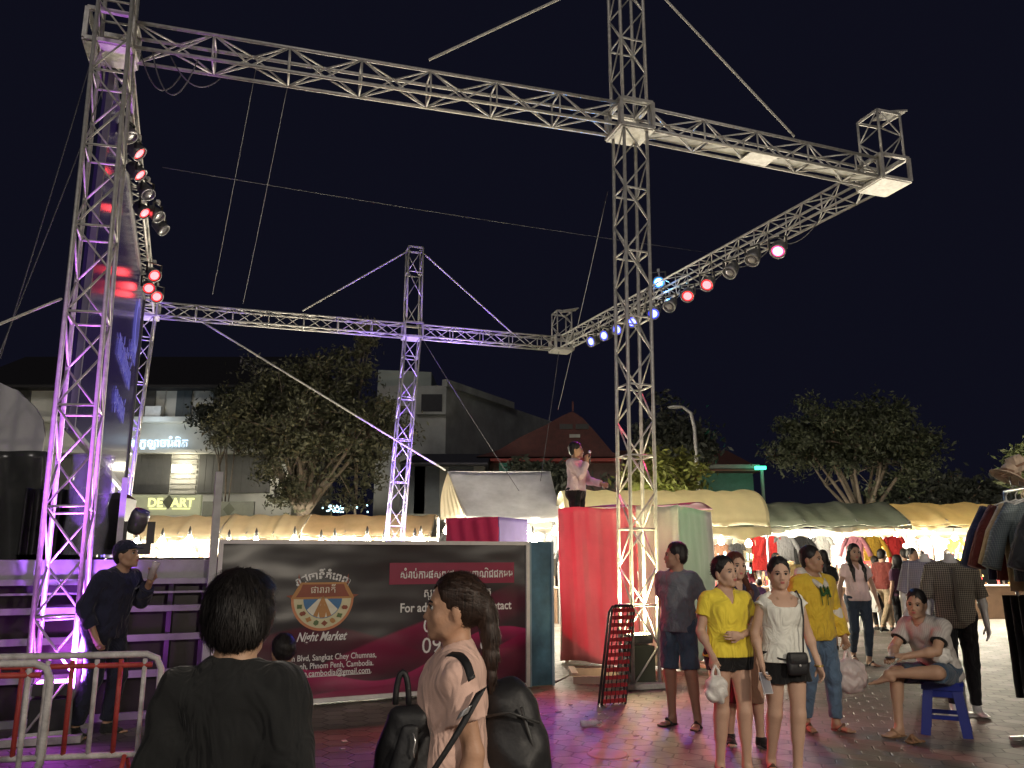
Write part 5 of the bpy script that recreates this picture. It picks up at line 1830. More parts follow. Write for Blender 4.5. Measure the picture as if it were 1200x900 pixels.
        for ax_ in range(3):
            u, v = [(1, 2), (2, 0), (0, 1)][ax_]
            sa = [slice(None)] * 3; sb = [slice(None)] * 3
            sa[ax_] = slice(0, -1); sb[ax_] = slice(1, None)
            ea, eb = ins[tuple(sa)], ins[tuple(sb)]
            for sign in (True, False):
                e = np.argwhere((ea == sign) & (eb != sign))
                ok = (e[:, u] > 0) & (e[:, v] > 0) & (e[:, u] < n[u] - 1) & (e[:, v] < n[v] - 1)
                e = e[ok]
                if not len(e):
                    continue
                q4 = []
                for du, dv in ((0, 0), (1, 0), (1, 1), (0, 1)):
                    c = e.copy(); c[:, u] -= du; c[:, v] -= dv
                    q4.append(ids[c[:, 0], c[:, 1], c[:, 2]])
                q4 = np.stack(q4, 1)
                faces.append(q4 if sign else q4[:, ::-1])
        return V, np.concatenate(faces)

    def build(s, name, m, parent):
        V, Fc = s.mesh()
        me = bpy.data.meshes.new(name)
        me.vertices.add(len(V)); me.vertices.foreach_set('co', V.ravel())
        nf = len(Fc)
        me.loops.add(nf * 4); me.polygons.add(nf)
        me.loops.foreach_set('vertex_index', Fc.ravel().astype(np.int32))
        me.polygons.foreach_set('loop_start', np.arange(0, nf * 4, 4, dtype=np.int32))
        me.polygons.foreach_set('use_smooth', np.ones(nf, bool))
        me.materials.append(m)
        me.update(calc_edges=True)
        me.validate()
        o = bpy.data.objects.new(name, me)
        COL.objects.link(o)
        o.parent = parent
        return o


def npv(*a):
    return np.array(a, float)


def lerp(a, b, t):
    return a + (b - a) * t


def skin_mat(name, col):
    m = mat('skin ' + name, col, 0.5, 0, 0.06, 8, 0.08, 120, spec=0.35, sub=0.0)
    return m


EYE_W = mat('eye white', (0.40, 0.38, 0.36), 0.2, 0, 0)
EYE_D = mat('eye iris', (0.02, 0.012, 0.01), 0.1, 0, 0)
LIPS = mat('lips', (0.42, 0.11, 0.10), 0.4, 0, 0.05)


def hairmat(name, col):
    if name in MATS:
        return MATS[name]
    m = mat(name, col, 0.5, 0, 0, spec=0.4)
    nt_ = m.node_tree
    b_ = nt_.nodes['Principled BSDF']
    tc_ = nt_.nodes.new('ShaderNodeTexCoord')
    mp_ = nt_.nodes.new('ShaderNodeMapping'); mp_.inputs['Scale'].default_value = (130, 130, 7)
    nt_.links.new(tc_.outputs['Object'], mp_.inputs['Vector'])
    n_ = nt_.nodes.new('ShaderNodeTexNoise'); n_.inputs['Scale'].default_value = 1.0; n_.inputs['Detail'].default_value = 4; n_.inputs['Distortion'].default_value = 0.6
    nt_.links.new(mp_.outputs[0], n_.inputs['Vector'])
    rr_ = nt_.nodes.new('ShaderNodeMapRange'); rr_.inputs['From Min'].default_value = .3; rr_.inputs['From Max'].default_value = .7
    rr_.inputs['To Min'].default_value = .45; rr_.inputs['To Max'].default_value = 1.7
    nt_.links.new(n_.outputs['Fac'], rr_.inputs['Value'])
    sc_ = nt_.nodes.new('ShaderNodeVectorMath'); sc_.operation = 'SCALE'; sc_.inputs[0].default_value = col
    nt_.links.new(rr_.outputs[0], sc_.inputs['Scale']); nt_.links.new(sc_.outputs[0], b_.inputs['Base Color'])
    bp_ = nt_.nodes.new('ShaderNodeBump'); bp_.inputs['Strength'].default_value = .5; bp_.inputs['Distance'].default_value = .006
    nt_.links.new(n_.outputs['Fac'], bp_.inputs['Height']); nt_.links.new(bp_.outputs[0], b_.inputs['Normal'])
    return m


HAIR = hairmat('black hair', (0.012, 0.010, 0.010))
HAIRB = hairmat('reddish brown hair', (0.075, 0.026, 0.016))
nt = None


class Person:
    def __init__(s, label, loc, yaw, H=1.65, female=False, skin=('tan', (0.40, 0.24, 0.16)), pose=None, h=0.008, face=True, name='person', cat='person',
                 build_=1.0, headless=False, lean=None, group=None):
        """yaw 0 faces the camera side (-Y); positive yaw turns anticlockwise seen from above"""
        s.root = thing(name, label, cat, loc, R(yaw), group)
        s.H, s.k, s.f, s.h, s.face = H, H / 1.65, female, h, face
        k = s.k
        sw = (0.150 if female else 0.168) * build_
        hw = 0.085
        J = {'pel': npv(0, 0, .93), 'waist': npv(0, 0, 1.06), 'chest': npv(0, 0.0, 1.24), 'neck': npv(0, .015, 1.385), 'head': npv(0, -.012, 1.545)}
        for c, sg_ in (('L', 1), ('R', -1)):
            J['s' + c] = npv(sg_ * sw, 0.012, 1.325)
            J['e' + c] = npv(sg_ * (sw + .055), .03, 1.06)
            J['w' + c] = npv(sg_ * (sw + .075), -.03, .82)
            J['h' + c] = npv(sg_ * hw, 0, .89)
            J['k' + c] = npv(sg_ * (hw + .005), -.015, .48)
            J['a' + c] = npv(sg_ * (hw + .01), .025, .075)
            J['f' + c] = npv(sg_ * .25, -1, 0)          # foot direction
            J['p' + c] = npv(-sg_, -.2, 0)              # palm normal
        s.yawh = s.pith = s.rolh = 0
        s.curl = {'L': 0.5, 'R': 0.5}
        s.hd = {'L': None, 'R': None}
        for a, v in (pose or {}).items():
            if a == 'head_yaw': s.yawh = R(v)
            elif a == 'head_pitch': s.pith = R(v)
            elif a == 'head_roll': s.rolh = R(v)
            elif a.startswith('curl'): s.curl[a[-1]] = v
            elif a.startswith('hand'): s.hd[a[-1]] = npv(*v)
            else: J[a] = npv(*v)
        if lean:          # bend the upper body forward about the pelvis: (degrees forward, degrees to its left)
            M = np.array(Matrix.Rotation(R(lean[0]), 3, 'X') @ Matrix.Rotation(R(lean[1]), 3, 'Y'))
            for a in ('waist', 'chest', 'neck', 'head', 'sL', 'sR') + tuple(x for x in ('eL', 'eR', 'wL', 'wR') if not (pose and x in pose)):
                J[a] = J['pel'] + M @ (J[a] - J['pel'])
        for a in J:
            if a[0] not in 'fp' or a == 'pel':
                J[a] = J[a] * k
        s.J = J
        s.bw = build_
        s.headR = np.array(Matrix.Rotation(s.yawh, 3, 'Z') @ Matrix.Rotation(s.pith, 3, 'X') @ Matrix.Rotation(s.rolh, 3, 'Y'))
        s.skin = skin_mat(*skin)
        sh = J['sL'] - J['sR']
        s.side = sh / np.linalg.norm(sh)
        s.hside = (J['hL'] - J['hR']) / np.linalg.norm(J['hL'] - J['hR'])
        s.upv = (J['neck'] - J['pel']) / np.linalg.norm(J['neck'] - J['pel'])
        s.fw = np.cross(s.side, s.upv) * -1
        s.fw = s.fw / np.linalg.norm(s.fw)
        if s.fw[1] > 0.2: s.fw = -s.fw
        s.headless = headless

    def hp(s, x, y, z):
        """head point; z=0 at eye level, y negative is forward, unscaled metres"""
        return s.J['head'] + s.headR @ (npv(x, y, z) * s.k * 1.02)

    def torso(s, v, g=0.0, hips=True, chest=True, gh=None):
        J, k, b, sd_ = s.J, s.k, s.bw, s.side
        f = s.fw
        w = lambda x: x * k * b + g
        if chest:
            v.cap(J['chest'] - s.upv * .06 * k, J['chest'] + s.upv * .05 * k, w(.142 if s.f else .158), w(.148 if s.f else .168), .04, sd_, .66)
            v.cap(J['sR'] - sd_ * -.03, J['sL'] - sd_ * .03, w(.050), w(.050), .06)
            v.cap(J['neck'] - s.upv * .05 * k, J['neck'] + s.upv * .005 * k, w(.085), w(.055), .05, sd_, .75)
            if s.f:
                for t in (-1, 1):
                    v.ell(J['chest'] + s.upv * .005 * k + sd_ * .066 * k * t + f * .068 * k, (w(.062), w(.046), w(.064)), .05)
            v.cap(J['waist'], J['chest'] - s.upv * .05 * k, w(.120 if s.f else .138), w(.138 if s.f else .15), .05, sd_, .70)
        if hips:
            v.cap(lerp(J['pel'], J['waist'], .1), J['waist'], w(.150 if s.f else .142), w(.122 if s.f else .138), .05, s.hside, .72)
            mid = (J['hL'] + J['hR']) / 2
            v.cap(J['hR'] * .85 + mid * .15, J['hL'] * .85 + mid * .15, w(.092 if s.f else .086), w(.092 if s.f else .086), .05)
            for c in 'LR':
                v.ell(J['h' + c] - f * .055 * k + npv(0, 0, .0), (w(.080), w(.075), w(.085)), .05)
        return v

    def arm(s, v, c, g=0.0, upto=2.0, k_=.02, endflat=True, taper=0.0):
        """upper arm 0-1, forearm 1-2; g is the cloth thickness"""
        J, k, b = s.J, s.k, (s.bw + 1) / 2
        S_, E_, W_ = J['s' + c], J['e' + c], J['w' + c]
        ru, re, rw = (.040 if s.f else .047) * k * b, (.033 if s.f else .038) * k * b, (.022 if s.f else .026) * k
        if upto <= 1:
            v.cap(S_, lerp(S_, E_, upto), ru + g + .003, lerp(ru, re, upto) + g + taper, .025, flat=endflat)
        else:
            v.cap(S_, E_, ru + g + .003, re + g, .03)
            v.cap(E_, lerp(E_, W_, upto - 1), re * 1.02 + g, lerp(re, rw, upto - 1) + g + taper, .02, flat=endflat and g > 0)
            if g == 0:
                v.ell(lerp(E_, W_, .25), np.ones(3) * re * 1.1, .03)
        return v

    def leg(s, v, c, g=0.0, upto=2.0, gend=None):
        J, k, b = s.J, s.k, (s.bw + 1) / 2
        Hp, K_, A_ = J['h' + c], J['k' + c], J['a' + c]
        rt, rk, ra = (.088 if s.f else .082) * k * b, (.052 if s.f else .054) * k * b, .034 * k
        ge = g if gend is None else gend
        if upto <= 1:
            v.cap(Hp, lerp(Hp, K_, upto), rt + g, lerp(rt, rk, upto) + ge, .04, flat=True)
        else:
            v.cap(Hp, K_, rt + g, rk + lerp(g, ge, .5), .04)
            v.cap(K_, lerp(K_, A_, upto - 1), rk * .97 + lerp(g, ge, .5), lerp(rk, ra, upto - 1) + ge, .03, flat=g > 0)
            d = (A_ - K_) / np.linalg.norm(A_ - K_)
            back = npv(0, 1, 0) - d * d[1]
            if np.linalg.norm(back) < .2: back = npv(0, 0, -1)
            back = back / np.linalg.norm(back)
            if g < .015:
                v.cap(lerp(K_, A_, .12) + back * .018 * k, lerp(K_, A_, .45) + back * .014 * k, .047 * k * b + g, .036 * k * b + g, .04)
        return v

    def hand(s, v, c):
        J, k = s.J, s.k * (.92 if s.f else 1)
        E_, W_ = J['e' + c], J['w' + c]
        d = s.hd[c] if s.hd[c] is not None else W_ - E_
        d = d / np.linalg.norm(d)
        n_ = J['p' + c] - d * (J['p' + c] @ d); n_ = n_ / np.linalg.norm(n_)
        sdv = np.cross(d, n_) * (1 if c == 'L' else -1)          # towards the thumb
        cu_ = s.curl[c]
        v.cap(W_ - d * .01, W_ + d * .03 * k, .024 * k, .026 * k, .02, sdv, .75)
        v.cap(W_ + d * .025 * k, W_ + d * .075 * k, .034 * k, .040 * k, .015, sdv, .38)
        for i, (o, l) in enumerate(((.030, .070), (.010, .078), (-.010, .072), (-.029, .056))):
            p = W_ + d * (.078 - .003 * i) * k + sdv * o * k
            ang = cu_ * .55
            dd = d
            for j, fr in enumerate((.46, .30, .24)):
                dd = d * math.cos(ang) + n_ * math.sin(ang)
                q_ = p + dd * l * fr * k
                v.cap(p, q_, (.0088 - .0008 * j) * k, (.0082 - .0008 * j) * k, .004)
                p = q_
                ang += cu_ * 1.0
        p = W_ + d * .022 * k + sdv * .028 * k
        t1 = (d * .65 + sdv * .65 + n_ * .35); t1 /= np.linalg.norm(t1)
        q_ = p + t1 * .038 * k
        v.cap(p, q_, .0125 * k, .010 * k, .010)
        t2 = (d * .9 + sdv * .1 + n_ * (.3 + .4 * cu_)); t2 /= np.linalg.norm(t2)
        v.cap(q_, q_ + t2 * .030 * k, .0098 * k, .008 * k, .004)
        return v

    def foot(s, v, c, g=0.0):
        J, k = s.J, s.k
        A_ = J['a' + c]; d = J['f' + c] / np.linalg.norm(J['f' + c])
        up_ = npv(0, 0, 1) - d * d[2]; up_ = up_ / np.linalg.norm(up_)
        sd_ = np.cross(d, up_)
        low = A_ - up_ * .046 * k
        v.cap(A_, low - d * .018 * k, .034 * k + g, .030 * k + g, .02)
        v.cap(A_ - up_ * .018 * k + d * .02 * k, low + d * .10 * k - up_ * .006 * k, .032 * k + g, .022 * k + g, .02, sd_, .85)
        v.cap(low + d * .02 * k - up_ * .004 * k, low + d * .13 * k - up_ * .010 * k, .028 * k + g, .038 * k + g, .02, sd_, .52)
        if g == 0 and s.h < .012:
            for i, (o, l, r_) in enumerate(((-.026, .175, .012), (-.008, .172, .009), (.006, .166, .0085), (.018, .158, .008), (.029, .148, .008))):
                o2 = o * (1 if c == 'L' else -1)
                v.cap(low + d * .125 * k + sd_ * o2 * k - up_ * .012 * k, low + d * l * k + sd_ * o2 * k - up_ * .016 * k, r_ * k, r_ * k, .006)
        return v

    def headv(s, v):
        hp = s.hp
        k = s.k * 1.02
        rot = s.headR
        v.cap(s.J['neck'] - s.upv * .04 * s.k, hp(0, .020, -.06), (.052 if s.f else .060) * s.k, (.048 if s.f else .056) * s.k, .03)
        v.ell(hp(0, .020, .030), npv(.074, .092, .086) * k, .03, rot)
        v.ell(hp(0, -.020, -.020), npv(.062, .066, .084) * k, .03, rot)
        v.ell(hp(0, -.036, -.075), npv(.044, .044, .036) * k, .03, rot)
        v.ell(hp(0, -.071, -.100), npv(.020, .016, .015) * k, .02, rot)
        for t in (-1, 1):
            v.ell(hp(.037 * t, -.052, -.034), npv(.024, .022, .022) * k, .02, rot)
            v.cap(hp(.044 * t, -.02, -.085), hp(.06 * t, .02, -.045), .016 * k, .016 * k, .02)
            if s.face:
                v.ell(hp(.031 * t, -.090, .002), npv(.019, .012, .011) * k, .012, rot, sub=True)
                v.cap(hp(.016 * t, -.079, .020), hp(.045 * t, -.066, .020), .007 * k, .006 * k, .012)
            v.ell(hp(.079 * t, .016, -.012), npv(.009, .019, .030) * k, .008, rot)
        if s.face:
            v.cap(hp(0, -.080, .012), hp(0, -.095, -.028), .0075 * k, .0095 * k, .012)
            v.ell(hp(0, -.097, -.033), npv(.012, .011, .0095) * k, .008, rot)
            for t in (-1, 1):
                v.ell(hp(.013 * t, -.090, -.037), npv(.008, .010, .007) * k, .006, rot)
            v.ell(hp(0, -.080, -.060), npv(.026, .014, .017) * k, .014, rot)
        return v

    def body(s, arms=True, legs=True, chesty=True, feet='bare'):
        v = Vol(s.h)
        s.torso(v)
        for c in 'LR':
            s.arm(v, c)
            if s.h < .015: s.hand(v, c)
            else: v.ell(s.J['w' + c] + (s.J['w' + c] - s.J['e' + c]) * .25, (.035, .035, .05), .02)
            s.leg(v, c)
            s.foot(v, c)
        if not s.headless:
            s.headv(v)
        else:
            v.cap(s.J['neck'] - s.upv * .04, s.J['neck'] + s.upv * .10, .056, .050, .03, flat=True)
        o = v.build('body', s.skin, s.root)
        if s.face and not s.headless:
            hp, k = s.hp, s.k * 1.02
            for t in (-1, 1):
                m_ = MB()
                m_.ball(hp(.031 * t, -.0715, .002), .0118 * k, 7, Matrix(s.headR.tolist()))
                nw = len(m_.f)
                m_.mi = 1
                m_.ball(hp(.031 * t, -.0765, .002), .0088 * k, 6)
                e = m_.build('eye', [EYE_W, EYE_D], s.root, True, True)
                MB().tube([hp(.016 * t, -.087, .021), hp(.031 * t, -.084, .026), hp(.046 * t, -.072, .021)], .0034 * k, 6).build('eyebrow', HAIR, s.root, True, True)
                MB().tube([hp(.018 * t, -.0835, .007), hp(.031 * t, -.0865, .0125), hp(.044 * t, -.077, .007)], .0024 * k, 6).build('eyelash', HAIR, e, True, True)
            v = Vol(.0035)
            v.ell(hp(0, -.0925, -.0565), npv(.021, .0062, .0048) * k, .003, s.headR)
            v.ell(hp(0, -.0915, -.0660), npv(.018, .0066, .0056) * k, .002, s.headR)
            v.build('lips', LIPS, s.root)
        return o

    def hair(s, style='short', m=None, **kw):
        v = Vol(min(s.h, .007) if s.h < .015 else .012)
        hp, k, rot = s.hp, s.k * 1.02, s.headR
        v.ell(hp(0, .022, .040), npv(.0815, .100, .0925) * k, .02, rot)
        if style == 'short':
            v.ell(hp(0, .055, -.015), npv(.076, .062, .070) * k, .03, rot)
        if style == 'mop':
            v.ell(hp(0, .045, -.005), npv(.089, .085, .088) * k, .03, rot)
            v.ell(hp(0, -.02, .085), npv(.075, .08, .045) * k, .03, rot)
            for t in (-1, 1): v.ell(hp(.07 * t, .02, -.01), npv(.026, .05, .055) * k, .02, rot)
        if style in ('pony', 'bun', 'tied'):
            v.ell(hp(0, .045, .0), npv(.080, .075, .072) * k, .03, rot)
        if style == 'long':
            v.ell(hp(0, .045, -.03), npv(.088, .078, .095) * k, .03, rot)
        # the face and neck stay free
        v.ell(hp(0, -.108, -.010), npv(.076, .094, .110) * k, .012, rot, sub=True)
        v.ell(hp(0, -.085, -.12), npv(.10, .075, .085) * k, .012, rot, sub=True)
        if style != 'long':
            for t in (-1, 1):
                v.ell(hp(.085 * t, .004, -.055), npv(.022, .030, .048) * k, .010, rot, sub=True)
        J = s.J
        if style == 'pony':
            v.ell(hp(0, .115, .015), npv(.028, .03, .032) * k, .02, rot)
            pts = kw.get('tail')
            pts = [hp(*p) for p in pts]
            for i in range(len(pts) - 1):
                r0 = (.030, .036, .034, .028, .016)[min(i, 4)] * k; r1 = (.036, .034, .028, .016, .008)[min(i, 4)] * k
                v.cap(pts[i], pts[i + 1], r0, r1, .02)
        if style == 'bun':
            v.ell(hp(*kw.get('bun', (0, .10, .06))), npv(.045, .042, .042) * k, .01, rot)
        if style == 'long':
            for t in (-1, 1):
                v.cap(hp(.072 * t, .010, .0), hp(.082 * t, .020, -.10), .030 * k, .032 * k, .02)
                e_ = s.J['s' + ('L' if t > 0 else 'R')] * .55 + s.J['chest'] * .45
                v.cap(hp(.082 * t, .020, -.10), e_ + s.fw * .105 * k + npv(0, 0, .02), .034 * k, .030 * k, .03)
                v.cap(e_ + s.fw * .105 * k + npv(0, 0, .02), e_ + s.fw * .150 * k - s.upv * kw.get('len', .12) * k, .030 * k, .012 * k, .03)
            v.cap(hp(0, .06, -.06), J['neck'] - s.fw * .075 * k - s.upv * .08 * k, .06 * k, .05 * k, .03, s.side, .6)
        if s.h < .012:          # locks standing slightly proud of the mass
            rn_ = random.Random(int(s.H * 1000))
            nlock = {'mop': 170, 'pony': 45, 'tied': 60}.get(style, 90)
            for i in range(nlock):
                a_ = rn_.uniform(-math.pi, math.pi)
                el = rn_.uniform(-.35, 1.35)
                if abs(a_) > 1.9 and el < .75: continue      # keep the face clear (a=0 is the back)
                er = npv(.083, .102, .094) if style != 'mop' else npv(.090, .106, .098)
                d0 = npv(math.sin(a_) * math.cos(el), math.cos(a_) * math.cos(el), math.sin(el))
                e2 = el - rn_.uniform(.35, .6)
                a2 = a_ + rn_.uniform(-.25, .25)
                d1 = npv(math.sin(a2) * math.cos(e2), math.cos(a2) * math.cos(e2), math.sin(e2))
                if d1[2] < (-.62 if style in ('mop', 'long') else -.45): continue
                off_ = npv(0, .022, .034)
                pa_, pb_ = hp(*(off_ + d0 * er * .965)), hp(*(off_ + d1 * er * (rn_.uniform(.98, 1.05) if style == 'mop' else .985)))
                v.cap(pa_, pb_, rn_.uniform(.008, .012) * k, .004 * k, .006)
        v.noise = (.0012, 90, 1.7)
        o = v.build('hair', m or HAIR, s.root)
        if kw.get('strands', 500 if s.h < .0078 else 0):
            s.strands(o, kw.get('strands', 500), style)
        return o

    def strands(s, o, n_, style):
        """fine loose strands rooted in the hair mass, same mesh"""
        me = o.data
        nv = len(me.vertices)
        co = np.zeros(nv * 3); me.vertices.foreach_get('co', co); co = co.reshape(-1, 3)
        no = np.zeros(nv * 3); me.vertices.foreach_get('normal', no); no = no.reshape(-1, 3)
        rs = np.random.RandomState(int(s.H * 997) + n_)
        hc = np.array(s.hp(0, .02, .03))
        idx = rs.randint(0, nv, n_ * 3)
        fwd = s.headR @ npv(0, -1, 0)
        V, F_ = [], []
        c = 0
        for i in idx:
            p, nn_ = co[i], no[i]
            if nn_ @ fwd > .45 and p[2] < s.hp(0, 0, .065)[2]:
                continue
            crown = p[2] > hc[2] + .03
            if style in ('pony', 'tied', 'bun') and np.linalg.norm(p - hc) < .12 * s.k:
                dr = s.headR @ npv(0, 1, -.25)
            else:
                dr = npv(0, 0, -1.) + (p - hc) * (5 if crown else 1) * npv(1, 1, 0)
            dr = dr + rs.randn(3) * .18
            dr = dr - nn_ * (dr @ nn_)
            L_ = np.linalg.norm(dr)
            if L_ < .2:
                continue
            dr /= L_
            sd_ = np.cross(dr, nn_)
            ln = rs.uniform(.025, .055) * s.k
            w = rs.uniform(.0006, .0012)
            lift = rs.uniform(.0, .0045) if style == 'mop' else rs.uniform(0, .002)
            pts = [p - nn_ * .001, p + dr * ln * .5 + nn_ * (lift + .0006), p + dr * ln + nn_ * (lift * .8 - .001)]
            b0_ = len(V)
            for k_, q_ in enumerate(pts):
                ww = w * (1, .9, .15)[k_]
                V.append(q_ - sd_ * ww); V.append(q_ + sd_ * ww)
            F_ += [(b0_, b0_ + 1, b0_ + 3, b0_ + 2), (b0_ + 2, b0_ + 3, b0_ + 5, b0_ + 4)]
            c += 1
            if c >= n_:
                break
        fc = [tuple(p_.vertices) for p_ in me.polygons]
        mt = me.materials[0]
        m2 = bpy.data.meshes.new('hair')
        m2.from_pydata(np.concatenate([co, np.array(V)]).tolist(), [], fc + [tuple(i + nv for i in f) for f in F_])
        m2.materials.append(mt)
        m2.polygons.foreach_set('use_smooth', [True] * len(m2.polygons))
        m2.update()
        o.data = m2

    # ---- clothes
    def top(s, m, sleeve=.45, hem=.86, g=.014, neck='crew', flare=0.0, noise=.004, name='shirt', sleeves='LR', neckr=1.0, open_=None, seed=0.0, taper=.006):
        v = Vol(s.h)
        s.torso(v, g)
        J, k = s.J, s.k
        if flare:
            v.cap(J['waist'] + s.upv * .02, J['pel'] - s.upv * (.93 * k - hem * k if False else 0.10 * k), .125 * k + g, .125 * k + g + flare, .04, s.hside, .78)
        else:
            v.cap(J['waist'], J['pel'] - s.upv * .05 * k, .138 * k * s.bw + g, .158 * k * s.bw + g, .04, s.hside, .74)
        if sleeve:
            for c in sleeves:
                s.arm(v, c, g + .004, sleeve, taper=taper)
        if neck == 'v':
            v.cap(J['neck'] + s.fw * .075 * k + npv(0, 0, .035), J['neck'] + s.fw * .125 * k - s.upv * .085 * k, .058 * k * neckr, .008 * k, .008, sub=True)
            v.cap(J['neck'] + s.upv * .03, J['neck'] + s.upv * .09, .068 * k, .068 * k, .006, sub=True)
        elif neck == 'wide':
            v.cap(J['neck'] + s.fw * .02 - s.upv * .03 * k - s.side * .05, J['neck'] + s.fw * .02 - s.upv * .03 * k + s.side * .05, .085 * k, .085 * k, .01, sub=True)
            v.cap(J['neck'] + s.fw * .09 - s.upv * .065 * k - s.side * .055, J['neck'] + s.fw * .09 - s.upv * .065 * k + s.side * .055, .05 * k, .05 * k, .01, sub=True)
        else:
            v.cap(J['neck'] + s.fw * .022 + s.upv * .012 * k, J['neck'] + s.upv * .10 + s.fw * .03, .066 * k * neckr, .07 * k, .006, sub=True)
        v.noise = (noise, 24, seed + s.H * 7)
        v.cut(J['pel'] + s.upv * (hem - .93) * k, -s.upv)
        return v.build(name, m, s.root)

    def hoodie(s, m, g=.024):
        return s.top(m, 1.92, .80, g, 'crew', 0, .006, 'hoodie', neckr=1.15)

    def bottoms(s, m, upto=.45, g=.012, gend=None, waist=1.0, noise=.003, name='shorts', skirt=None, zcut=None):
        v = Vol(s.h)
        s.torso(v, g, True, False)
        J, k = s.J, s.k
        if skirt:
            z_ = skirt * k
            mid = (J['hL'] + J['hR']) / 2
            bot = ((J['kL'] + J['kR']) / 2) * 1.0
            t = (mid[2] - z_) / (mid[2] - bot[2])
            v.cap(mid, lerp(mid, bot, t), .150 * k, .165 * k, .05, s.hside, .85, flat=True)
        else:
            for c in 'LR':
                s.leg(v, c, g, upto, gend)
        v.noise = (noise, 30, s.H * 3)
        v.cut(npv(0, 0, zcut) if zcut else J['pel'] + s.upv * (waist - .93) * k, npv(0, 0, 1) if zcut else s.upv)
        return v.build(name, m, s.root)

    def shoes(s, m, kind_='shoe', sole=None, feet='LR'):
        for c in feet:
            J, k = s.J, s.k
            if kind_ == 'shoe':
                v = Vol(s.h)
                s.foot(v, c, .009)
                A_ = J['a' + c]
                v.cut(A_ + npv(0, 0, .012), (0, 0, 1))
                v.build('shoe', m, s.root)
                if sole:
                    A_ = J['a' + c]; d = J['f' + c] / np.linalg.norm(J['f' + c])
                    up_ = npv(0, 0, 1) - d * d[2]
                    v = Vol(s.h)
                    low = A_ - up_ * .066 * k
                    v.cap(low - d * .03 * k, low + d * .15 * k, .038 * k, .045 * k, .01, np.cross(d, up_), .32)
                    v.build('sole', sole, s.root)
            else:
                A_ = J['a' + c]; d = J['f' + c] / np.linalg.norm(J['f' + c])
                up_ = npv(0, 0, 1) - d * d[2]; up_ = up_ / np.linalg.norm(up_)
                sd_ = np.cross(d, up_)
                low = A_ - up_ * .070 * k
                v = Vol(min(s.h, .007))
                v.cap(low - d * .04 * k, low + d * .15 * k, .040 * k, .050 * k, .01, sd_, .24)
                for t in (-1, 1):
                    v.cap(low + d * .05 * k + sd_ * .046 * k * t + up_ * .008, low + d * .085 * k + up_ * .056 * k, .011, .012, .01)
                v.build('sandal', m, s.root)

    def polo_trim(s, m, sleeve):
        v = Vol(.008)
        J, k = s.J, s.k
        for c in 'LR':
            a, b = lerp(J['s' + c], J['e' + c], sleeve - .07), lerp(J['s' + c], J['e' + c], sleeve + .01)
            v.cap(a, b, .066 * k, .066 * k, .004, flat=True)
            v.cap(a * 1, a - (b - a) * 2.2, .09 * k, .09 * k, .003, sub=True, flat=False)
        return v.build('sleeve_trim', m, s.root)

    def collar(s, m, r_=.066):
        k = s.k
        c0_ = s.J['neck'] + s.upv * .018 * k + s.fw * .012
        pts = []
        for i in range(15):
            a = math.pi * (-1.32 + 2.64 * i / 14)
            # open at the front
            p = c0_ - s.fw * math.cos(a) * r_ * k + s.side * math.sin(a) * (r_ + .006) * k - s.upv * (.036 * (1 - math.cos(a)) * .5) * k
            pts.append(p)
        m_ = MB()
        ctr = s.J['neck']
        n_ = len(pts)
        vs = [p + s.upv * .016 * k for p in pts] + [p - s.upv * .026 * k + (p - ctr) * .22 for p in pts] + [p - s.upv * .026 * k + (p - ctr) * .06 for p in pts]
        fs = [(i, i + 1, n_ + i + 1, n_ + i) for i in range(n_ - 1)] + [(n_ + i, n_ + i + 1, 2 * n_ + i + 1, 2 * n_ + i) for i in range(n_ - 1)]
        return m_.add(vs, fs).build('collar', m, s.root, True, True)

    def world(s, p):
        return s.root.matrix_basis @ Vector(p)

# ------------------------------------------------------------------ the people
TANS = ('tan', (0.42, 0.25, 0.165)); FAIR = ('fair', (0.56, 0.36, 0.26)); DARKS = ('deep tan', (0.30, 0.165, 0.10)); MID = ('mid tan', (0.48, 0.30, 0.20))
FQ = 0.007


def bag_mesh(name, label, cat, top, size, m, seed=0, parent_loc=None, handle=True):
    """thin plastic carrier bag hanging from the fingers at top"""
    top = Vector(top)
    r_ = thing(name, label, cat, top)
    w, d, h_ = size
    v = Vol(.009)
    v.cap((0, 0, -.07), (0, 0, -h_ * .45), .018, w * .40, .03, (1, 0, 0), d / w)
    v.cap((0, 0, -h_ * .45), (0, 0, -h_ * .72), w * .44, w * .42, .05, (1, 0, 0), d / w)
    v.ell((0, 0, -h_ * .70), (w * .46, d * .46, h_ * .26), .04)
    v.noise = (.009, 34, seed)
    v.build('bag_body', m, r_)
    if handle:
        for t in (-1, 1):
            MB().tube([(0.0, 0, 0.008), (.020 * t, 0, -.03), (.030 * t, .004, -.09), (.05 * t, 0, -.15)], .008, 6, .018).build('handle', m, r_, True, True)
    return r_


PLAST = mat('white carrier bag film', (0.72, 0.70, 0.66), 0.35, 0, 0.12, 6, 0.8, 18)
PLASTC = mat('thin cloudy carrier bag film', (0.70, 0.64, 0.62), 0.3, 0, 0.25, 5, 0.8, 16, alpha=0.72)

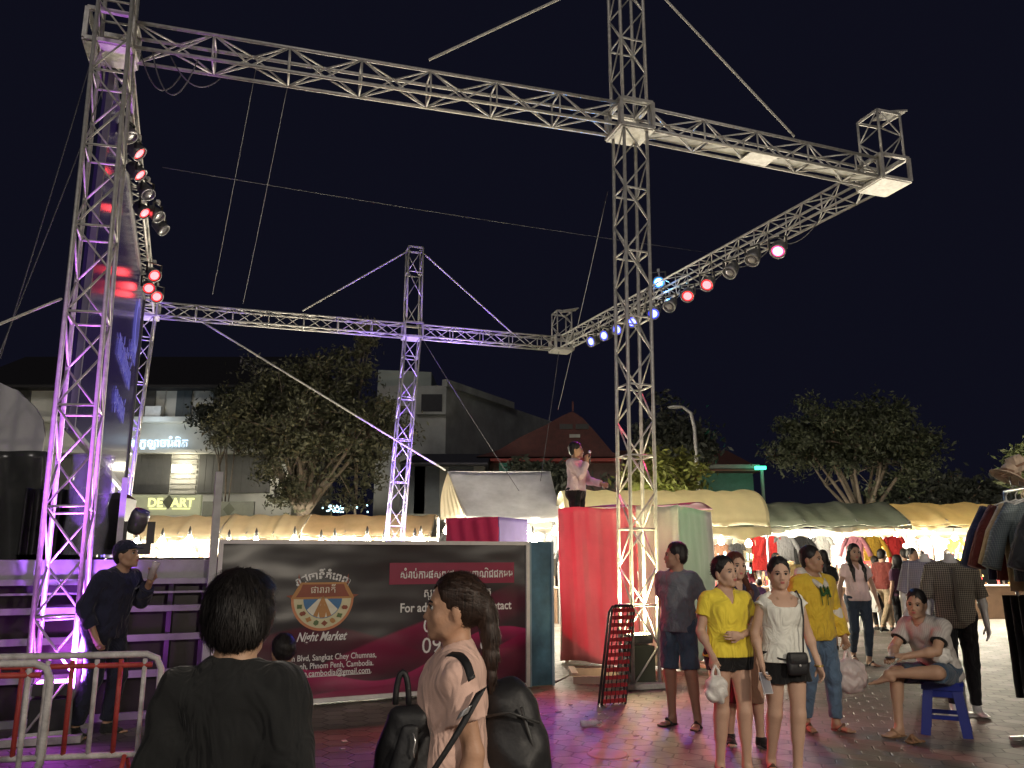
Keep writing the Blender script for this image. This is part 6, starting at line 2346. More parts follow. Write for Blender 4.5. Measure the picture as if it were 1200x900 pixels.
# 1 man in black T-shirt, seen from behind
yb = 2.30
p = P(281, 700, yb)
s1_ = Person('man seen from behind in a plain black T-shirt with a mop of black hair', (p.x, yb, 0), 178, 1.545, False, MID,
             dict(eL=(.19, .05, 1.06), wL=(.21, -.06, .84), eR=(-.20, .05, 1.06), wR=(-.235, -.06, .84), head=(0, -.012, 1.53), head_yaw=4), h=.007, build_=.90)
s1_.body(); s1_.hair('mop', strands=6000)
s1_.top(cloth('black cotton', (0.012, 0.013, 0.014), bump=.5), .92, .80, .018, noise=.0055, seed=2, taper=.012, neckr=.98)
s1_.bottoms(cloth('charcoal shorts', (0.03, 0.03, 0.035)), .9, .02)
s1_.shoes(cloth('dark sandal', (0.02, 0.02, 0.02)), 'sandal')

# 2 woman in pink T-shirt in profile with ponytail
yb = 2.90
p = P(524, 710, yb)
s2_ = Person('young woman in profile with a long ponytail and a pale pink T-shirt', (p.x + .03, yb, 0), -88, 1.515, True, ('warm tan', (0.50, 0.29, 0.19)),
             dict(eL=(.185, .075, 1.07), wL=(.195, .04, .82), eR=(-.20, -.05, 1.08), wR=(-.20, -.16, .86), head_pitch=-1, head_yaw=2), h=.006, build_=1.08)
s2_.body()
s2_.hair('pony', hairmat('dark brown hair', (0.030, 0.016, 0.011)), strands=3000, tail=[(0, .105, .03), (0, .128, -.02), (.006, .140, -.09), (.010, .146, -.17), (.012, .150, -.24), (.012, .152, -.30)])
s2_.top(cloth('pale pink cotton', (0.74, 0.50, 0.42), .05), .58, .80, .015, noise=.005, seed=5, taper=.014)
s2_.bottoms(cloth('dark jeans', (0.03, 0.045, 0.08)), 1.85, .010, name='jeans')
s2_.shoes(cloth('white shoe', (0.6, 0.6, 0.6)), 'shoe')
BAGB = mat('black nylon', (0.012, 0.012, 0.014), 0.55, 0, 0.2, 8, 0.25, 20)
# black tote carried in front and backpack behind her
bp0 = P(487, 868, 2.80)
r_ = thing('shoulder_bag', 'black nylon bag hanging in front of the woman with the ponytail', 'bag', bp0)
v = Vol(.008); v.cap((-.02, 0, .07), (-.04, 0, -.14), .075, .115, .04, (1, 0, 0), .6); v.noise = (.005, 30, 2); v.build('pouch', BAGB, r_)
v = Vol(.007); v.cap((-.012, -.055, .05), (-.035, -.07, -.10), .03, .055, .02, (1, 0, 0), .4); v.build('front_pocket', BAGB, r_)
MB().tube([Vector((-.045 + .022 * math.cos(a_ * .3142), -.02, .115 + .10 * math.sin(a_ * .3142))) for a_ in range(11)], .010, 8).build('grab_handle', BAGB, r_, True, True)
MB().tube([(-.0, -.085, .04), (.010, -.093, .02), (.004, -.096, -.01), (.006, -.092, -.03)], .003, 6).build('buckle', M_CHROME, r_, True, True)
pa, pb = P(564, 808, 2.66), P(500, 915, 2.62)
ribbon([Vector(pa) - bp0, Vector(pa).lerp(Vector(pb), .5) - bp0 + Vector((.006, -.012, 0)), Vector(pb) - bp0], (.86, 0, .5), .040).build('strap', BAGB, r_, True, True)
mid_ = Vector(pa).lerp(Vector(pb), .25) - bp0 + Vector((0, -.010, 0))
ribbon([mid_ + Vector((-.006, -.006, .012)), mid_ + Vector((-.018, -.008, -.012))], (.86, 0, .5), .042).build('strap_slider', M_CHROME, r_, True, True)
ribbon([Vector(P(526, 766, 2.76)) - bp0, Vector(P(538, 768, 2.735)) - bp0, Vector(P(547, 778, 2.70)) - bp0, Vector(P(553, 796, 2.67)) - bp0], (.75, .35, .45), .028).build('shoulder_strap', BAGB, r_, True, True)
bq = P(604, 862, 2.96)
bpk_ = r_ = thing('backpack', 'bulky black backpack on the back of the woman with the ponytail', 'backpack', bq)
v = Vol(.009); v.cap((-.03, 0, .10), (-.02, 0, -.22), .105, .13, .05, (1, 0, 0), .9); v.ell((.03, 0, -.08), (.09, .12, .16), .04); v.noise = (.006, 22, 1); v.build('pack', BAGB, r_)
MB().tube([(.02, -.11, .11), (.06, -.09, -.02), (.075, -.08, -.2)], .006, 6).build('zip', M_DARKMETAL, r_, True, True)

# 3 child with hair bun
yb = 4.6
p = P(331, 745, yb)
s3_ = Person('small girl with a bun and teal dress beside the man in black', (p.x, yb, 0), 150, 1.16, True, TANS, dict(head_yaw=60), h=.007)
s3_.body(); s3_.hair('bun', bun=(0, .095, .04)); s3_.top(cloth('purple child shirt', (0.16, 0.07, 0.20)), .5, .95, .012)
s3_.bottoms(cloth('teal skirt', (0.12, 0.42, 0.45)), skirt=.45, g=.02, name='skirt')
s3_.shoes(cloth('pink shoe', (0.5, 0.2, 0.25)), 'sandal')

# 4 guard in dark uniform and cap behind the barrier
p = G(112, 862)
s4_ = Person('man in dark navy uniform and cap, cup raised, by the magenta tower', (p.x, p.y, 0), 72, 1.73, False, TANS,
             dict(eL=(.20, -.18, 1.12), wL=(.08, -.36, 1.30), handL=(-.1, -.25, .9), pL=(-.8, -.2, 0), eR=(-.25, .02, 1.08), wR=(-.2, -.08, .84), head_pitch=-8, head_yaw=12,
                  kL=(.10, -.08, .49), aL=(.11, .0, .075), kR=(-.1, .0, .48), aR=(-.12, .12, .075)), h=.008, lean=(13, 0), build_=1.08)
s4_.body(); NAVY = cloth('navy uniform', (0.018, 0.020, 0.045))
s4_.hair('short'); s4_.top(NAVY, 1.7, .83, .022, noise=.006, name='jacket'); s4_.bottoms(cloth('navy trousers', (0.016, 0.018, 0.035)), 1.9, .022, .03, name='trousers')
s4_.shoes(cloth('black boot', (0.02, 0.02, 0.02)), 'shoe')
v = Vol(.007); v.ell(s4_.hp(0, .015, .055), npv(.092, .105, .078) * s4_.k, .01, s4_.headR); v.ell(s4_.hp(0, -.03, -.03), npv(.15, .19, .075) * s4_.k, .004, s4_.headR, sub=True); v.build('cap', NAVY, s4_.root)
v = Vol(.006); v.cap(s4_.hp(0, -.08, .052), s4_.hp(0, -.135, .040), .062, .050, .01, s4_.headR @ npv(1, 0, 0), .16); v.build('cap_peak', NAVY, s4_.root)
jw = s4_.J
q = lerp(jw['sL'], jw['eL'], .45) + npv(.055, -.01, 0)
MB().box(Vector(q), (.004, .05, .06)).build('shoulder_badge', mat('grey embroidery', (0.35, 0.35, 0.38), 0.8, 0, 0.5, 60), s4_.root, False, True)
q = jw['chest'] + s4_.fw * .135 + s4_.side * .08 + s4_.upv * .02
MB().bar(Vector(q), Vector(q + s4_.side * .06 + s4_.upv * .03), .02, .008, up=(0, 0, 1)).build('chest_badge', mat('grey embroidery', (0.35, 0.35, 0.38), 0.8, 0, 0.5, 60), s4_.root, False, True)
wp_ = s4_.world(jw['wL'] + npv(-.03, -.05, .10))
tag(MB().lathe([(.028, -.09), (.036, .05), (.040, .07), (.030, .072)], wp_, Matrix.Rotation(.3, 3, 'Y')).build('plastic_cup', mat('clear cup', (0.65, 0.6, 0.62), 0.1, 0, 0.3, 20, alpha=0.6), None, True), 'clear plastic cup raised to the mouth of the man in the cap', 'cup')

# 5 man in slate polo looking left
p = G(800, 851)
s5_ = Person('man in slate grey shirt and blue denim shorts, hands behind him, looking left', (p.x, p.y, 0), -38, 1.70, False, ('man tan', (0.36, 0.215, 0.145)),
             dict(eL=(.215, .12, 1.08), wL=(.09, .19, .90), handL=(-.9, .15, -.3), pL=(0, 1, 0), eR=(-.215, .12, 1.08), wR=(-.09, .19, .92), handR=(.9, .15, -.3), pR=(0, 1, 0),
                  head_yaw=-58, kL=(.11, -.01, .48), aL=(.14, .03, .075), kR=(-.10, -.02, .48), aR=(-.11, .02, .075)), h=FQ, build_=.98)
s5_.body(); s5_.hair('short')
s5_.top(cloth('slate knit', (0.15, 0.165, 0.19), .12), .62, .84, .018, 'v' and 'crew', noise=.005, seed=3, taper=.014); s5_.collar(cloth('slate knit', (0.15, 0.165, 0.19)))
s5_.bottoms(cloth('denim', (0.055, 0.085, 0.125), .2), .93, .014, .032, noise=.004); s5_.shoes(mat('black sandal', (0.02, 0.02, 0.02), 0.5), 'sandal')

# 6 woman in yellow T-shirt
p = G(862, 909)
s6_ = Person('woman in a bright yellow V-neck T-shirt, one arm across her belly', (p.x, p.y, 0), 10, 1.57, True, FAIR,
             dict(eL=(.235, .03, 1.09), wL=(.02, -.19, 1.06), handL=(-.95, -.05, .05), pL=(0, 1, 0), eR=(-.225, .02, 1.08), wR=(-.20, -.14, .90), handR=(-.1, -.6, -.5), pR=(.6, .2, -.6),
                  curlR=1.0, curlL=.3, head_yaw=22, head_roll=-4, kL=(.085, -.05, .48), aL=(.10, .0, .075), kR=(-.095, -.02, .48), aR=(-.10, .05, .075)), h=.0065, build_=1.08)
s6_.body(); s6_.hair('tied'); s6_.top(cloth('yellow cotton', (0.86, 0.70, 0.07), .04), .50, .885, .012, 'v', noise=.0035, seed=1, taper=.012)
s6_.bottoms(cloth('black shorts cloth', (0.012, 0.012, 0.013)), .26, .010, .022); s6_.shoes(mat('brown sandal', (0.10, 0.05, 0.03), 0.5), 'sandal')
hw_ = s6_.world(s6_.J['wR'] + npv(-.01, -.06, -.055))
bag_mesh('carrier_bag', 'small knotted white carrier bag in the hand of the woman in yellow', 'bag', hw_, (.15, .11, .27), PLAST, 3)

# 7 woman in white top
p = G(929, 915)
s7_ = Person('woman in a white ruffled sleeveless top and black skort', (p.x, p.y, 0), 6, 1.56, True, FAIR,
             dict(eL=(.225, .035, 1.08), wL=(.255, -.05, .84), eR=(-.215, .035, 1.08), wR=(-.225, -.09, .85), curlR=.8, head_yaw=-12, head_pitch=4,
                  kL=(.075, -.02, .48), aL=(.06, .03, .075), kR=(-.085, .05, .48), aR=(-.08, .20, .10)), h=.0065, build_=1.0)
s7_.body(); s7_.hair('tied')
WHT = cloth('white crepe', (0.80, 0.80, 0.72), .04)
s7_.top(WHT, 0, .87, .014, 'wide', flare=.065, noise=.005, seed=4, name='peplum_top')
for c in 'LR':
    v = Vol(.0065); S_ = s7_.J['s' + c]
    v.cap(S_ - s7_.side * (.045 if c == 'L' else -.045) + npv(0, -.01, .045), S_ + npv(0.02 if c == 'L' else -.02, -.02, -.035), .030, .050, .02, (0, 1, 0), 1.0, flat=True); v.noise = (.004, 60, 1)
    v.cut(S_ + npv(0, 0, -.05), (0, 0, -1)); v.build('flutter_sleeve', WHT, s7_.root)
v = Vol(.0065); cc = s7_.J['waist'] + npv(0, 0, .055); v.cap(cc, cc + npv(0, 0, .012), .131, .131, .005, (1, 0, 0), .78); v.build('waist_ruffle', WHT, s7_.root)
s7_.bottoms(cloth('black crepe', (0.010, 0.010, 0.011)), .40, .012, .040, .955, name='skort'); s7_.shoes(mat('brown sandal', (0.10, 0.05, 0.03), 0.5), 'sandal')
MB().tube([Vector(s7_.J['neck'] + npv(x_, -.085 - .02 * (1 - abs(x_) / .06), -.02 - .09 * (1 - abs(x_) / .06))) for x_ in (-.06, -.03, 0, .03, .06)], .0018, 5).build('necklace', mat('gold chain', (0.6, 0.45, 0.15), 0.3, 0.9, 0), s7_.root, True, True)
J7 = s7_.J
hb = s7_.world(npv(.02, -.17, .88 * s7_.k))
r_ = thing('crossbody_bag', 'small black crossbody bag resting on the skort of the woman in white', 'handbag', hb, R(6))
v = Vol(.006); v.cap((-.06, 0, .02), (.06, 0, .02), .055, .055, .01, (0, 0, 1), .42); v.cap((-.055, 0, -.03), (.055, 0, -.03), .055, .055, .01, (0, 0, 1), .45); v.build('pouch', BAGB, r_)
v = Vol(.006); v.cap((-.055, -.014, .03), (.055, -.014, .03), .045, .045, .01, (0, 0, 1), .35); v.build('flap', BAGB, r_)
MB().lathe([(.001, -.005), (.008, -.004), (.008, .004), (.001, .005)], (0, -.045, -.012), Matrix.Rotation(R(90), 3, 'X')).build('clasp', M_CHROME, r_, False, True)
Ms = s7_.root.matrix_basis
L_ = lambda p_: (Ms @ Vector(p_)) - Vector(hb)
Mi = Matrix.Rotation(-R(6), 3, 'Z')
strap_pts = [npv(.07, -.165, .92 * s7_.k), npv(.085, -.15, 1.06 * s7_.k), npv(.10, -.148, 1.20 * s7_.k), npv(.115, -.10, 1.345 * s7_.k), npv(.12, -.02, 1.41 * s7_.k), npv(.11, .07, 1.36 * s7_.k), npv(.05, .13, 1.2 * s7_.k), npv(-.09, .13, 1.02 * s7_.k), npv(-.165, .02, .95 * s7_.k), npv(-.10, -.13, .91 * s7_.k), npv(-.04, -.17, .90 * s7_.k)]
MB().tube([Mi @ L_(p_) for p_ in strap_pts], .006, 6).build('strap', BAGB, r_, True, True)
ph = s7_.world(J7['wR'] + npv(-.005, -.03, -.11))
r_ = thing('phone', 'pale smartphone held low in the hand of the woman in white', 'phone', ph, R(20))
MB().box((0, -.02, 0), (.075, .009, .15), 0, Matrix.Rotation(R(-20), 3, 'X')).build('case', mat('pale phone case', (0.55, 0.55, 0.6), 0.3), r_, False, True)
MB().box((0, -.0255, 0), (.068, .003, .14), 0, Matrix.Rotation(R(-20), 3, 'X')).build('display', mat('dark glass', (0.15, 0.15, 0.18), 0.1), r_, False, True)
wr = s7_.J['wL']
MB().lathe([(.028, -.006), (.033, -.006), (.033, .006), (.028, .006)], wr, None).build('bracelet', mat('gold chain', (0.6, 0.45, 0.15)), s7_.root, True, True)

# 8 woman with reddish hair behind
p = G(874, 873)
s8_ = Person('woman with reddish brown hair and long brown skirt behind the yellow T-shirt', (p.x, p.y, 0), 5, 1.60, True, FAIR, dict(head_yaw=8, head_roll=3,
             kL=(.09, -.1, .50), aL=(.11, -.08, .075), kR=(-.09, .02, .48), aR=(-.11, .08, .075)), h=.0075)
s8_.body(); s8_.hair('long', HAIRB, len=.02); s8_.top(cloth('navy knit', (0.035, 0.03, 0.06)), .55, .85, .012, 'v')
s8_.bottoms(cloth('brown skirt cloth', (0.17, 0.09, 0.06)), skirt=.36, g=.018, name='skirt'); s8_.shoes(cloth('black sneaker', (0.02, 0.02, 0.02)), 'shoe', mat('white sole', (0.6, 0.6, 0.58), 0.6))

# 9 boy in yellow hoodie
p = G(966, 856)
s9_ = Person('boy in a yellow hoodie with a white hood and blue jeans', (p.x, p.y, 0), 18, 1.66, False, ('boy tan', (0.40, 0.235, 0.15)),
             dict(eL=(.25, .04, 1.08), wL=(.27, -.05, .82), curlL=1.2, eR=(-.24, .04, 1.08), head_yaw=28, kL=(.10, -.06, .48), aL=(.12, -.02, .075), kR=(-.1, .02, .48), aR=(-.12, .10, .075)), h=FQ)
s9_.body(); s9_.hair('short'); s9_.hoodie(cloth('yellow fleece', (0.72, 0.50, 0.05), .06))
HW = cloth('white fleece', (0.70, 0.67, 0.60))
v = Vol(.008); J9 = s9_.J
for t in (-1, 1):
    v.cap(J9['neck'] + npv(.095 * t, .03, .025), J9['neck'] + npv(.035 * t, -.155, -.085), .042, .028, .02)
v.cap(J9['neck'] + npv(-.095, .05, .03), J9['neck'] + npv(.095, .05, .03), .055, .055, .03); v.ell(J9['neck'] + npv(0, .10, -.02), (.10, .06, .09), .03)
v.noise = (.003, 40, 2); v.build('hood', HW, s9_.root)
for c in 'LR':
    a, b_ = lerp(J9['e' + c], J9['w' + c], .10), lerp(J9['e' + c], J9['w' + c], .30)
    v = Vol(.008); v.cap(a, b_, .069, .066, .004); v.build('sleeve_stripe', HW, s9_.root)
gm_ = cloth('green print', (0.04, 0.13, 0.04))
m_ = MB()
fy = J9['chest'][1] - .158
for (x0_, z0_, x1_, z1_) in ((-.05, .06, -.02, -.03), (-.02, .07, .03, -.01), (-.02, -.03, .03, .03), (.03, .06, .06, -.04), (.0, .02, .05, .02)):
    m_.bar((x0_, fy, J9['chest'][2] + z0_), (x1_, fy, J9['chest'][2] + z1_), .02, .012, up=(0, 0, 1))
m_.build('chest_print', gm_, s9_.root, False, True)
for t in (-1, 1):
    MB().tube([Vector(J9['neck'] + npv(.03 * t, -.135, -.09)), Vector(J9['neck'] + npv(.035 * t, -.165, -.17)), Vector(J9['neck'] + npv(.03 * t, -.172, -.26))], .004, 6).build('drawstring', gm_, s9_.root, True, True)
s9_.bottoms(cloth('blue jeans', (0.10, 0.16, 0.24), .25), 1.9, .014, .022, name='jeans'); s9_.shoes(mat('brown sandal', (0.10, 0.05, 0.03), 0.5), 'sandal')
hw_ = s9_.world(J9['wL'] + npv(.0, -.02, -.11))
rb = bag_mesh('carrier_bag', 'large cloudy carrier bag with pink goods held by the boy in the hoodie', 'bag', hw_, (.34, .22, .40), PLASTC, 8)
v = Vol(.012); v.ell((0.02, 0, -.27), (.10, .06, .09), .02); v.noise = (.01, 40, 1)
o = v.build('pink_bundle', cloth('pink bundle', (0.60, 0.22, 0.20)), None); o.location = hw_; tag(o, 'pink bundle showing through the large cloudy carrier bag', 'bundle')

# 10 girl in pale pink T-shirt coming down the lane
p = G(1012, 779)
s10_ = Person('long haired girl in a pale pink T-shirt and dark jeans walking down the lane', (p.x, p.y, 0), 0, 1.74, True, ('lane tan', (0.38, 0.235, 0.17)),
              dict(head_roll=4, eL=(.24, .04, 1.08), wL=(.29, .02, .84), eR=(-.24, .0, 1.08), wR=(-.29, -.06, .84), kL=(.09, -.07, .48), aL=(.05, -.08, .075), kR=(-.09, -.02, .49), aR=(-.05, .20, .12)), h=.0085)
s10_.body(); s10_.hair('long', len=.14); s10_.top(cloth('shell pink cotton', (0.75, 0.56, 0.55), .05), .5, .87, .013, 'v'); s10_.bottoms(cloth('indigo jeans', (0.035, 0.05, 0.08)), 1.88, .010, name='jeans')
s10_.shoes(mat('black sandal', (0.02, 0.02, 0.02)), 'sandal')

# 11 man on the platform behind the red booth
p = P(677, 560, 12.9 + .2)
s11_ = Person('man in a pinkish white shirt standing high on the draped booth with a microphone', (K(0.45, 0.75, ZP).x, K(0.45, 0.75, ZP).y, ZP + 0.005), 62, 1.76, False, TANS,
              dict(eL=(.20, -.12, 1.09), wL=(.12, -.38, 1.02), eR=(-.20, -.16, 1.14), wR=(-.06, -.20, 1.36), handR=(0, .1, 1), curlR=1.2, head_yaw=18), h=.01, build_=1.05)
pos11 = P(676, 597, K(.3, .5, 0).y); s11_.root.location = (pos11.x, pos11.y, ZP + .005)
s11_.body(); s11_.hair('short'); s11_.top(cloth('pinkish shirt', (0.62, 0.48, 0.55), .06), 1.85, .92, .018, name='shirt'); s11_.bottoms(cloth('black trousers', (0.015, 0.015, 0.018)), 1.9, .016, name='trousers'); s11_.collar(cloth('white collar', (0.75, 0.72, 0.72)))
s11_.shoes(mat('black leather', (0.02, 0.02, 0.02), 0.3), 'shoe')
bpy.context.view_layer.update()
mp = s11_.world(s11_.J['wR'] + npv(0.02, -.045, .06))
r_ = thing('microphone', 'black microphone held to the mouth of the man on the booth', 'microphone', mp)
MB().tube([(0, 0, -.10), (0, 0, .07)], .012, 8, .016).build('handle', M_DARKMETAL, r_, True, True)
MB().ball((0, 0, .09), .026, 6).build('grille_ball', M_CHROME, r_, True, True)

# 12 seated man on the blue stool
stool_p = G(1118, 862)
st_x, st_y = stool_p.x, stool_p.y + 0.12
s12_ = Person('seated man in a grey polo with black trim, legs crossed on the stool', (st_x - .02, st_y, 0), -62, 1.70, False, ('seated tan', (0.44, 0.27, 0.18)),
              dict(pel=(0, 0.02, .52), waist=(0, -.01, .66), chest=(0, -.10, .83), neck=(0, -.16, .965), head=(0, -.215, 1.115), sL=(.175, -.125, .925), sR=(-.175, -.125, .925),
                   eL=(.215, -.30, .73), wL=(.04, -.50, .68), handL=(-.5, -.75, .1), pL=(-.3, .2, -1), eR=(-.21, -.30, .72), wR=(-.07, -.52, .66), handR=(.35, -.85, .1), pR=(.3, .2, -1), curlL=1.0, curlR=1.0,
                   hL=(.095, -.02, .50), hR=(-.095, -.02, .50), kR=(-.12, -.43, .52), aR=(-.10, -.47, .075), fR=(-.1, -1, 0), kL=(.24, -.36, .56), aL=(-.06, -.60, .53), fL=(-.9, -.35, -.2),
                   head_yaw=22, head_pitch=6, head_roll=4), h=FQ, build_=1.1)
s12_.body(); s12_.hair('short')
s12_.top(stripes('grey pin stripe', (0.48, 0.45, 0.42), (0.40, 0.37, 0.35), 60), .62, .87, .016, noise=.005, seed=6, taper=.016)
BK = cloth('black rib', (0.015, 0.015, 0.015)); s12_.collar(BK)
for c in 'LR':
    J = s12_.J; a, b_ = lerp(J['s' + c], J['e' + c], .585), lerp(J['s' + c], J['e' + c], .65)
    v = Vol(.007); v.cap(lerp(a, b_, .1), b_, .074, .074, .003, flat=True); v.cut(a, a - b_); v.build('sleeve_trim', BK, s12_.root)
s12_.bottoms(cloth('denim', (0.055, 0.085, 0.125)), .84, .014, .026, 1.02, noise=.004, zcut=.70); s12_.shoes(mat('tan leather sandal', (0.22, 0.12, 0.06), 0.6), 'sandal', feet='R')
hh_ = s12_.world(lerp(s12_.J['wL'], s12_.J['wR'], .5) + npv(0, -.085, .005))
r_ = thing('phone', 'dark phone in the clasped hands of the seated man', 'phone', hh_, R(-40))
MB().box((0, 0, 0), (.07, .14, .012)).build('case', M_DARKMETAL, r_, False, True)
MB().box((0, 0, .0075), (.062, .13, .002)).build('display', mat('dark glass', (0.15, 0.15, 0.18)), r_, False, True)
r_ = bag_mesh('carrier_bag', 'crumpled white plastic bag in the lap of the seated man', 'bag', s12_.world(s12_.J['pel'] + npv(.16, -.18, .26)), (.16, .12, .16), PLAST, 5, handle=False)

# blue plastic stool
stl = thing('plastic_stool', 'square blue plastic stool under the seated man', 'stool', (st_x, st_y, 0), R(-28)); stl.scale = (1.15, 1.15, 1.04)
BP = mat('blue moulded plastic', (0.010, 0.020, 0.19), 0.32, 0, 0.06, 5, spec=.5)
v = Vol(.008); v.cap((-.12, 0, .435), (.12, 0, .435), .04, .04, .01, (0, 1, 0), .28)
MBs = MB().lathe([(.001, .0), (.15, 0.0), (.165, .008), (.165, .022), (.15, .03), (.001, .026)], (0, 0, .415), n=4)
m_ = MB()
hs = .155
m_.prism([(-hs, -hs + .03), (-hs + .03, -hs), (hs - .03, -hs), (hs, -hs + .03), (hs, hs - .03), (hs - .03, hs), (-hs + .03, hs), (-hs, hs - .03)], .415, .445, 'Z')
m_.prism([(-hs * .96, -hs * .96), (hs * .96, -hs * .96), (hs * .96, hs * .96), (-hs * .96, hs * .96)], .375, .416, 'Z')
seat_o = m_.build('seat', BP, stl, False, True)
for sx_ in (-1, 1):
    for sy_ in (-1, 1):
        m_ = MB()
        t0, b0 = Vector((sx_ * .128, sy_ * .128, .38)), Vector((sx_ * .175, sy_ * .175, 0.0))
        for dx_, dy_ in ((1, 0), (0, 1)):
            off = Vector((-sx_ * .028 * dx_, -sy_ * .028 * dy_, 0))
            m_.bar(t0 + off * .9, b0 + off, (.07 if dx_ else .014), (.07 if dy_ else .014), up=(0, 1, 0))
        m_.build('leg', BP, stl, False, True)
for k_ in range(4):
    a = [(-1, -1), (1, -1), (1, 1), (-1, 1)]
    p0_, p1_ = a[k_], a[(k_ + 1) % 4]
    for z_, e_, h2 in ((.15, .152, .035), (.345, .134, .06)):
        MB().bar((p0_[0] * e_ * .92, p0_[1] * e_ * .92, z_), (p1_[0] * e_ * .92, p1_[1] * e_ * .92, z_), .014, h2).build('stretcher', BP, stl, False, True)

# mannequins
MQ = mat('glossy white mannequin', (0.78, 0.76, 0.75), 0.25, 0, 0.03)
MATS['skin mannequin'] = MQ


def mannequin(label, loc, yaw, shirt, trouser, H, col, hgt=.0075):
    q_ = Person(label, loc, yaw, H, False, ('mannequin', (0.78, 0.76, 0.75)), dict(eL=(.24, .04, 1.06), wL=(.25, -.03, .82), eR=(-.24, .04, 1.06), wR=(-.25, -.03, .82), curlL=.3, curlR=.3), h=hgt, face=False, headless=True,
                name='mannequin', cat='mannequin', group='headless shop mannequins')
    q_.body(); q_.top(shirt, .98, .78, .018, noise=.004, taper=.012, name='shirt'); q_.bottoms(trouser, 1.95, .014, name='trousers'); q_.collar(shirt)
    J = q_.J
    q_.placket = MB().bar(Vector(J['chest'] + npv(0, -.137, .12)), Vector(J['pel'] + npv(0, -.150, -.08)), .03, .004, up=(0, -1, 0)).build('placket', col, q_.root, False, True)
    MB().lathe([(.15, 0), (.15, .012), (.02, .02), (.015, .3)], (0, 0.03, 0)).build('stand', M_STEEL, q_.root, True, True)
    return q_


p = G(1133, 838)
mannequin('headless white mannequin in a dark checked shirt behind the seated man', (p.x, p.y, 0), -18, stripes('brown check', (0.07, 0.06, 0.05), (0.44, 0.40, 0.33), 52, 'X', True, sharp=.62), cloth('black trousers', (0.015, 0.015, 0.018)), 1.80, mat('check placket', (0.14, 0.12, 0.10)))
p = G(1100, 815)
mannequin('headless mannequin in a lilac patterned shirt just behind the checked one', (p.x, p.y, 0), -25, stripes('lilac pattern', (0.22, 0.20, 0.27), (0.36, 0.34, 0.42), 46, 'X', True), cloth('black trousers', (0.015, 0.015, 0.018)), 1.80, mat('lilac placket', (0.28, 0.26, 0.34)))
# sleeved form in lilac at far side is part of the same display

# clothes rack at the right edge
rk = thing('clothes_rack', 'two tier steel clothes rack at the right edge carrying shirts over black trousers', 'rack', XY(1185, 700, 7.0))
xr = P(1140, 600, 6.9).x; xe = P(1260, 600, 6.4).x
A_, B_ = Vector((P(1180, 600, 7.6).x, 7.6, 0)), Vector((P(1310, 600, 5.9).x, 5.9, 0))
zt1, zt2 = P(1165, 572, 7.2).z, P(1175, 690, 7.0).z
for z_ in (zt1, zt2):
    MB().tube([up_to(A_, z_), up_to(B_, z_)], .014, 10).build('rail', M_CHROME, rk, True)
for q_ in (A_, B_):
    MB().tube([up_to(q_, 0.02), up_to(q_, zt1)], .016, 10).build('post', M_CHROME, rk, True)
    MB().bar(up_to(q_, 0.02) + Vector((-.25, -.05, 0)), up_to(q_, 0.02) + Vector((.25, .05, 0)), .04, .03).build('foot', M_CHROME, rk)
dR = (B_ - A_).normalized(); nR_ = Vector((dR.y, -dR.x, 0))
angR = math.atan2(dR.y, dR.x)
garment_cols.update({'maroon': (0.13, 0.03, 0.025), 'sand': (0.50, 0.38, 0.22), 'blue grey': (0.12, 0.15, 0.16), 'charcoal': (0.05, 0.055, 0.06)})
Lr = (B_ - A_).length
for i, (t, c, k_) in enumerate(((.01, 'navy', 3), (.12, 'maroon', 3), (.22, 'sand', 1), (.32, 'blue grey', 3), (.60, 'charcoal', 3), (.78, 'grey', 1), (.9, 'navy', 3))):
    q_ = A_.lerp(B_, t)
    hang('%s shirt, %s from the left on the upper rail of the clothes rack' % (c, ORD[i]), 'shirts on the clothes rack', up_to(q_, zt1 - .11), angR + math.pi / 2 + .25 - .03 * i, c, k_, 1.12)
for o in bpy.data.objects:
    if o.get('label', '').startswith('blue grey shirt'):
        o.children[0].data = o.children[0].data.copy(); o.children[0].data.materials[0] = stripes('blue grey pinstripe', (0.10, 0.13, 0.14), (0.28, 0.32, 0.33), 70, 'X', True, sharp=.8)
TRS = []
for i in range(11):
    t = .0 + i * .09
    q_ = A_.lerp(B_, t)
    r_ = thing('hanging_trousers', 'black trousers, %s from the left on the lower rail of the clothes rack' % ORD[i], 'trousers', up_to(q_, zt2 - .02), angR + math.pi / 2 + .45, 'trousers on the clothes rack')
    if not TRS:
        m_ = MB()
        for s_ in (-1, 1):
            m_.grid(lambda u, v: (s_ * .095 + .085 * math.cos(6.283 * u) * (1 - .25 * v), .03 * math.sin(6.283 * u) * (1 + .2 * math.sin(v * 9)), -.06 - .88 * v), 14, 8)
        TRS.append(m_.build('cloth', cloth('black trousers', (0.015, 0.015, 0.018)), r_, True, True).data)
        TRS.append(MB().tube([(-.17, 0, -.07), (.17, 0, -.07)], .008, 6).tube([(0, 0, -.07), (0, 0, 0), (.02, 0, .03), (0, 0, .045), (-.018, 0, .03)], .004, 6).build('clip_hanger', M_CHROME, r_, True, True).data)
    else:
        for nm_, me_ in (('cloth', TRS[0]), ('clip_hanger', TRS[1])):
            o = bpy.data.objects.new(nm_, me_); COL.objects.link(o); o.parent = r_
